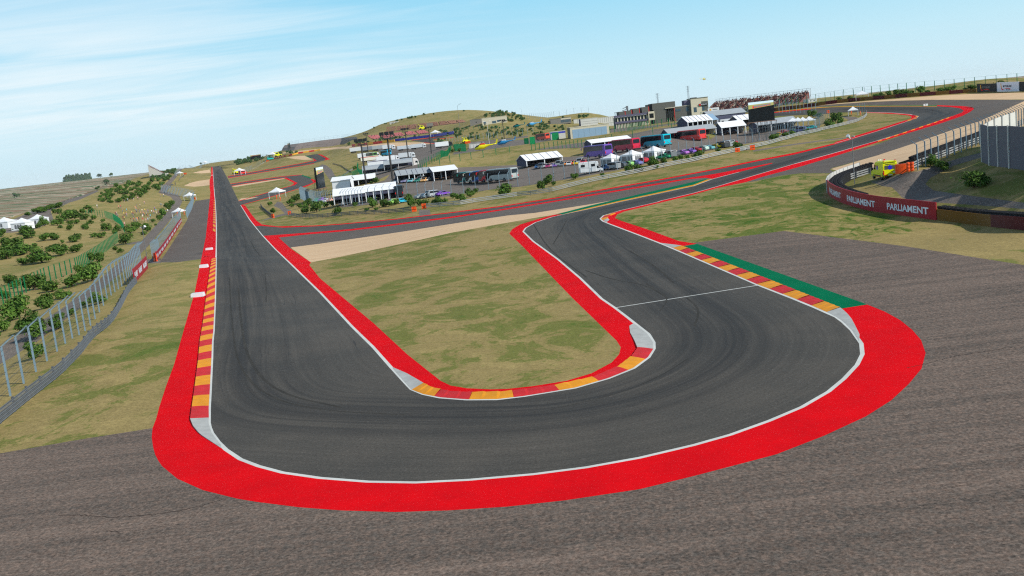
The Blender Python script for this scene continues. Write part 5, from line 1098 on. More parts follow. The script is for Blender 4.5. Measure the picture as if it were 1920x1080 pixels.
pagoda('white arched window marquee, middle of three behind the parked cars', 1186.5, 303.5, -38, 4.1, 2.1, 3.2)
pagoda('white arched window marquee, rightmost of three behind the parked cars', 1227, 297.5, -38, 4.3, 2.2, 3.4)
def gazebo(label, u, v, hd, w=4.0, h=2.3, peak=3.6, sc=1.0, skirt=None, group='white pop up gazebos'):
    p = G(u, v); t = thing('gazebo', label, 'gazebo', p, az(hd), group); t.scale = (sc,) * 3; o = w / 2 + .1; n = 4; rings = []
    for k in range(n + 1):
        f = k / n; r = o * (1 - f); rings.append([(-r, -r, h + (peak - h) * f ** 1.4), (r, -r, h + (peak - h) * f ** 1.4), (r, r, h + (peak - h) * f ** 1.4), (-r, r, h + (peak - h) * f ** 1.4)])
    rf = MB().add([q for r in rings for q in r], [(4 * k + i, 4 * k + (i + 1) % 4, 4 * k + 4 + (i + 1) % 4, 4 * k + 4 + i) for k in range(n) for i in range(4)], 'white_fabric')
    rf.add([(-o, -o, h - .3), (o, -o, h - .3), (o, o, h - .3), (-o, o, h - .3), (-o, -o, h), (o, -o, h), (o, o, h), (-o, o, h)], [(i, (i + 1) % 4, 4 + (i + 1) % 4, 4 + i) for i in range(4)], 'white_fabric'); rf.build('roof', None, t)
    for x in (-1, 1):
        for y in (-1, 1): MB().box((x * w / 2, y * w / 2, h / 2), (.12 if sc < 1.6 else .2,) * 2 + (h,), 'white').build('leg', None, t)
    return t
for u, v, w, sc, lab in [(1600,217,3.6,1,'white gazebo on the small lane inside the far right bend'), (1617,187.5,4.6,1.1,'far white gazebo behind the dark red barrier'), (521,372,3.8,1.4,'white gazebo beside the infield lane left of the dark screen'),
    (450,328,4.0,2.2,'far white gazebo beside a yellow vehicle near the straight'), (337,407,3.6,1.1,'white gazebo at the end of the second left catch fence'), (357,376,3.6,1.25,'white gazebo behind the far left catch fence'), (337.5,329.5,4,1.4,'far white gazebo on the left service road'),
    (512,296.5,4,2.4,'far white gazebo beside the red and yellow barrier'), (385,309,4,2.2,'tiny white gazebo on the skyline above the straight'),
    (1474,239,3.6,1,'white gazebo, leftmost of five beside the big screen'), (1487,238,3.6,1,'white gazebo, second of five beside the big screen'), (1497,237.5,3.6,1,'white gazebo, third of five beside the big screen'), (1506,237,3.6,1,'white gazebo, fourth of five beside the big screen'), (1518,237,4.2,1.05,'white gazebo, rightmost of five beside the big screen'),
    (817,256,4,1.8,'far white gazebo left of the yellow machine behind the truck park')]:
    gazebo(lab, u, v, 20, w, sc=sc)
def gable_tent(label, u, v, hd, L_, W, eave, ridge, roof='white_fabric', end='white_fabric', skirt='navy_fabric', open_front=True, legs=4, ribs=0, sc=1.0, group='long canopies in the paddock', furniture=True, kind='canopy', valance=0):
    """long axis along local x, open side towards -y"""
    p = G(u, v); t = thing(kind, label, kind.replace('_', ' '), p, az(hd), group); t.scale = (sc,) * 3; o = .35
    rf = MB(); A_ = [(-L_/2 - o, -W/2 - o, eave), (L_/2 + o, -W/2 - o, eave), (L_/2 + o, 0, ridge), (-L_/2 - o, 0, ridge), (-L_/2 - o, W/2 + o, eave), (L_/2 + o, W/2 + o, eave)]
    B_ = [(x, y, z - .15) for x, y, z in A_]; rf.add(A_ + B_, [(0, 1, 2, 3), (3, 2, 5, 4), (7, 6, 9, 8), (8, 9, 10, 11), (0, 6, 7, 1), (4, 5, 11, 10), (1, 7, 8, 2), (2, 8, 11, 5), (0, 3, 9, 6), (3, 4, 10, 9)], roof); rf.build('roof', None, t)
    for i in range(ribs):
        x = -L_ / 2 + L_ * (i + .5) / ribs; r_ = MB(); r_.tube((x, -W/2 - o, eave + .04), (x, 0, ridge + .04), .07, 'slate_wall', 4); r_.tube((x, W/2 + o, eave + .04), (x, 0, ridge + .04), .07, 'slate_wall', 4); r_.build('roof_seam', None, t)
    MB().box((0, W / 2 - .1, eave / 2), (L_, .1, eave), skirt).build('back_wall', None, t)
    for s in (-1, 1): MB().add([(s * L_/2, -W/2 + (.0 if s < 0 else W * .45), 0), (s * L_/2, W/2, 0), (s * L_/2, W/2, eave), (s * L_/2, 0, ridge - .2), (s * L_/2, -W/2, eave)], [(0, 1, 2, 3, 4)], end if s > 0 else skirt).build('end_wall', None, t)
    if open_front:
        for i in range(legs): MB().box((-L_/2 + L_ * i / (legs - 1), -W/2, eave / 2), (.28, .28, eave), 'white').build('leg', None, t)
        if furniture:
            f = MB(); rr = random.Random(int(u * 7))
            for i in range(int(L_ / 2.2)):
                x = -L_/2 + 1.3 + i * 2.1; f.box((x, -W/2 + 2, .75), (1.5, .7, .06), 'timber'); [f.box((x + dx, -W/2 + 2, .37), (.08, .5, .72), 'dark') for dx in (-.6, .6)]
            f.build('table', None, t)
        if valance: MB().box((0, -W / 2 - .02, eave - valance / 2 - .1), (L_, .08, valance), skirt).build('valance', None, t)
    else: MB().box((0, -W / 2 + .05, eave / 2), (L_ * .98, .1, eave - .1), end).build('front_wall', None, t)
    return t
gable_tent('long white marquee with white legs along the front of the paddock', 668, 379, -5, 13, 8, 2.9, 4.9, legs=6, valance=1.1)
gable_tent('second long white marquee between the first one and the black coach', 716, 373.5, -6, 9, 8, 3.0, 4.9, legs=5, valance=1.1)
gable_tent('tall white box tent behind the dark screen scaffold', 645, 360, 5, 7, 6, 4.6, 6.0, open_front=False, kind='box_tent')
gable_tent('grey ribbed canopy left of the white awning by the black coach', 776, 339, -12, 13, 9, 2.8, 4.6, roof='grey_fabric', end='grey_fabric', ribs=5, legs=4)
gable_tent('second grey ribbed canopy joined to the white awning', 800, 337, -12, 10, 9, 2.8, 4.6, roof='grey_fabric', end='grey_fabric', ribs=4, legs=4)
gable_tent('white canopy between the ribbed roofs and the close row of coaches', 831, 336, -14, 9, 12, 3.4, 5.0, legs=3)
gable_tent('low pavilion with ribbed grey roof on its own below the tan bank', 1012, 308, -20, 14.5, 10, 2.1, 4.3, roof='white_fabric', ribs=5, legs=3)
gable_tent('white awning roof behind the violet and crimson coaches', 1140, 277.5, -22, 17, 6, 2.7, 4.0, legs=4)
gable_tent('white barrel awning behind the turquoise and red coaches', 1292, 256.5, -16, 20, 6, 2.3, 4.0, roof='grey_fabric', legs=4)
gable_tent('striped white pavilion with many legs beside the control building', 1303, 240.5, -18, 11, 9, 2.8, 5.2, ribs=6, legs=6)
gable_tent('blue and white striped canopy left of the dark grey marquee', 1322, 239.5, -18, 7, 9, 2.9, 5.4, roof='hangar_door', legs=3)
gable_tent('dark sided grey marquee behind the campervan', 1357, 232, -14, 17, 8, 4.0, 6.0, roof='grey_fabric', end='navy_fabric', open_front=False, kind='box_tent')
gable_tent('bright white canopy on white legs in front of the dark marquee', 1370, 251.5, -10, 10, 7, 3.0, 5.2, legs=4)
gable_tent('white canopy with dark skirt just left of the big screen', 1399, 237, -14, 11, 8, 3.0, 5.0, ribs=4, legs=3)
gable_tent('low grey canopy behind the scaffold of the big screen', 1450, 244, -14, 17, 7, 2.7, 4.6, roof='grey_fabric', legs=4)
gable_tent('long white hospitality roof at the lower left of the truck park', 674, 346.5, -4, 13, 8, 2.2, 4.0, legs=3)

# ------------------------------------------------------------------ screens
def screen_picture(W, Hh, z0, y, m, horizontal=True):
    """generic track view shown on a big screen"""
    mb = MB(); Z = lambda f: z0 + Hh * (.66 + (f - .52) * .70)
    mb.quad((-W/2, y, Z(.80)), (W/2, y, Z(.84)), (W/2, y, Z(1.0)), (-W/2, y, Z(1.0)), 'scr_sky')
    mb.quad((-W/2, y - .004, Z(.52)), (W/2, y - .004, Z(.66)), (W/2, y - .004, Z(.86)), (-W/2, y - .004, Z(.82)), 'scr_grass')
    mb.quad((-W * .34, y - .008, Z(.56)), (W * .40, y - .008, Z(.68)), (W * .38, y - .008, Z(.80)), (-W * .28, y - .008, Z(.74)), 'scr_track')
    for i in range(7):
        x = -W * .34 + i * W * .105; z = Z(.565 + i * .0165); mb.quad((x, y - .012, z), (x + W * .07, y - .012, z + Hh * .012), (x + W * .07, y - .012, z + Hh * .04), (x, y - .012, z + Hh * .03), 'scr_red')
    mb.quad((-W * .34, y - .012, Z(.56)), (-W * .29, y - .012, Z(.57)), (-W * .29, y - .012, Z(.76)), (-W * .33, y - .012, Z(.75)), 'scr_red')
    return mb
for nm, c in (('scr_sky', (214, 236, 244)), ('scr_grass', (178, 172, 104)), ('scr_track', (140, 136, 130)), ('scr_red', (232, 44, 48))): mat(nm, lin(c), .5, 0, .05, emit=.25)
def scaffold(mb, W, D_, h, nx, m='galv_dark', r=.045, nz=3):
    for i in range(nx + 1):
        x = -W/2 + W * i / nx
        for y in (0, D_): mb.tube((x, y, 0), (x, y, h), r, m, 4)
        mb.tube((x, 0, h), (x, D_, h), r, m, 4)
    for k in range(1, nz + 1):
        z = h * k / nz
        for y in (0, D_): mb.tube((-W/2, y, z), (W/2, y, z), r, m, 4)
    for i in range(nx):
        x0, x1 = -W/2 + W * i / nx, -W/2 + W * (i + 1) / nx
        mb.tube((x0, 0, 0 if i % 2 else h), (x1, 0, h if i % 2 else 0), r * .8, m, 4); mb.tube((x0, D_, h if i % 2 else 0), (x1, D_, 0 if i % 2 else h), r * .8, m, 4)
    return mb
def big_screen(label, u, v, hd, W, Hh, base_h, sc=1.0, skirt=False):
    p = G(u, v); t = thing('video_screen', label, 'screen', p, az(hd), 'big video screens'); t.scale = (sc,) * 3
    MB().box((0, .35, base_h + Hh / 2), (W, .7, Hh), 'black_screen').build('panel', None, t)
    screen_picture(W - .1, Hh, base_h, -.02, None).build('picture', None, t)
    if base_h > 2:
        scaffold(MB(), W * 1.12, 2.4, base_h, 6, 'galv_dark', .05, 3).build('scaffold', None, t)
        MB().box((0, .6, base_h - .1), (W * 1.16, 2.2, .14), 'timber').build('deck', None, t)
        bk = MB(); [bk.tube((x, 2.4, 0), (x, .7, base_h + Hh), .05, 'galv_dark', 4) for x in (-W * .4, -W * .13, W * .13, W * .4)]; bk.build('brace', None, t)
    if skirt: MB().box((-W * .72, .9, base_h * .5), (W * .42, 1.4, base_h), 'navy_fabric').build('skirt', None, t)
    return t
big_screen('big video screen on scaffolding at the right end of the paddock', 1431.5, 264.5, 5, 7.3, 5.7, 5.7)
big_screen('tall dark video screen seen almost edge on at the paddock corner', 607, 375, -84, 9.5, 7.5, 4.4)
big_screen('distant video screen on the skyline right of the straight', 480, 300, 5, 13, 6, 1.0, 1.2)
big_screen('tiny distant video screen standing before the grey embankment', 543, 286.5, 60, 8, 7, 5, 1.1)

# ------------------------------------------------------------------ lamp masts and poles
def flood_mast(label, u, v, hpx, hd=0, heads=3, sc_h=1.0):
    p = G(u, v); k = mpp(p); h = hpx * k; t = thing('floodlight_mast', label, 'floodlight mast', p, az(hd), 'floodlight masts'); w = h * .125
    MB().tube((0, 0, 0), (0, 0, h * .88), h * .018, 'pole_dark', 8, h * .014).build('pole', None, t)
    pl = MB(); pl.box((0, 0, h * .88), (w * 1.4, w * .8, h * .02), 'pole_dark')
    for x in (-w * .6, 0, w * .6): pl.tube((x, -w * .3, h * .88), (x, -w * .3, h * .97), h * .006, 'pole_dark', 4)
    pl.tube((-w * .62, -w * .35, h * .92), (w * .62, -w * .35, h * .92), h * .003, 'pole_dark', 4); pl.build('platform', None, t)
    for i in range(heads):
        x = (i - (heads - 1) / 2) * w * .74; MB().box((x, -w * .3, h * .972), (w * .62, w * .45, h * .062), 'dark').build('lamp_head', None, t)
    ld = MB(); [ld.tube((s * h * .006 + h * .016, 0, 0), (s * h * .006 + h * .016, 0, h * .87), h * .0025, 'pole_dark', 3) for s in (-1, 1)]; ld.build('ladder', None, t)
    MB().box((0, -h * .012, h * .3), (h * .03, h * .012, h * .03), 'pole_dark').build('junction_box', None, t)
    return t
for u, v, hp, lab in [(687,349,88,'floodlight mast, nearest on the left beside the long awning truck'), (737.5,349,101,'tallest floodlight mast with three lamp blocks in the middle of the truck park'), (766,298.5,58,'floodlight mast behind the lone white truck'),
    (809,288,50,'floodlight mast at the right edge of the truck park'), (690.5,287,37,'small far floodlight mast at the left of the truck park'), (946,264.5,40,'dark floodlight mast standing behind the helicopters')]: flood_mast(lab, u, v, hp)
def lamp_post(label, u, v, hpx, m='pole_grey', arm=1, double=False):
    p = G(u, v); h = hpx * mpp(p); t = thing('lamp_post', label, 'lamp post', p, 0, 'lamp posts'); r = max(.07, h * .008)
    MB().tube((0, 0, 0), (0, 0, h * .93), r, m, 7, r * .6).build('pole', None, t)
    a = MB(); b = MB()
    for s in ((1, -1) if double else (arm,)): a.tube((0, 0, h * .93), (s * h * .10, 0, h), r * .6, m, 5); b.box((s * h * .14, 0, h), (h * .09, h * .03, h * .015), 'lamp_white' if double else m)
    a.build('arm', None, t); b.build('lamp_head', None, t); return t
lamp_post('tall bent lamp post on the hillside before the brown seats', 862, 237, 41, arm=1); lamp_post('white double lamp post behind the yellow helicopter', 917.5, 269.5, 42, 'white', double=True); lamp_post('small lamp post left of the dark hill crest', 979.5, 222, 18, arm=-1)
lamp_post('thin lamp post on the grass left of the truck park', 652, 332.5, 20, arm=-1)
def camera_pole(label, u, v, hpx, m='pole_grey', side=-1):
    p = G(u, v); h = hpx * mpp(p); t = thing('camera_pole', label, 'pole', p, 0, 'poles with a loudspeaker'); r = .07
    MB().tube((0, 0, 0), (0, 0, h), r, m, 7, r * .8).build('pole', None, t)
    b = MB(); b.tube((0, 0, h * .93), (side * .5, 0, h * .95), .04, m, 5); b.tube((0, 0, h * .96), (-side * .3, 0, h * .96), .04, m, 5); b.build('bracket', None, t)
    MB().tube((side * .35, -.1, h * .93), (side * .8, -.35, h * 1.0), .1, 'white', 8, .3).build('loudspeaker', None, t)
    MB().box((-side * .3, 0, h * .97), (.2, .3, .2), 'galv').build('lamp_box', None, t); return t
camera_pole('slim grey pole with a white loudspeaker beside the ambulance', 1602.5, 345.5, 92); camera_pole('slim grey pole with a white loudspeaker by the left service road', 276, 485, 61, side=1); camera_pole('slim pole with white loudspeaker among shrubs up the left road', 313.5, 408, 14, side=1)
def lattice_mast(label, P, h):
    t = thing('antenna_mast', label, 'antenna', P, 0, 'lattice antenna masts'); mb = MB(); w = .5
    for s in ((-1, -1), (1, -1), (0, 1)): mb.tube((s[0] * w, s[1] * w, 0), (s[0] * w * .5, s[1] * w * .5, h), .06, 'pole_grey', 4)
    for k in range(12): z = h * k / 12; mb.tube((-w * .8, -w * .8, z), (w * .8, -w * .8, z + h / 12), .04, 'pole_grey', 3); mb.tube((w * .8, -w * .8, z), (0, w * .8, z + h / 12), .04, 'pole_grey', 3)
    mb.build('lattice', None, t); an = MB()
    for z in (.55, .72, .86, .95): an.tube((-1.3, 0, h * z), (1.3, 0, h * z + .2), .035, 'pole_grey', 3)
    an.build('aerial', None, t); return t

# ------------------------------------------------------------------ buildings
def frame(u0, v0, u1, v1):
    """local frame of a facade from two pixels on its foot: origin, heading, width and metres per pixel"""
    a = G(u0, v0); k = mpp(a); d = rays([(u1, v1)])[0]; f = depth(a); b = Vector((d[0] * f, d[1] * f, CAMH + d[2] * f)); ex = b - a; ex.z = 0
    return a, math.atan2(ex.y, ex.x), ex.length, k
def box3(mb, x0, x1, y0, y1, z0, z1, m): return mb.box(((x0 + x1) / 2, (y0 + y1) / 2, (z0 + z1) / 2), (abs(x1 - x0), abs(y1 - y0), abs(z1 - z0)), m)
a, rz, Lb, k = frame(1156, 241.5, 1298, 227); t = thing('control_building', 'long dark control building with roof boxes, balcony columns and a pale tower', 'building', a, rz)
def X(u): return (u - 1156) * k / math.cos(math.radians(6.4))          # photo column -> metres along the facade
D0 = 14.0
w1 = MB(); box3(w1, X(1157), X(1218), 2.2, D0, .2, 4.6 * k * 4.4, 'dark_wall'); w1.build('wing_wall', None, t)
z1, z2, z3 = 9.0 * k, 20.5 * k, 25 * k
for z in (z1, z2): box3(MB(), X(1154), X(1219), -.2, 3, z, z + 3.6 * k, 'slate_wall').build('balcony_slab', None, t)
rb = random.Random(3)
for i in range(22):
    x = X(1157) + (X(1216) - X(1157)) * i / 21; box3(MB(), x - .22, x + .22, .3, .7, 0, z1, 'beige_wall').build('column', None, t)
for i in range(10):
    x = X(1160) + (X(1215) - X(1160)) * i / 9; box3(MB(), x - .3, x + .3, .6, 1.0, z1 + 3.6 * k, z2, 'beige_wall').build('column', None, t)
    if i < 9: box3(MB(), x + .9, x + 1.7, 2.1, 2.3, z1 + 3.8 * k, z2 - .4, 'window_blue').build('window', None, t)
zt = z2 + 3.6 * k
for i, (ua, ub, hh) in enumerate([(1164, 1174.5, 6.6), (1176, 1187, 7.4), (1190, 1201.5, 9.2), (1206.5, 1219, 10.4)]):
    rbx = MB(); box3(rbx, X(ua), X(ub), 1.2, D0, zt, zt + hh * k, 'dark_wall'); rbx.build('roof_box', None, t); box3(MB(), X(ub) + .02, X(ub) + .35, 1.15, 3.0, zt, zt + hh * k, 'terra_red').build('red_fin', None, t)
fr = MB(); box3(fr, X(1156), X(1163), 1.5, 5, zt + 5.6 * k, zt + 6.2 * k, 'dark')
for x in (X(1156), X(1160.5)): box3(fr, x, x + .25, 1.5, 1.8, zt, zt + 5.6 * k, 'dark')
fr.build('roof_frame', None, t)
wf = MB(); x0, x1 = X(1217), X(1228.5); box3(wf, x0, x1, -.8, 3, z1, z1 + 3.6 * k, 'beige_wall'); box3(wf, x0, x1, -.8, 3, z2 + .2, z2 + 4.5 * k, 'beige_wall'); box3(wf, x0, x0 + 1.6 * k, -.8, 3, z1 + 3.6 * k, z2 + .2, 'beige_wall'); box3(wf, x1 - 1.6 * k, x1, -.8, 3, z1 + 3.6 * k, z2 + .2, 'beige_wall'); wf.build('window_frame', None, t)
box3(MB(), x0 + .4, x1 - .4, .5, .7, z1 + 3.6 * k, z2 + .2, 'glass').build('window', None, t)
mw = MB(); box3(mw, X(1228), X(1250), 0, D0, 0, 27 * k, 'dark_wall'); mw.build('main_wall', None, t)
up = MB(); box3(up, X(1226), X(1269), .6, D0 + 2, 27 * k + .02, 39 * k, 'dark_wall'); up.build('upper_block', None, t); box3(MB(), X(1219.5), X(1226), 1.6, D0, zt, 38 * k, 'dark').build('upper_recess', None, t)
ent = MB(); box3(ent, X(1250), X(1266), 3.2, D0, 0, 27 * k, 'dark'); ent.build('entrance_recess', None, t)
for i in range(5): x = X(1251) + i * (X(1265) - X(1251)) / 4; box3(MB(), x, x + .5, .2, 1.0, 9 * k, 26 * k, 'dark').build('entrance_fin', None, t)
for i in range(4): x = X(1252.5) + i * (X(1264) - X(1252.5)) / 3; box3(MB(), x, x + .35, 1.2, 1.6, 0, 22 * k, 'beige_wall').build('column', None, t)
box3(MB(), X(1249), X(1267), -.6, 3.2, 27 * k, 28.2 * k, 'beige_wall').build('entrance_roof', None, t)
lw = MB(); box3(lw, X(1266.5), X(1297), .2, D0, 0, 28 * k, 'dark_wall'); lw.build('east_wall', None, t); box3(MB(), X(1267), X(1296), .1, D0, 28 * k, 28.8 * k, 'beige_wall').build('parapet', None, t); box3(MB(), X(1265.6), X(1266.6), -.1, 1.2, 0, 27 * k, 'terra_red').build('red_fin', None, t)
for ua, ub, za, zb in ((1268.5, 1278, 19.5, 23.5), (1288, 1293, 18, 25), (1271, 1281, 2.5, 6)): box3(MB(), X(ua), X(ub), .12, .3, za * k, zb * k, 'window_blue').build('window', None, t)
tw = MB(); tw.box(((X(1297.2) + X(1329)) / 2, 4.6, 20 * k), (X(1329) - X(1297.2), 12, 40 * k), 'beige_wall'); tw.build('tower', None, t); box3(MB(), X(1286.5), X(1297), .6, 9, 28.8 * k, 38.2 * k, 'slate_wall').build('tower_shaded_side', None, t)  # slate block is the tower's left face, its shade put into the colour
box3(MB(), X(1296.6), X(1329.4), -1.7, 10.8, 40 * k, 40.6 * k, 'dark_wall').build('tower_roof', None, t)
for ua, ub, za, zb in ((1301.5, 1307, 14.5, 23.5), (1317, 1321.3, 15.5, 24.5), (1303, 1308, 2.5, 8)): box3(MB(), X(ua), X(ub), -1.46, -1.3, za * k, zb * k, 'window_blue').build('window', None, t)
box3(MB(), X(1321.5), X(1328.6), -1.48, -1.3, 15.5 * k, 25 * k, 'dark_wall').build('dark_panel', None, t); box3(MB(), X(1316.5), X(1328.6), -1.47, -1.3, 28.6 * k, 33 * k, 'dark_wall').build('dark_panel', None, t); box3(MB(), X(1318), X(1328.6), -1.47, -1.3, 5 * k, 8.5 * k, 'dark_wall').build('dark_panel', None, t)
sg = box3(MB(), X(1311.5), X(1328), -1.95, -1.6, 25.2 * k, 29 * k, 'dark').build('sign', None, t); lt = MB(); text_on(lt, 'MOTORLAND', Vector((X(1315.5), -1.97, 26.6 * k)), Vector((1, 0, 0)), Vector((0, 0, 1)), 1.5 * k, 'letter_white', .03, X(1326) - X(1315.5)); lt.build('lettering', None, sg); box3(MB(), X(1312), X(1314.5), -1.98, -1.96, 25.4 * k, 28.6 * k, 'sign_red').build('emblem', None, sg)
box3(MB(), X(1300), X(1311), 2, 5, 40.6 * k, 42 * k, 'pole_grey').build('roof_plant', None, t)
for us, hp_, zb in ((1240, 18, 39), (1298, 24, 40.6)):
    P = Vector(t.location) + Matrix.Rotation(rz, 3, 'Z') @ Vector((X(us), 6, zb * k)); lattice_mast('lattice antenna mast on the roof of the control building, ' + ('left of the two' if us < 1270 else 'taller right one'), P, hp_ * k)
st = MB(); [st.tube((X(1183), 8, zt + 6 * k), (X(1183), 8, zt + 15 * k), .35, 'pole_dark', 5)]; st.tube((X(1183), 8, zt + 14.5 * k), (X(1174), 8, zt + 12 * k), .2, 'pole_dark', 4); st.tube((X(1182), 8, zt + 10 * k), (X(1173), 8, zt + 8 * k), .2, 'pole_dark', 4); st.box((X(1182.5), 8, zt + 12.5 * k), (1.2, .8, 7 * k), 'pole_grey'); st.build('roof_stair', None, t)

def block(label, name, u0, v0, u1, v1, hpx, depth_m, m, side_m=None, parts=(), group=None, cat='building', roofm=None):
    a, rz, Lb, k = frame(u0, v0, u1, v1); t = thing(name, label, cat, a, rz, group); h = hpx * k
    MB().box((Lb / 2, depth_m / 2, h / 2 - .5), (Lb, depth_m, h + 1), m).build('wall', None, t)
    MB().box((Lb / 2, depth_m / 2, h + .12), (Lb + .3, depth_m + .3, .24), roofm or m).build('roof', None, t)
    if side_m: MB().box((-.06, depth_m / 2, h / 2 - .5), (.1, depth_m, h + .9), side_m).build('side_wall', None, t)
    for nm, f0, f1, g0, g1, mm in parts: box3(MB(), Lb * f0, Lb * f1, -.06, .1, h * g0, h * g1, mm).build(nm, None, t)
    return t, Lb, h, k
t, Lb, h, k = block('hangar with wide pale blue shutters in a beige frame', 'hangar', 1070.5, 260.5, 1143, 249.5, 20.5, 16, 'beige_wall', 'dark_wall', [('shutter', .055 + i * .148, .055 + (i + 1) * .148 - .004, .0, .80, 'hangar_door') for i in range(6)])
block('white ribbed box building above the hangar', 'warehouse', 1089.5, 237, 1121.5, 232.5, 13, 14, 'panel_white', 'slate_wall', [('seam', 0, 1, .3, .32, 'grey_wall'), ('seam', 0, 1, .62, .64, 'grey_wall')])
block('low grey and beige building left of the white box building', 'office_building', 1032.5, 232.5, 1071.5, 228.5, 8.5, 12, 'grey_wall', None, [('window', .5 + i * .06, .545 + i * .06, .05, .6, 'window_blue') for i in range(8)] + [('fascia', .5, 1, .68, .95, 'beige_wall')])
block('grey and beige flat roofed building below the shrubby hill', 'office_building', 904.5, 235.8, 951.5, 230.5, 13.5, 14, 'beige_wall', None, [('window', .06, .16, .25, .5, 'window_blue'), ('door', .08, .13, 0, .22, 'dark'), ('window', .40, .56, .18, .48, 'window_blue'), ('window', .6, .7, .3, .55, 'window_blue'), ('fascia', .78, .98, .25, .4, 'dark')])
block('plain grey annex left of the beige flat roofed building', 'annex', 882.3, 237.3, 904.3, 235.9, 12.0, 14, 'grey_wall', None, [('window', .48, .56, .5, .66, 'dark')])
block('long white panel wall right of the white box building', 'boundary_wall', 1122, 230.5, 1157, 226.5, 9.0, 1.0, 'panel_white', None, [('joint', i / 9, i / 9 + .008, 0, 1, 'grey_wall') for i in range(1, 9)], cat='wall')
block('low white wall in front of the long white panel wall', 'boundary_wall', 1135, 236, 1157, 233.5, 5, 1.0, 'panel_white', None, [('joint', i / 4, i / 4 + .01, 0, 1, 'grey_wall') for i in range(1, 4)], cat='wall')
block('white low wall left of the white box building', 'boundary_wall', 1076, 231.5, 1090, 230, 7, 3.0, 'panel_white', None, [('joint', .5, .52, 0, 1, 'grey_wall')], cat='wall')
t, Lb, h, k = block('row of small white cabins on the shoulder of the big hill', 'site_cabin', 731, 233.6, 747.5, 231.8, 4.2, 6, 'panel_white', None, [('window', .12 + i * .16, .2 + i * .16, .3, .75, 'dark') for i in range(5)])
block('small white buildings behind the dark red barrier right of the grandstand', 'office_building', 1516, 192.5, 1532, 190.5, 5.5, 8, 'panel_white', None, [('window', .2, .35, .4, .7, 'window_blue'), ('window', .6, .75, .4, .7, 'window_blue')])
block('white shed beyond the crest behind the red billboard bend', 'shed', 880, 279, 908, 272.5, 9, 5, 'concrete', None, [('door', .1 + i * .2, .26 + i * .2, 0, .8, 'panel_white') for i in range(4)])
block('blue and white low building behind the orange red coach', 'office_building', 1034, 262.5, 1061, 259, 14, 9, 'panel_white', None, [('fascia', 0, 1, .78, 1.02, 'belt_blue'), ('door', .3, .42, 0, .5, 'dark'), ('fascia', .0, .2, 1.0, 1.04, 'terra_red')])
# sponsor sign by the grandstand
a = G(1339, 222); k = mpp(a); t = thing('sign_board', 'white sign board on a post in front of the brown grandstand', 'sign', a)
MB().tube((20 * k * .0 + 11 * k, 0, 0), (11 * k, 0, 14 * k), .2, 'white', 6).build('post', None, t); b_ = MB().box((0, 0, 16.5 * k), (21 * k, .4, 6.5 * k), 'white').build('board', None, t); MB().box((-6 * k, -.23, 16.5 * k), (3.2 * k, .04, 3 * k), 'sand_yellow').build('emblem', None, b_); MB().box((3 * k, -.23, 16.6 * k), (9 * k, .04, 1.4 * k), 'letter_grey').build('wordmark', None, b_)

# ------------------------------------------------------------------ grandstands
def seat_block(L_, rows, rise, run, m, aisle=0, body='concrete', seed=1, crowd=None, dens=.5):
    """stepped rows facing -y, with seats or people as small blocks on every step"""
    st, seats = MB(), MB(); rr = random.Random(seed)
    for r in range(rows):
        y, z = r * run, r * rise
        st.box((L_ / 2, y + run / 2, z / 2 + .02), (L_, run - .01, z + rise + .04), body)
    n = int(L_ / .9)
    for r in range(rows):
        for i in range(n):
            if rr.random() < dens:
                x = (i + .5) * L_ / n; hh = rr.uniform(.4, .75); seats.box((x, r * run + run * .55, (r + 1) * rise + .05 + hh / 2), (.62, run * .45, hh), crowd[int(rr.random() * len(crowd))] if crowd else m)
    return st, seats
CROWD = []
for c in ((120,80,74),(98,66,64),(140,98,88),(84,60,60),(190,164,148),(110,72,68),(168,104,88)): CROWD.append(colmat(c, .9))
# main grandstand on the right: long raised stand
ALPHA = math.radians(46); r0 = rays([(1318, 219.5)])[0] * 520; a = Vector((r0[0], r0[1], CAMH + r0[2])); k = mpp(a)
rx = rays([(1496, 200)])[0]; tt = rx[0] / rx[1]; Lb = (tt * a.y - a.x) / (math.cos(ALPHA) + tt * math.sin(ALPHA)); rz = -ALPHA
t = thing('grandstand', 'long raised grandstand full of brownish seats with pale aisles, right of the control building', 'grandstand', a, rz)
ns = 11; rows = 15; rise, run = .40, .85; seg = Lb / ns; zb = 4 * k - rise
for i in range(ns):
    st, se = seat_block(seg - .7, rows, rise, run, None, seed=i, crowd=CROWD, dens=.8, body='terrace_brown' if mat('terrace_brown', lin((120, 78, 72)), .9) and 0 else 'terrace_brown')
    o = st.build('seat_tier', None, t); o.location = (i * seg, 0, zb); se2 = se.build('seats', None, o); tag(se2, kind='stuff')
    ai = MB(); [ai.box((0, r * run + run / 2, r * rise + rise * .5), (.7, run, rise * 1.15), 'beige_wall') for r in range(rows)]; ao = ai.build('aisle', None, t); ao.location = (i * seg - .35, 0, zb + .1)
sc_ = MB(); nx = 26
for i in range(nx + 1):
    x = Lb * i / nx; yb = rows * run
    sc_.tube((x, .2, -.5), (x, .2, zb + .3), .09, 'galv', 4); sc_.tube((x, yb, -.5), (x, yb, zb + rows * rise), .09, 'galv', 4); sc_.tube((x, yb * .5, -.5), (x, yb * .5, zb + rows * rise * .5), .09, 'galv', 4); sc_.tube((x, .2, 0), (x, yb, zb + rows * rise * .6), .07, 'galv', 4); sc_.tube((x, yb, zb + rows * rise), (x, yb + .2, zb + rows * rise + 1.7), .07, 'galv', 4)
    if i < nx: sc_.tube((x, yb, 0), (x + Lb / nx, yb, zb + rows * rise * .8), .06, 'galv', 4)
for h_ in (.8, 1.6): sc_.tube((0, rows * run + .2, zb + rows * rise + h_), (Lb, rows * run + .2, zb + rows * rise + h_), .07, 'galv', 4)
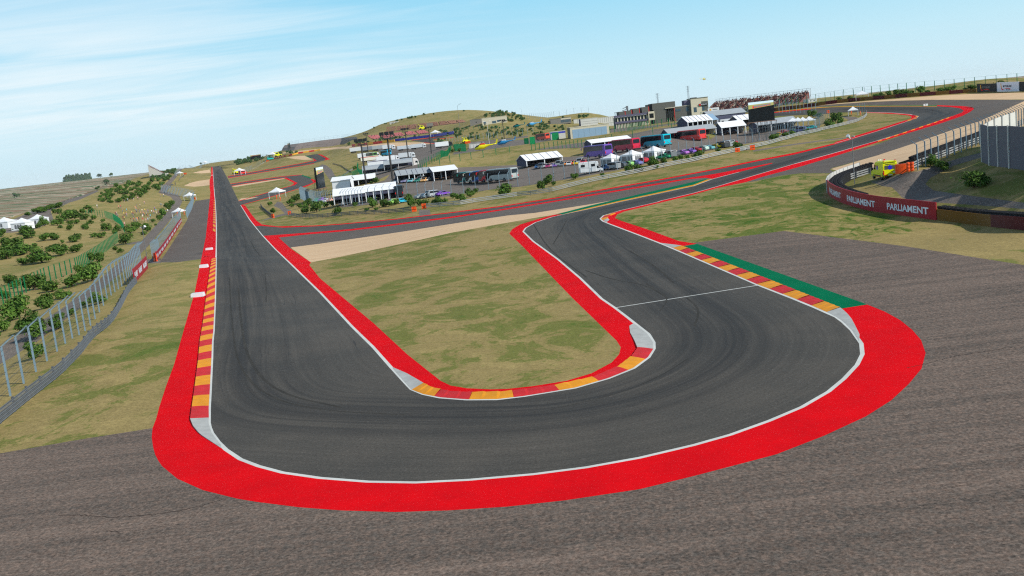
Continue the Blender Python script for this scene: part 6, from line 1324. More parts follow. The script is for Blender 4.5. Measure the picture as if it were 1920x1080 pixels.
sc_.build('scaffold', None, t); MB().box((Lb / 2, .3, zb / 2 + .2), (Lb, .2, zb + .2), 'grey_wall').build('front_wall', None, t)
fb = MB()
for i in range(80): x = Lb * i / 79; fb.box((x, -1.6, 1.2), (.16, .16, 3.0), 'blue_steel' if i % 3 else 'green_steel')
tag(fb.build('fence_post', None, t), kind='stuff')
# small stand far left on the skyline
p = G(296, 330.5); t = thing('grandstand', 'small distant grandstand on the left skyline, seen from the side', 'grandstand', p, az(-104)); k = mpp(p)
st, se = seat_block(20, 12, .9, 1.35, None, seed=77, crowd=CROWD, dens=.7); o = st.build('seat_tier', None, t); o.location = (-10, -8, 2.0); tag(se.build('seats', None, o), kind='stuff')
f2 = MB(); [f2.tube((x, 8.5, 0), (x, 8.5, 15), .12, 'galv', 4) for x in (-10, -5, 0, 5, 10)]; [f2.tube((x, 8.5, 1), (x, -6, 4), .1, 'galv', 4) for x in (-10, 0, 10)]; f2.build('scaffold', None, t); MB().box((0, -9, 1.2), (22, 5, 2.6), 'panel_white').build('front_wall', None, t)
# hillside terraces: upper terracotta blocks and lower pink blocks laid on the slope
def terrace(label, corners, nu, nv, m, seedc, crowd):
    """block of seats on the slope between four photo pixels (bl, br, tr, tl)"""
    g = [Vector(q) for q in ground(corners)]; t = thing('terrace_block', label, 'terrace', g[0], 0, 'hillside seating blocks'); st, se = MB(), MB(); rr = random.Random(seedc); q = [v - g[0] for v in g]
    for r in range(nv):
        a0 = q[0].lerp(q[3], r / nv); b0 = q[1].lerp(q[2], r / nv); a1 = q[0].lerp(q[3], (r + 1) / nv); b1 = q[1].lerp(q[2], (r + 1) / nv); z0, z1 = a0.z, b0.z; up = Vector((0, 0, .5))
        st.add([a0 + up, b0 + up, Vector((b1.x, b1.y, b0.z)) + up, Vector((a1.x, a1.y, a0.z)) + up, a0 - up, b0 - up, a1 + up, b1 + up], [(0, 1, 2, 3), (4, 5, 1, 0), (3, 2, 7, 6)], 'grey_wall' if m == 'seat_pink' else 'seat_terra')
        for i in range(nu):
            if rr.random() < .72:
                c = a0.lerp(b0, (i + .5) / nu); d = (a1 - a0) * .5; w = (b0 - a0).length / nu * .7; se.box((c.x + d.x, c.y + d.y, c.z + .75), (w, w * .7, .6), m if rr.random() < .8 else crowd[int(rr.random() * len(crowd))])
    st.build('steps', None, t); tag(se.build('seats', None, t), kind='stuff'); return t
PK = [colmat(c, .9) for c in ((214,120,118),(186,150,148),(226,150,140),(150,90,92))]
for i, (a_, b_, c_, d_) in enumerate([((699,261.3),(716.5,260.5),(708.5,253.2),(689.5,255)), ((720,260.5),(740,257.5),(731.5,250.5),(711.5,252.5)), ((743,256.8),(760.5,254.8),(752,248.6),(734.5,250.4)), ((764,254.2),(782.5,252.5),(774,246.5),(758,247.8)), ((786,251.8),(804.5,250),(796,244.8),(778,246.3))]):
    terrace('pink seating block on the hillside, ' + ['leftmost of the lower five', 'second of the lower five', 'middle of the lower five', 'fourth of the lower five', 'rightmost of the lower five'][i], [a_, b_, c_, d_], 26, 9, 'seat_pink', i, PK)
TC = [colmat(c, .9) for c in ((178,128,108),(160,112,96),(190,140,118))]
for i, (a_, b_, c_, d_) in enumerate([((723,248.5),(740.5,246.5),(743,237.3),(725.5,238.5)), ((742.5,246.3),(761,243.8),(761.5,235.3),(745,237)), ((763.5,243.5),(780.5,241.2),(781,233.2),(763.5,235)), ((783.5,241),(800,238.8),(801,231),(783,233)), ((803,238.5),(823,235.5),(819.5,229),(803,230.6)), ((825,235.2),(843,233),(836,227.5),(822,228.8)), ((845,232.7),(860,231),(853,226.2),(838,227.4)), ((862,230.5),(873,229),(868,225),(855,226))]):
    terrace('terracotta seating block below the big hill, ' + ['first from the left', 'second from the left', 'third from the left', 'fourth from the left', 'fifth from the left', 'sixth from the left', 'second from the right', 'rightmost'][i], [a_, b_, c_, d_], 22, 8, 'seat_terra', 40 + i, TC)
a = G(806.5, 238.5); k = mpp(a); t = thing('score_board', 'grey board standing in front of the terracotta seats', 'board', a); MB().box((0, 0, 4.6 * k), (12 * k, 1, 6 * k), 'grey_wall').build('board', None, t); [MB().tube((x * k, 0, 0), (x * k, 0, 2 * k), .4, 'pole_dark', 5).build('leg', None, t) for x in (-4, 4)]
# stony embankment behind the second infield loop
cr = [(534,272),(560,268.8),(600,263.5),(640,258.8),(668,256.5)]; ft = [(526,284),(548,283.5),(590,277.5),(640,271),(672,263.5)]
def ridge_bank(label, cr, ft, d):
    F_ = ground(ft); vs, fs = [], []; n = len(cr)
    for (u, v), f in zip(cr, F_):
        dd = project([f])[0][2] + d; r = rays([(u, v)])[0] * dd; c = Vector((r[0], r[1], CAMH + r[2])); f = Vector(f); b = Vector((c.x * 1.03, c.y * 1.03, c.z)); e = Vector((c.x * 1.08, c.y * 1.08, f.z - 8)); vs += [f - Vector((0, 0, 3)), f.lerp(c, .5) + Vector((0, 0, .5)), c, b, e]
    for i in range(n - 1):
        for j in range(4): fs.append((5 * i + j, 5 * i + 5 + j, 5 * i + 6 + j, 5 * i + 1 + j))
    fs += [(0, 1, 2, 3, 4), tuple(5 * (n - 1) + j for j in (4, 3, 2, 1, 0))]
    return MB().add(vs, fs, 'rock'), vs
mb, vs = ridge_bank('', cr, ft, 40); o = mb.build('hill'); o['kind'] = 'structure'
fence('catch_fence', 'thin fence along the top of the stony embankment', [(536,283),(560,281),(600,276),(640,270.5),(667,264)], 9, 5, 'blue_steel', 0, 3)
bf = [q for q in C.objects if q.name.startswith('catch_fence') and 'stony embankment' in q.get('label', '')][0]
tops = [Vector(vs[5 * i + 3]) for i in range(len(cr))]; kids = [c for c in bf.children if c.name.startswith('post')]
Qt = resample(tops, sum((b - a).length for a, b in zip(tops, tops[1:])) / max(1, len(kids) - 1)); bf.location = Qt[0]
for c in list(bf.children):
    if c.name.startswith('cable'): bpy.data.objects.remove(c)
for c, q in zip(kids, Qt): c.location = q - Qt[0] - Vector((0, 0, .3))
for z in (2.4, 4.7):
    w = MB(); [w.tube(a - Qt[0] + Vector((0, 0, z)), b - Qt[0] + Vector((0, 0, z)), .05, 'galv', 3) for a, b in zip(Qt, Qt[1:])]; w.build('cable', None, bf)

fence('catch_fence', 'thin fence on the skyline of the flat topped hill', [(985,224),(1040,218.6),(1104,210.5)], 7, 5, 'blue_steel', 0, 2, r=.09)
fence('catch_fence', 'blue catch fence along the lane below the helicopter hillside', [(838,268.5),(880,263.5),(935,258.5),(1000,252)], 5, 4.2, 'blue_steel', 0, 3, r=.08)
fence('catch_fence', 'blue catch fence beside the far lane right of the straight', [(458,322),(473,316),(490,306),(503,299.5)], 6, 5, 'blue_steel', 0, 3, r=.08)
fence('mesh_fence', 'green fence across the helicopter hillside', [(860,249),(905,240),(960,246),(1060,240)], 6, 3.4, 'green_steel', 0, 2, 'green fences', rail=True, r=.09)
fence('mesh_fence', 'dense green mesh fence between the truck park and the yellow helicopter', [(842,286),(852,283),(865,283.5),(874,284)], 1.6, 4.5, 'green_steel', 0, 6, 'green fences', rail=True, r=.09)
def mesh_panel(label, u, v, hd, wpx, hpx):
    p = G(u, v); k = mpp(p); t = thing('privacy_screen', label, 'screen', p, az(hd), 'green mesh panels'); w, h = wpx * k, hpx * k
    MB().box((0, 0, h / 2), (w, .08, h), 'green_mesh').build('mesh', None, t); f = MB(); [f.box((x, 0, h / 2), (.12, .14, h), 'green_steel') for x in (-w / 2, w / 2)]; f.build('post', None, t)
mesh_panel('small green mesh panel, leftmost of three beside the orange red coach', 987.5, 270, 30, 9, 11); mesh_panel('square green mesh panel at the front of the orange red coach', 999, 270.5, 4, 9.5, 14); mesh_panel('green mesh panel between the orange red coach and the hangar', 1042, 262.5, 4, 12.5, 14)

# ------------------------------------------------------------------ helicopters
def helicopter(label, P, hd, col, sc=1.0, tilt=0, accent='sign_red'):
    cm = colmat(col, .3); t = thing('helicopter', label, 'helicopter', P, az(hd), 'helicopters'); t.scale = (sc,) * 3
    secs = [(3.0, .95, .12, .1), (2.5, 1.0, .55, .45), (1.6, 1.25, .85, .85), (.3, 1.45, .9, 1.05), (-1.2, 1.5, .85, 1.0), (-2.4, 1.75, .45, .55), (-4.0, 1.95, .24, .28), (-6.6, 2.2, .14, .16)]
    n = 10; vs, fs = [], []
    for y, z, a, b in secs:
        for i in range(n): th = 2 * math.pi * i / n; vs.append((a * math.cos(th), y, z + b * math.sin(th)))
    for k in range(len(secs) - 1):
        for i in range(n): fs.append((k * n + i, k * n + (i + 1) % n, k * n + n + (i + 1) % n, k * n + n + i))
    fs += [tuple(range(n)), tuple(range(len(vs) - n, len(vs)))[::-1]]
    MB().add(vs, fs, cm).build('fuselage', None, t, smooth=True)
    vs2 = []
    for y, z, a, b in ((2.75, 1.2, .38, .3), (2.2, 1.5, .7, .48), (1.2, 1.75, .82, .62), (.8, 1.8, .84, .62)):
        for i in range(6): th = math.pi * i / 5; vs2.append((a * math.cos(th) * 1.06, y, z + b * math.sin(th) * 1.05))
    MB().add(vs2, [(6 * k + i, 6 * k + i + 1, 6 * k + 7 + i, 6 * k + 6 + i) for k in range(3) for i in range(5)], 'glass').build('canopy', None, t, smooth=True)
    MB().box((0, -.6, 2.65), (.9, 2.4, .55), accent, 0, .7).build('engine_cover', None, t)
    MB().prism_x([(-6.2, 2.1), (-6.9, 2.1), (-7.4, 3.9), (-6.8, 3.9)], -.09, .09, cm).build('tail_fin', None, t); MB().box((0, -5.9, 2.2), (2.2, .5, .08), cm).build('tail_plane', None, t)
    MB().tube((0, -.4, 2.8), (0, -.4, 3.35), .12, 'dark', 6).build('rotor_mast', None, t)
    for a in (20, 110, 200, 290): d = Vector((math.cos(math.radians(a)), math.sin(math.radians(a)), 0)); MB().box((d.x * 2.7, d.y * 2.7 - .4, 3.3), (5.0, .24, .05), 'pole_dark', math.radians(a)).build('rotor_blade', None, t)
    for s in (-1, 1): sk = MB(); sk.tube((s * .95, -1.5, .08), (s * .95, 2.0, .08), .07, 'galv_dark', 6); [sk.tube((s * .95, y, .08), (s * .5, y, .65), .05, 'galv_dark', 5) for y in (-.9, 1.2)]; sk.build('skid', None, t)
    return t
helicopter('yellow helicopter parked behind the green fence', G(903, 282.3), -72, (240, 226, 30), 1.22); helicopter('blue helicopter behind the tail of the yellow one', G(943, 272.5), -70, (50, 140, 190), 1.1, accent='white'); helicopter('dark teal helicopter on the hillside lane', G(968.5, 239.8), -75, (10, 110, 110), 1.0, accent='dark')
helicopter('pale blue helicopter on the hillside lane right of the teal one', G(996, 237.6), -75, (96, 178, 226), 1.25, accent='white')
r = rays([(1320.5, 150)])[0] * 900; helicopter('tiny yellow helicopter flying in the sky above the control building', Vector((r[0], r[1], CAMH + r[2])), 84, (238, 214, 110), .55, accent='amb_yellow')

# ------------------------------------------------------------------ little working vehicles
def tractor(label, u, v, hd, col, sc=1.0):
    p = G(u, v); t = thing('recovery_vehicle', label, 'recovery vehicle', p, az(hd), 'yellow recovery vehicles'); t.scale = (sc,) * 3; cm = colmat(col)
    MB().prism_x([(-2.0, .6), (2.0, .6), (2.1, 1.3), (.4, 1.5), (.3, 2.6), (-1.4, 2.7), (-1.6, 1.5), (-2.1, 1.4)], -.95, .95, cm, .04).build('body', None, t); MB().box((0, -.55, 2.1), (1.94, 1.3, .7), 'glass').build('cab_window', None, t)
    for s in (-1, 1):
        for y in (-1.3, 1.3): MB().wheel((s * .95, y, .55), .55, .35, 'black_rubber').build('wheel', None, t)
    MB().tube((.3, 1.0, 1.4), (.3, -2.4, 3.1), .14, cm, 6).build('boom', None, t); return t
tractor('yellow vehicle beside the far white gazebo near the straight', 443.5, 326.5, 40, (232, 232, 20), 2.2); tractor('yellow vehicle behind the red and yellow barrier of the far loop', 522, 294.2, 80, (236, 236, 40), 2.4); tractor('yellow machine beside orange blocks behind the truck park', 874, 268, 60, (236, 226, 20), 1.4); tractor('small yellow vehicle between the lower and upper seating blocks', 793, 243.6, 80, (232, 232, 30), 2.0)
car('orange red small car parked beside the far white gazebo near the straight', 456, 326, 40, (226, 60, 50), 'van', 1.9, 'cars at marshal posts'); car('turquoise small van beside the far white gazebo of the second loop', 507.5, 299.5, 60, (10, 190, 180), 'van', 1.9, 'cars at marshal posts')
water_barrier('orange block beside the yellow machine behind the truck park', 877, 269, 8, 4.0, 1.6)

# ------------------------------------------------------------------ shrubs and trees
def m_leaf(name, a, b_, c_):
    m, nt, b = newmat(name); g = NG(nt); p = g.pos(); inf = g.n('ShaderNodeObjectInfo'); geo = g.n('ShaderNodeNewGeometry')
    n1 = g.noise(p, 5.0, 3, .6); ri = geo.outputs['Random Per Island']
    c = g.mix(g.rng(n1, .38, .62), a, b_); c = g.mix(g.rng(ri, .55, 1.0, 0, .8), c, c_)
    k = g.rng(inf.outputs['Random'], 0, 1, .78, 1.22, False); sc = g.n('ShaderNodeVectorMath', operation='SCALE'); g.l(c, sc.inputs[0]); g.l(k, sc.inputs['Scale'])
    g.l(sc.outputs[0], b.inputs['Base Color']); b.inputs['Roughness'].default_value = .75; b.inputs['Specular IOR Level'].default_value = .15
    MATS[name] = m
m_leaf('leaf', lin((54, 86, 30)), lin((80, 110, 42)), lin((110, 134, 60)))
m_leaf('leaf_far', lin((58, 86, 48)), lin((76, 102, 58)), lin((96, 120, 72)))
def crown_mesh(name, seed, n=620, lobes=7, flat=.72, size=.075, m='leaf', tree=False):
    """leaf sized faces spread through several uneven lobes, about 1 m across, foot at z = 0"""
    rr = random.Random(seed); L_ = []
    for i in range(lobes):
        a = rr.uniform(0, 6.283); d = rr.uniform(.05, .32) if not tree else rr.uniform(0, .26); r = rr.uniform(.13, .25); z = (.18 + rr.uniform(0, .36)) if not tree else rr.uniform(.42, .78)
        L_.append((d * math.cos(a), d * math.sin(a), z, r))
    mb = MB()
    for i in range(n):
        cx, cy, cz, r = L_[int(rr.random() * lobes)] if rr.random() > .06 else (rr.uniform(-.3, .3), rr.uniform(-.3, .3), rr.uniform(.2, .5), .26)
        while True:
            v = Vector((rr.uniform(-1, 1), rr.uniform(-1, 1), rr.uniform(-1, 1)))
            if .25 < v.length < 1: break
        v *= r * (rr.random() ** .2) / max(v.length, .3) if rr.random() < .7 else r
        c = Vector((cx, cy, cz)) + Vector((v.x, v.y, v.z * flat * 1.15)); c.z = max(c.z, .03)
        nrm = (v.normalized() + Vector((rr.uniform(-.7, .7), rr.uniform(-.7, .7), rr.uniform(-.2, .9)))).normalized(); u = nrm.orthogonal().normalized(); w = nrm.cross(u); a = rr.uniform(0, 6.283)
        e1 = (u * math.cos(a) + w * math.sin(a)) * size * rr.uniform(.6, 1.3); e2 = (w * math.cos(a) - u * math.sin(a)) * size * rr.uniform(.35, .75)
        mb.add([c - e1, c - e2 * .9 + nrm * size * .2, c + e1, c + e2 * .9 + nrm * size * .2], [(0, 1, 2, 3)], m)
    me = bpy.data.meshes.new(name); me.from_pydata(mb.v, [], mb.f); me.materials.append(MATS[m]); return me
def stem_mesh(name, seed, tree=False):
    rr = random.Random(seed); mb = MB(); top = .5 if tree else .26
    mb.tube((0, 0, -.06), (rr.uniform(-.03, .03), rr.uniform(-.03, .03), top), .035, 'bark', 6, .02)
    for i in range(5):
        a = rr.uniform(0, 6.283); z = top * rr.uniform(.3, 1); mb.tube((0, 0, z), (math.cos(a) * .24, math.sin(a) * .24, z + rr.uniform(.12, .28)), .018, 'bark', 5, .006)
    me = bpy.data.meshes.new(name); me.from_pydata(mb.v, [], mb.f); me.materials.append(MATS['bark']); return me
CR = [crown_mesh('crown', s, 1000, 9, size=.062) for s in range(5)]; ST = [stem_mesh('stem', s) for s in range(3)]
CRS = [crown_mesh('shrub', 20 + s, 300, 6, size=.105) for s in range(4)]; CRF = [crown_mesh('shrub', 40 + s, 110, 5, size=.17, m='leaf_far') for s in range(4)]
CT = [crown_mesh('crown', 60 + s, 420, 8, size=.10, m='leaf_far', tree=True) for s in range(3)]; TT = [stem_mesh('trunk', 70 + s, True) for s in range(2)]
RS = random.Random(11); SH = [0]; STUFF = []
def shrub(P, w, h, label, group, name='shrub', far=False, parts=True):
    SH[0] += 1; i = SH[0]; sc = (w * 1.26, w * 1.26, h / .60)
    if far:
        STUFF.append((P, sc, i, RS.uniform(0, 6.28))); return None
    if parts:
        t = thing(name, label, 'shrub', P, RS.uniform(0, 6.28), group); t.scale = sc; inst('crown', CR[i % 5], t); inst('stem', ST[i % 3], t); return t
    o = inst(name, (CRF if far else CRS)[i % 4], None, P, RS.uniform(0, 6.28), sc); return tag(o, label, 'shrub', group)
def shrubs(lst, label, group, far=False):
    P = ground([(q[0], q[1]) for q in lst])
    for q, p in zip(lst, P):
        k = mpp(Vector(p)); shrub(Vector(p), q[2] * k, q[3] * k, label, group, far=far, parts=q[2] >= 15 and not far)
LEFT = [(37,597,52,44),(55,622,46,34),(70,634,44,30),(107,618,32,22),(67,671,36,28),(87,578,36,28),(120,560,28,17),(135,538,40,20),(98,547,32,20),(65,544,38,30),(20,534,26,20),(7,621,24,26),(153,518,22,20),(173,527,40,32),(182,491,26,18),(43,496,22,13),(78,493,46,26),(115,479,36,18),(143,473,22,13),
 (33,478,45,20),(14,486,28,20),(185,569,30,20),(4,444,16,14),(47,439,30,15),(55,447,20,12),(72,428,16,9),(84,424,18,17),(83,452,22,13),(103,450,22,13),(118,456,8,6),(143,453,24,15),(108,423,20,16),(125,414,25,18),(140,411,20,14),(113,428,10,6),(134,422,14,8),(144,420,12,9),(82,398,24,10),(93,393,20,9),(108,401,16,10),(112,389,22,10),(52,405,14,7),(70,400,20,9),(137,404,18,10),
 (25,470,35,25),(103,469,28,12),(120,469,16,10),(144,469,20,10),(193,417,9,7),(199,433,20,14),(221,433,14,13),(245,437,20,15),(258,430,18,13),(277,434,20,15),(270,440,11,8),(288,417,8,6),(292,423,7,4),(236,458,27,18),(217,438,12,9),(301,414,12,10),(307,406,14,13),(303,401,12,9),(317,394,15,13),(322,386,12,9),(190,446,16,10),(216,470,11,8),(225,474,12,9),(-20,520,40,30),(-12,650,30,30),
 (155,400,14,8),(165,392,13,8),(172,399,12,8),(150,408,14,9),(160,412,16,10),(168,420,12,8),(160,430,16,11),(176,412,14,9),(130,432,14,9),(175,445,13,9),(60,470,20,12),(8,560,22,16),(30,540,20,14),(112,600,18,12),(135,590,16,11),(158,575,14,10)]
shrubs(LEFT, 'dark green shrub on the dry grassy slope left of the service road', 'shrubs on the left slope')
BANK = [(579,386,17,14),(574,400,19,15),(594,398,25,19),(611,389.5,13,11),(624,387,13,10),(635,402,21,14),(667,388,10,8),(687,396.5,10,7),(699,389,20,18),(705,395,9,7),(721,388.5,19,16),(732,387,13,10),(744,384,13,10),(770,388,19,23),(786,386,12,11),(799,384,14,11),(819,383,22,13),(835,380,10,9),(850,372,12,9),(863,376,18,13),(872,377,9,7),(882,369,17,15),(893,362,10,8),(946,366,32,20),(1014,356,17,16),(1031,345,21,18),(1039,348,9,7),
 (1079,336,15,10),(1131,333,10,8),(1180,322.5,15,13),(1197,323.5,21,15),(1227,311,23,16),(1231,317,12,8),(1246,308,15,12),(1267,303,12,9),(1277,300,12,10),(1290,300.5,11,9),(1303,300.5,11,8),(1310,297,23,14),(1348,285,11,7),(1382,281.5,19,16),(1411,275,9,5),(1450,264.5,19,12),(1474,258.5,13,11),(1487,255,13,9),(1512,250,11,9),(1555,239.5,22,15),(1567,230,22,17),(1575,233,15,12),(1523,220,15,13),(1537,221,12,8),
 (506,386,10,8),(512,400,12,9),(545,382,14,10),(556,377,16,12),(548,389,10,8),(563,391,12,9),(664.5,317.5,8,7),(706,344,12,10),(677,345,10,8),(696,345,8,5)]
shrubs(BANK, 'bushy green shrub on the dry bank between guard rail and paddock', 'shrubs on the paddock bank')
for (u, v, w, h), lab in zip([(1745.5,312,26,20),(1770,320,29,17),(1826,352,50,28)], ['green shrub growing against the guard rail behind the blue fence posts', 'shaded dark shrub where the service lane meets the bank', 'lone bright green shrub on the bank below the grey panel wall']):
    p = G(u, v); k = mpp(p); shrub(p, w * k, h * k, lab, None)
HILLR = [(1687,179,22,11),(1708,177.5,14,9),(1726,176,14,13),(1740,174.5,10,6),(1763,172.5,16,7),(1782,171,18,9),(1822,168,18,9),(1875,161,20,9),(1667,180.5,12,9),(1650,182,12,9),(1641,183,10,6),(1594,188,14,8),(1575,190,12,7),(1700,178,12,8),(1855,163,9,5),(1810,169,9,5)]
shrubs(HILLR, 'shrub behind the green fence on the hillside beyond the far right bend', 'shrubs behind the far right bend')
def scatter(poly, n, w, h, label, group, seed, far=True, jit=.35):
    rr = random.Random(seed); q = np.array(poly, float); lo, hi = q.min(0), q.max(0); out = []
    while len(out) < n:
        x, y = rr.uniform(lo[0], hi[0]), rr.uniform(lo[1], hi[1]); ins = False; x0, y0 = q[-1]
        for x1, y1 in q:
            if (y1 > y) != (y0 > y) and x < (x0 - x1) * (y - y1) / (y0 - y1) + x1: ins = not ins
            x0, y0 = x1, y1
        if ins: s = rr.uniform(1 - jit, 1 + jit); out.append((x, y, w * s, h * s))
    shrubs(out, label, group, far)
scatter([(186,364),(233,345),(300,338),(322,333),(320,343),(302,358),(280,362),(270,370),(240,378),(196,383),(186,378)], 105, 8.5, 6, 'small dark shrub on the upper left hillside above the spectators', 'shrubs above the spectators', 5, False)
scatter([(283,334),(332,316),(336,318),(325,330),(300,337)], 32, 6, 5, 'tiny shrub below the distant left grandstand', 'shrubs below the distant grandstand', 6)
scatter([(866,262),(900,243),(905,239),(955,240),(1060,234),(1060,244),(1000,256),(935,261),(882,264)], 88, 5.5, 4, 'small shrub on the hillside between the helicopters and the office buildings', 'shrubs on the helicopter hillside', 7)
scatter([(900,218),(925,211),(945,208.5),(965,214),(985,222),(982,228),(955,229),(905,221)], 55, 5.5, 4, 'shrub on the rounded hill above the grey and beige building', 'shrubs on the rounded hill', 8)
scatter([(435,304),(480,297),(543,284),(560,287),(520,292),(480,303),(448,310)], 40, 7, 5, 'small shrub on the far ridge right of the straight', 'shrubs on the far ridge', 9)
scatter([(648,268),(690,262),(735,258),(800,254),(800,257),(735,264),(690,268),(655,274)], 30, 5, 4, 'small shrub between the far barrier and the hillside seats', 'shrubs below the hillside seats', 10)
scatter([(690,244),(712,235.5),(740,226),(800,214),(880,206.8),(882,208.5),(800,217),(740,229),(712,238.5)], 14, 4.5, 3.2, 'tiny shrub on the skyline of the big hill', 'shrubs on the big hill skyline', 12)
scatter([(1000,232),(1105,213),(1118,216),(1118,222),(1000,238)], 26, 5, 3.6, 'small shrub on the flat topped hill above the white box building', 'shrubs on the flat topped hill', 13)
scatter([(806,250),(850,242),(880,240),(862,262),(850,258),(835,268),(815,268),(840,256)], 36, 5.5, 4, 'small shrub right of the far hairpin below the terracotta seats', 'shrubs by the far hairpin', 14)
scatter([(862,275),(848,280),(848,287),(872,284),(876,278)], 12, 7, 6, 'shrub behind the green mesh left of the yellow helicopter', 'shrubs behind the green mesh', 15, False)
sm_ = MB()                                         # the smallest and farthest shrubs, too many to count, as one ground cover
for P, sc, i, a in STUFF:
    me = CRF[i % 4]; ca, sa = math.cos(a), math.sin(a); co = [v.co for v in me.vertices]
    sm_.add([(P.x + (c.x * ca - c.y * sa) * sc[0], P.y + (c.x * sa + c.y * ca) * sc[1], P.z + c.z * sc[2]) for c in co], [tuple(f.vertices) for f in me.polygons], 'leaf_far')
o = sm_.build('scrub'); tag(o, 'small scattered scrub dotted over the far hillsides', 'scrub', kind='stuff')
# trees standing in the valley on the left
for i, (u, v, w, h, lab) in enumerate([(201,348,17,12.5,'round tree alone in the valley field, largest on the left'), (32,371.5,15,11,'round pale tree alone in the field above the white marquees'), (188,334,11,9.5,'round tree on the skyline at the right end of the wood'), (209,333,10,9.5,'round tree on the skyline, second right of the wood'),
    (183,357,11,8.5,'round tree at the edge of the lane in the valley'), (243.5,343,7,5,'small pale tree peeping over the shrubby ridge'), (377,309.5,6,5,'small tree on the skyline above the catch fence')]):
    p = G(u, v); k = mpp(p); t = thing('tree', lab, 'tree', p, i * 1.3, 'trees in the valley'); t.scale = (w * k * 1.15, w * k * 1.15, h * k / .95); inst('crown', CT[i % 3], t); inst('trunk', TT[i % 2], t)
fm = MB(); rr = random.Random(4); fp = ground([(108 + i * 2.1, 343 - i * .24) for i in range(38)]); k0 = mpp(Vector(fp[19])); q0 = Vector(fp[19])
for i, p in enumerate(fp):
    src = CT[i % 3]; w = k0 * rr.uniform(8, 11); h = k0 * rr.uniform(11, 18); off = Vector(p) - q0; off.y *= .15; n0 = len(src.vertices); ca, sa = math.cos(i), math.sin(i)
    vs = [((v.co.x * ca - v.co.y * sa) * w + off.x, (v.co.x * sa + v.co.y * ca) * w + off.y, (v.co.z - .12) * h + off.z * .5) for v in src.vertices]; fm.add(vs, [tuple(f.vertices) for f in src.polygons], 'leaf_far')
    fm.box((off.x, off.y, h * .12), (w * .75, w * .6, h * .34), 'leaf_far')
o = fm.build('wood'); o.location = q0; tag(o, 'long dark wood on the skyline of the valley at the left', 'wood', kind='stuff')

# ------------------------------------------------------------------ people
def person_mesh(name, pose):
    """one continuous body grown from a skeleton of joints; faces take skin, top, trousers, hair by height and limb"""
    s, a, b = pose
    J = {'pel': (0, 0, .95), 'ch': (0, .02, 1.28), 'nk': (0, .0, 1.48), 'hd': (0, .03, 1.60), 'tp': (0, .02, 1.72)}
    R_ = {'pel': .135, 'ch': .15, 'nk': .058, 'hd': .098, 'tp': .075}; E_ = [('pel', 'ch'), ('ch', 'nk'), ('nk', 'hd'), ('hd', 'tp')]
    for sd, k in ((-1, 'l'), (1, 'r')):
        f = s * sd
        J.update({k + 'h': (.09 * sd, 0, .88), k + 'k': (.11 * sd, .02 + f * .5, .49), k + 'a': (.12 * sd, f, .09), k + 't': (.13 * sd, f + .14, .035)}); R_.update({k + 'h': .095, k + 'k': .062, k + 'a': .045, k + 't': .035}); E_ += [('pel', k + 'h'), (k + 'h', k + 'k'), (k + 'k', k + 'a'), (k + 'a', k + 't')]
        up = a if sd < 0 else b
        e, hnd = {0: ((.24 * sd, -.02, 1.14), (.25 * sd, .08, .90)), 1: ((.25 * sd, .05, 1.15), (.12 * sd, .30, 1.20)), 2: ((.27 * sd, .02, 1.45), (.22 * sd, .06, 1.72)), 3: ((.28 * sd, -.06, 1.15), (.15 * sd, .06, 1.0))}[up]
        J.update({k + 's': (.185 * sd, 0, 1.40), k + 'e': e, k + 'w': hnd}); R_.update({k + 's': .062, k + 'e': .042, k + 'w': .034}); E_ += [('ch', k + 's'), (k + 's', k + 'e'), (k + 'e', k + 'w')]
    ks = list(J); me = bpy.data.meshes.new('b'); me.from_pydata([J[k] for k in ks], [(ks.index(p), ks.index(q)) for p, q in E_], [])
    o = bpy.data.objects.new('b', me); C.objects.link(o); o.modifiers.new('s', 'SKIN'); sv = me.skin_vertices[0].data
    for i, k in enumerate(ks): sv[i].radius = (R_[k] * (1.25 if k in ('ch', 'pel') else 1), R_[k] * (.8 if k in ('ch', 'pel') else 1))
    sv[0].use_root = True; o.modifiers.new('d', 'SUBSURF').levels = 1; bpy.context.view_layer.update()
    r = bpy.data.meshes.new_from_object(o.evaluated_get(bpy.context.evaluated_depsgraph_get())); bpy.data.objects.remove(o); bpy.data.meshes.remove(me); r.name = name
    for i in range(4): r.materials.append(None)
    for p in r.polygons:
        c = p.center; hand = min((Vector(c) - Vector(J[k])).length for k in ('lw', 'rw', 'le', 're')) < .13
        p.material_index = 3 if (c.z > 1.66 or (c.z > 1.56 and c.y < -.02)) else 0 if (c.z > 1.44 and abs(c.x) < .12) or hand else 1 if c.z > .92 else 2
    r.shade_smooth(); return r
PM = [person_mesh('person', q) for q in ((0.0, 0, 0), (.12, 0, 1), (.05, 2, 0), (0.02, 3, 3), (.22, 0, 0))]
TOPS = [('white', (232,230,226)), ('cream', (228,212,180)), ('pale blue', (150,196,220)), ('turquoise', (60,180,196)), ('salmon', (228,150,124)), ('orange', (226,120,60)), ('maroon', (120,34,56)), ('red', (190,50,50)), ('grey', (140,146,156)), ('violet', (140,110,168)), ('pink', (226,166,170)), ('navy', (54,62,90)), ('yellow', (222,196,90))]
BOT = [('blue jeans', (84,104,140)), ('dark trousers', (52,52,60)), ('beige trousers', (196,176,140)), ('grey trousers', (120,122,130)), ('brown trousers', (110,84,66))]
HAIRS = ['hair', 'dark', 'timber', 'sand_yellow']; PI_ = [0]
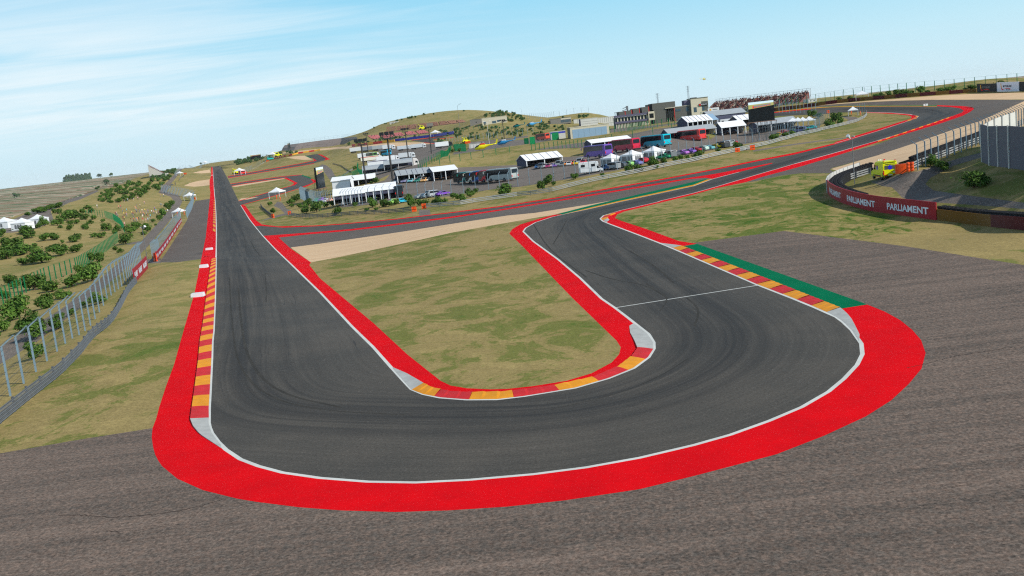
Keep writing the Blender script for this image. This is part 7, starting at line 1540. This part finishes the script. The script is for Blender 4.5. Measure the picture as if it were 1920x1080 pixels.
def person(u, v, label, top, bot, sc=1.0, hd=None, group='spectators on the left slope'):
    p = G(u, v); i = PI_[0]; PI_[0] += 1; o = inst('person', PM[i % 5], None, p, RS.uniform(0, 6.28) if hd is None else az(hd), sc)
    for s_, m_ in enumerate((MATS['skin'], MATS[colmat(top, .8)], MATS[colmat(bot, .8)], MATS[HAIRS[i % 4]])): o.material_slots[s_].link = 'OBJECT'; o.material_slots[s_].material = m_
    return tag(o, label, 'person', group)
PX = [(182.5,390),(223,391.5),(227,391),(230,397.5),(238,397.5),(257,389),(263,388.5),(301,386.5),(304,388),(307,388.5),(254,393),(257,396),(256,398.5),(261.5,398),(267,398.5),(272,398),(278,399.5),(285,400.5),(289,401.5),(290.5,394.5),(217,404),(219.5,404),(221.5,408.5),(233,405),(235.5,404.5),(238,406.5),(237.5,402.5),(248,403),(249.5,404.5),(252,404),(257,402.5),(264,404),(269,403.5),(271,406),(275.5,405),(294,405),(298,402.5),(293,398.5),(222,413),(224,414),(231.5,412.5),(234,413.5),(246.5,416),(251.5,416),(251,409.5),(258,415),(261,414.5),(256.5,416),(268.5,416),(268,409.5),(274,418),(278,416),(278,409),(282,415),(282.5,409.5),(234,424.5),(251,377),(259,375),(234,381),(240,378),(271,383),(301,369.5),(307,369)]
cmb = [(a, b) for a in TOPS for b in BOT]; random.Random(2).shuffle(cmb)
for (u, v), (a, b) in zip(PX, cmb): person(u, v, f'spectator in {a[0]} top and {b[0]} standing on the left slope', a[1], b[1], 1.12)
for u, v, sc, lab in [(1613.3,216.5,1.05,'marshal in orange overalls beside the white gazebo of the small lane'), (1596.5,215,1,'marshal in orange vest sitting height under the gazebo of the small lane'), (519,374,1.3,'marshal in orange overalls at the left leg of the infield gazebo'), (526,377,1.2,'marshal in orange overalls right of the infield gazebo'), (333.5,406,1.4,'marshal in orange beside the gazebo at the second left catch fence'), (346,404,1.3,'marshal in orange at the end of the red banner on the left')]:
    person(u, v, lab, (236, 92, 30), (236, 92, 30), sc, 180, 'marshals in orange')

# red advertising strips at the left fences
def strip_banner(label, px, h, words, name='banner'):
    P = resample(path(px, 4), 1.0); o0 = P[0].copy(); Q = local(P, o0); t = thing(name, label, 'banner', o0); wall_strip(Q, .05, h, .1, 'banner_red').build('panel', None, t); L_ = sum((b - a).length for a, b in zip(P, P[1:])); c = L_ / words
    letters_on_path(t, P, [(c * i + c * .14, c * i + c * .86) for i in range(words)], 'PARLIAMENT', h * .32, h * .72, off=-.03, bold=.04); return t
strip_banner('small red panel lettered PARLIAMENT at the far end of the nearest catch fence', [(253.5,531),(266,517),(278,503)], 2.0, 3)
strip_banner('long low red strip along the foot of the second left catch fence', [(294,490),(308,470),(322,448),(341,417)], 1.7, 14)

# ------------------------------------------------------------------ haze over the whole place
def haze(density):
    m = bpy.data.materials.new('haze'); m.use_nodes = True; nt = m.node_tree; nt.nodes.clear()
    out = nt.nodes.new('ShaderNodeOutputMaterial'); v = nt.nodes.new('ShaderNodeVolumePrincipled'); nt.links.new(v.outputs[0], out.inputs['Volume'])
    v.inputs['Color'].default_value = (.95, .98, 1, 1); v.inputs['Density'].default_value = density; v.inputs['Anisotropy'].default_value = 0
    s = 9600; z0, z1 = float(HG.min()) - 6, 78
    o = MB().box((0, 0, (z0 + z1) / 2), (2 * s, 2 * s, z1 - z0), m).build('haze'); o['kind'] = 'stuff'; tag(o, 'thin pale haze lying over the whole valley and track', 'haze')
haze(2.2e-5)
SC.cycles.volume_bounces = 0; SC.cycles.max_bounces = 6; SC.cycles.use_denoising = False; SC.cycles.filter_width = 1.2
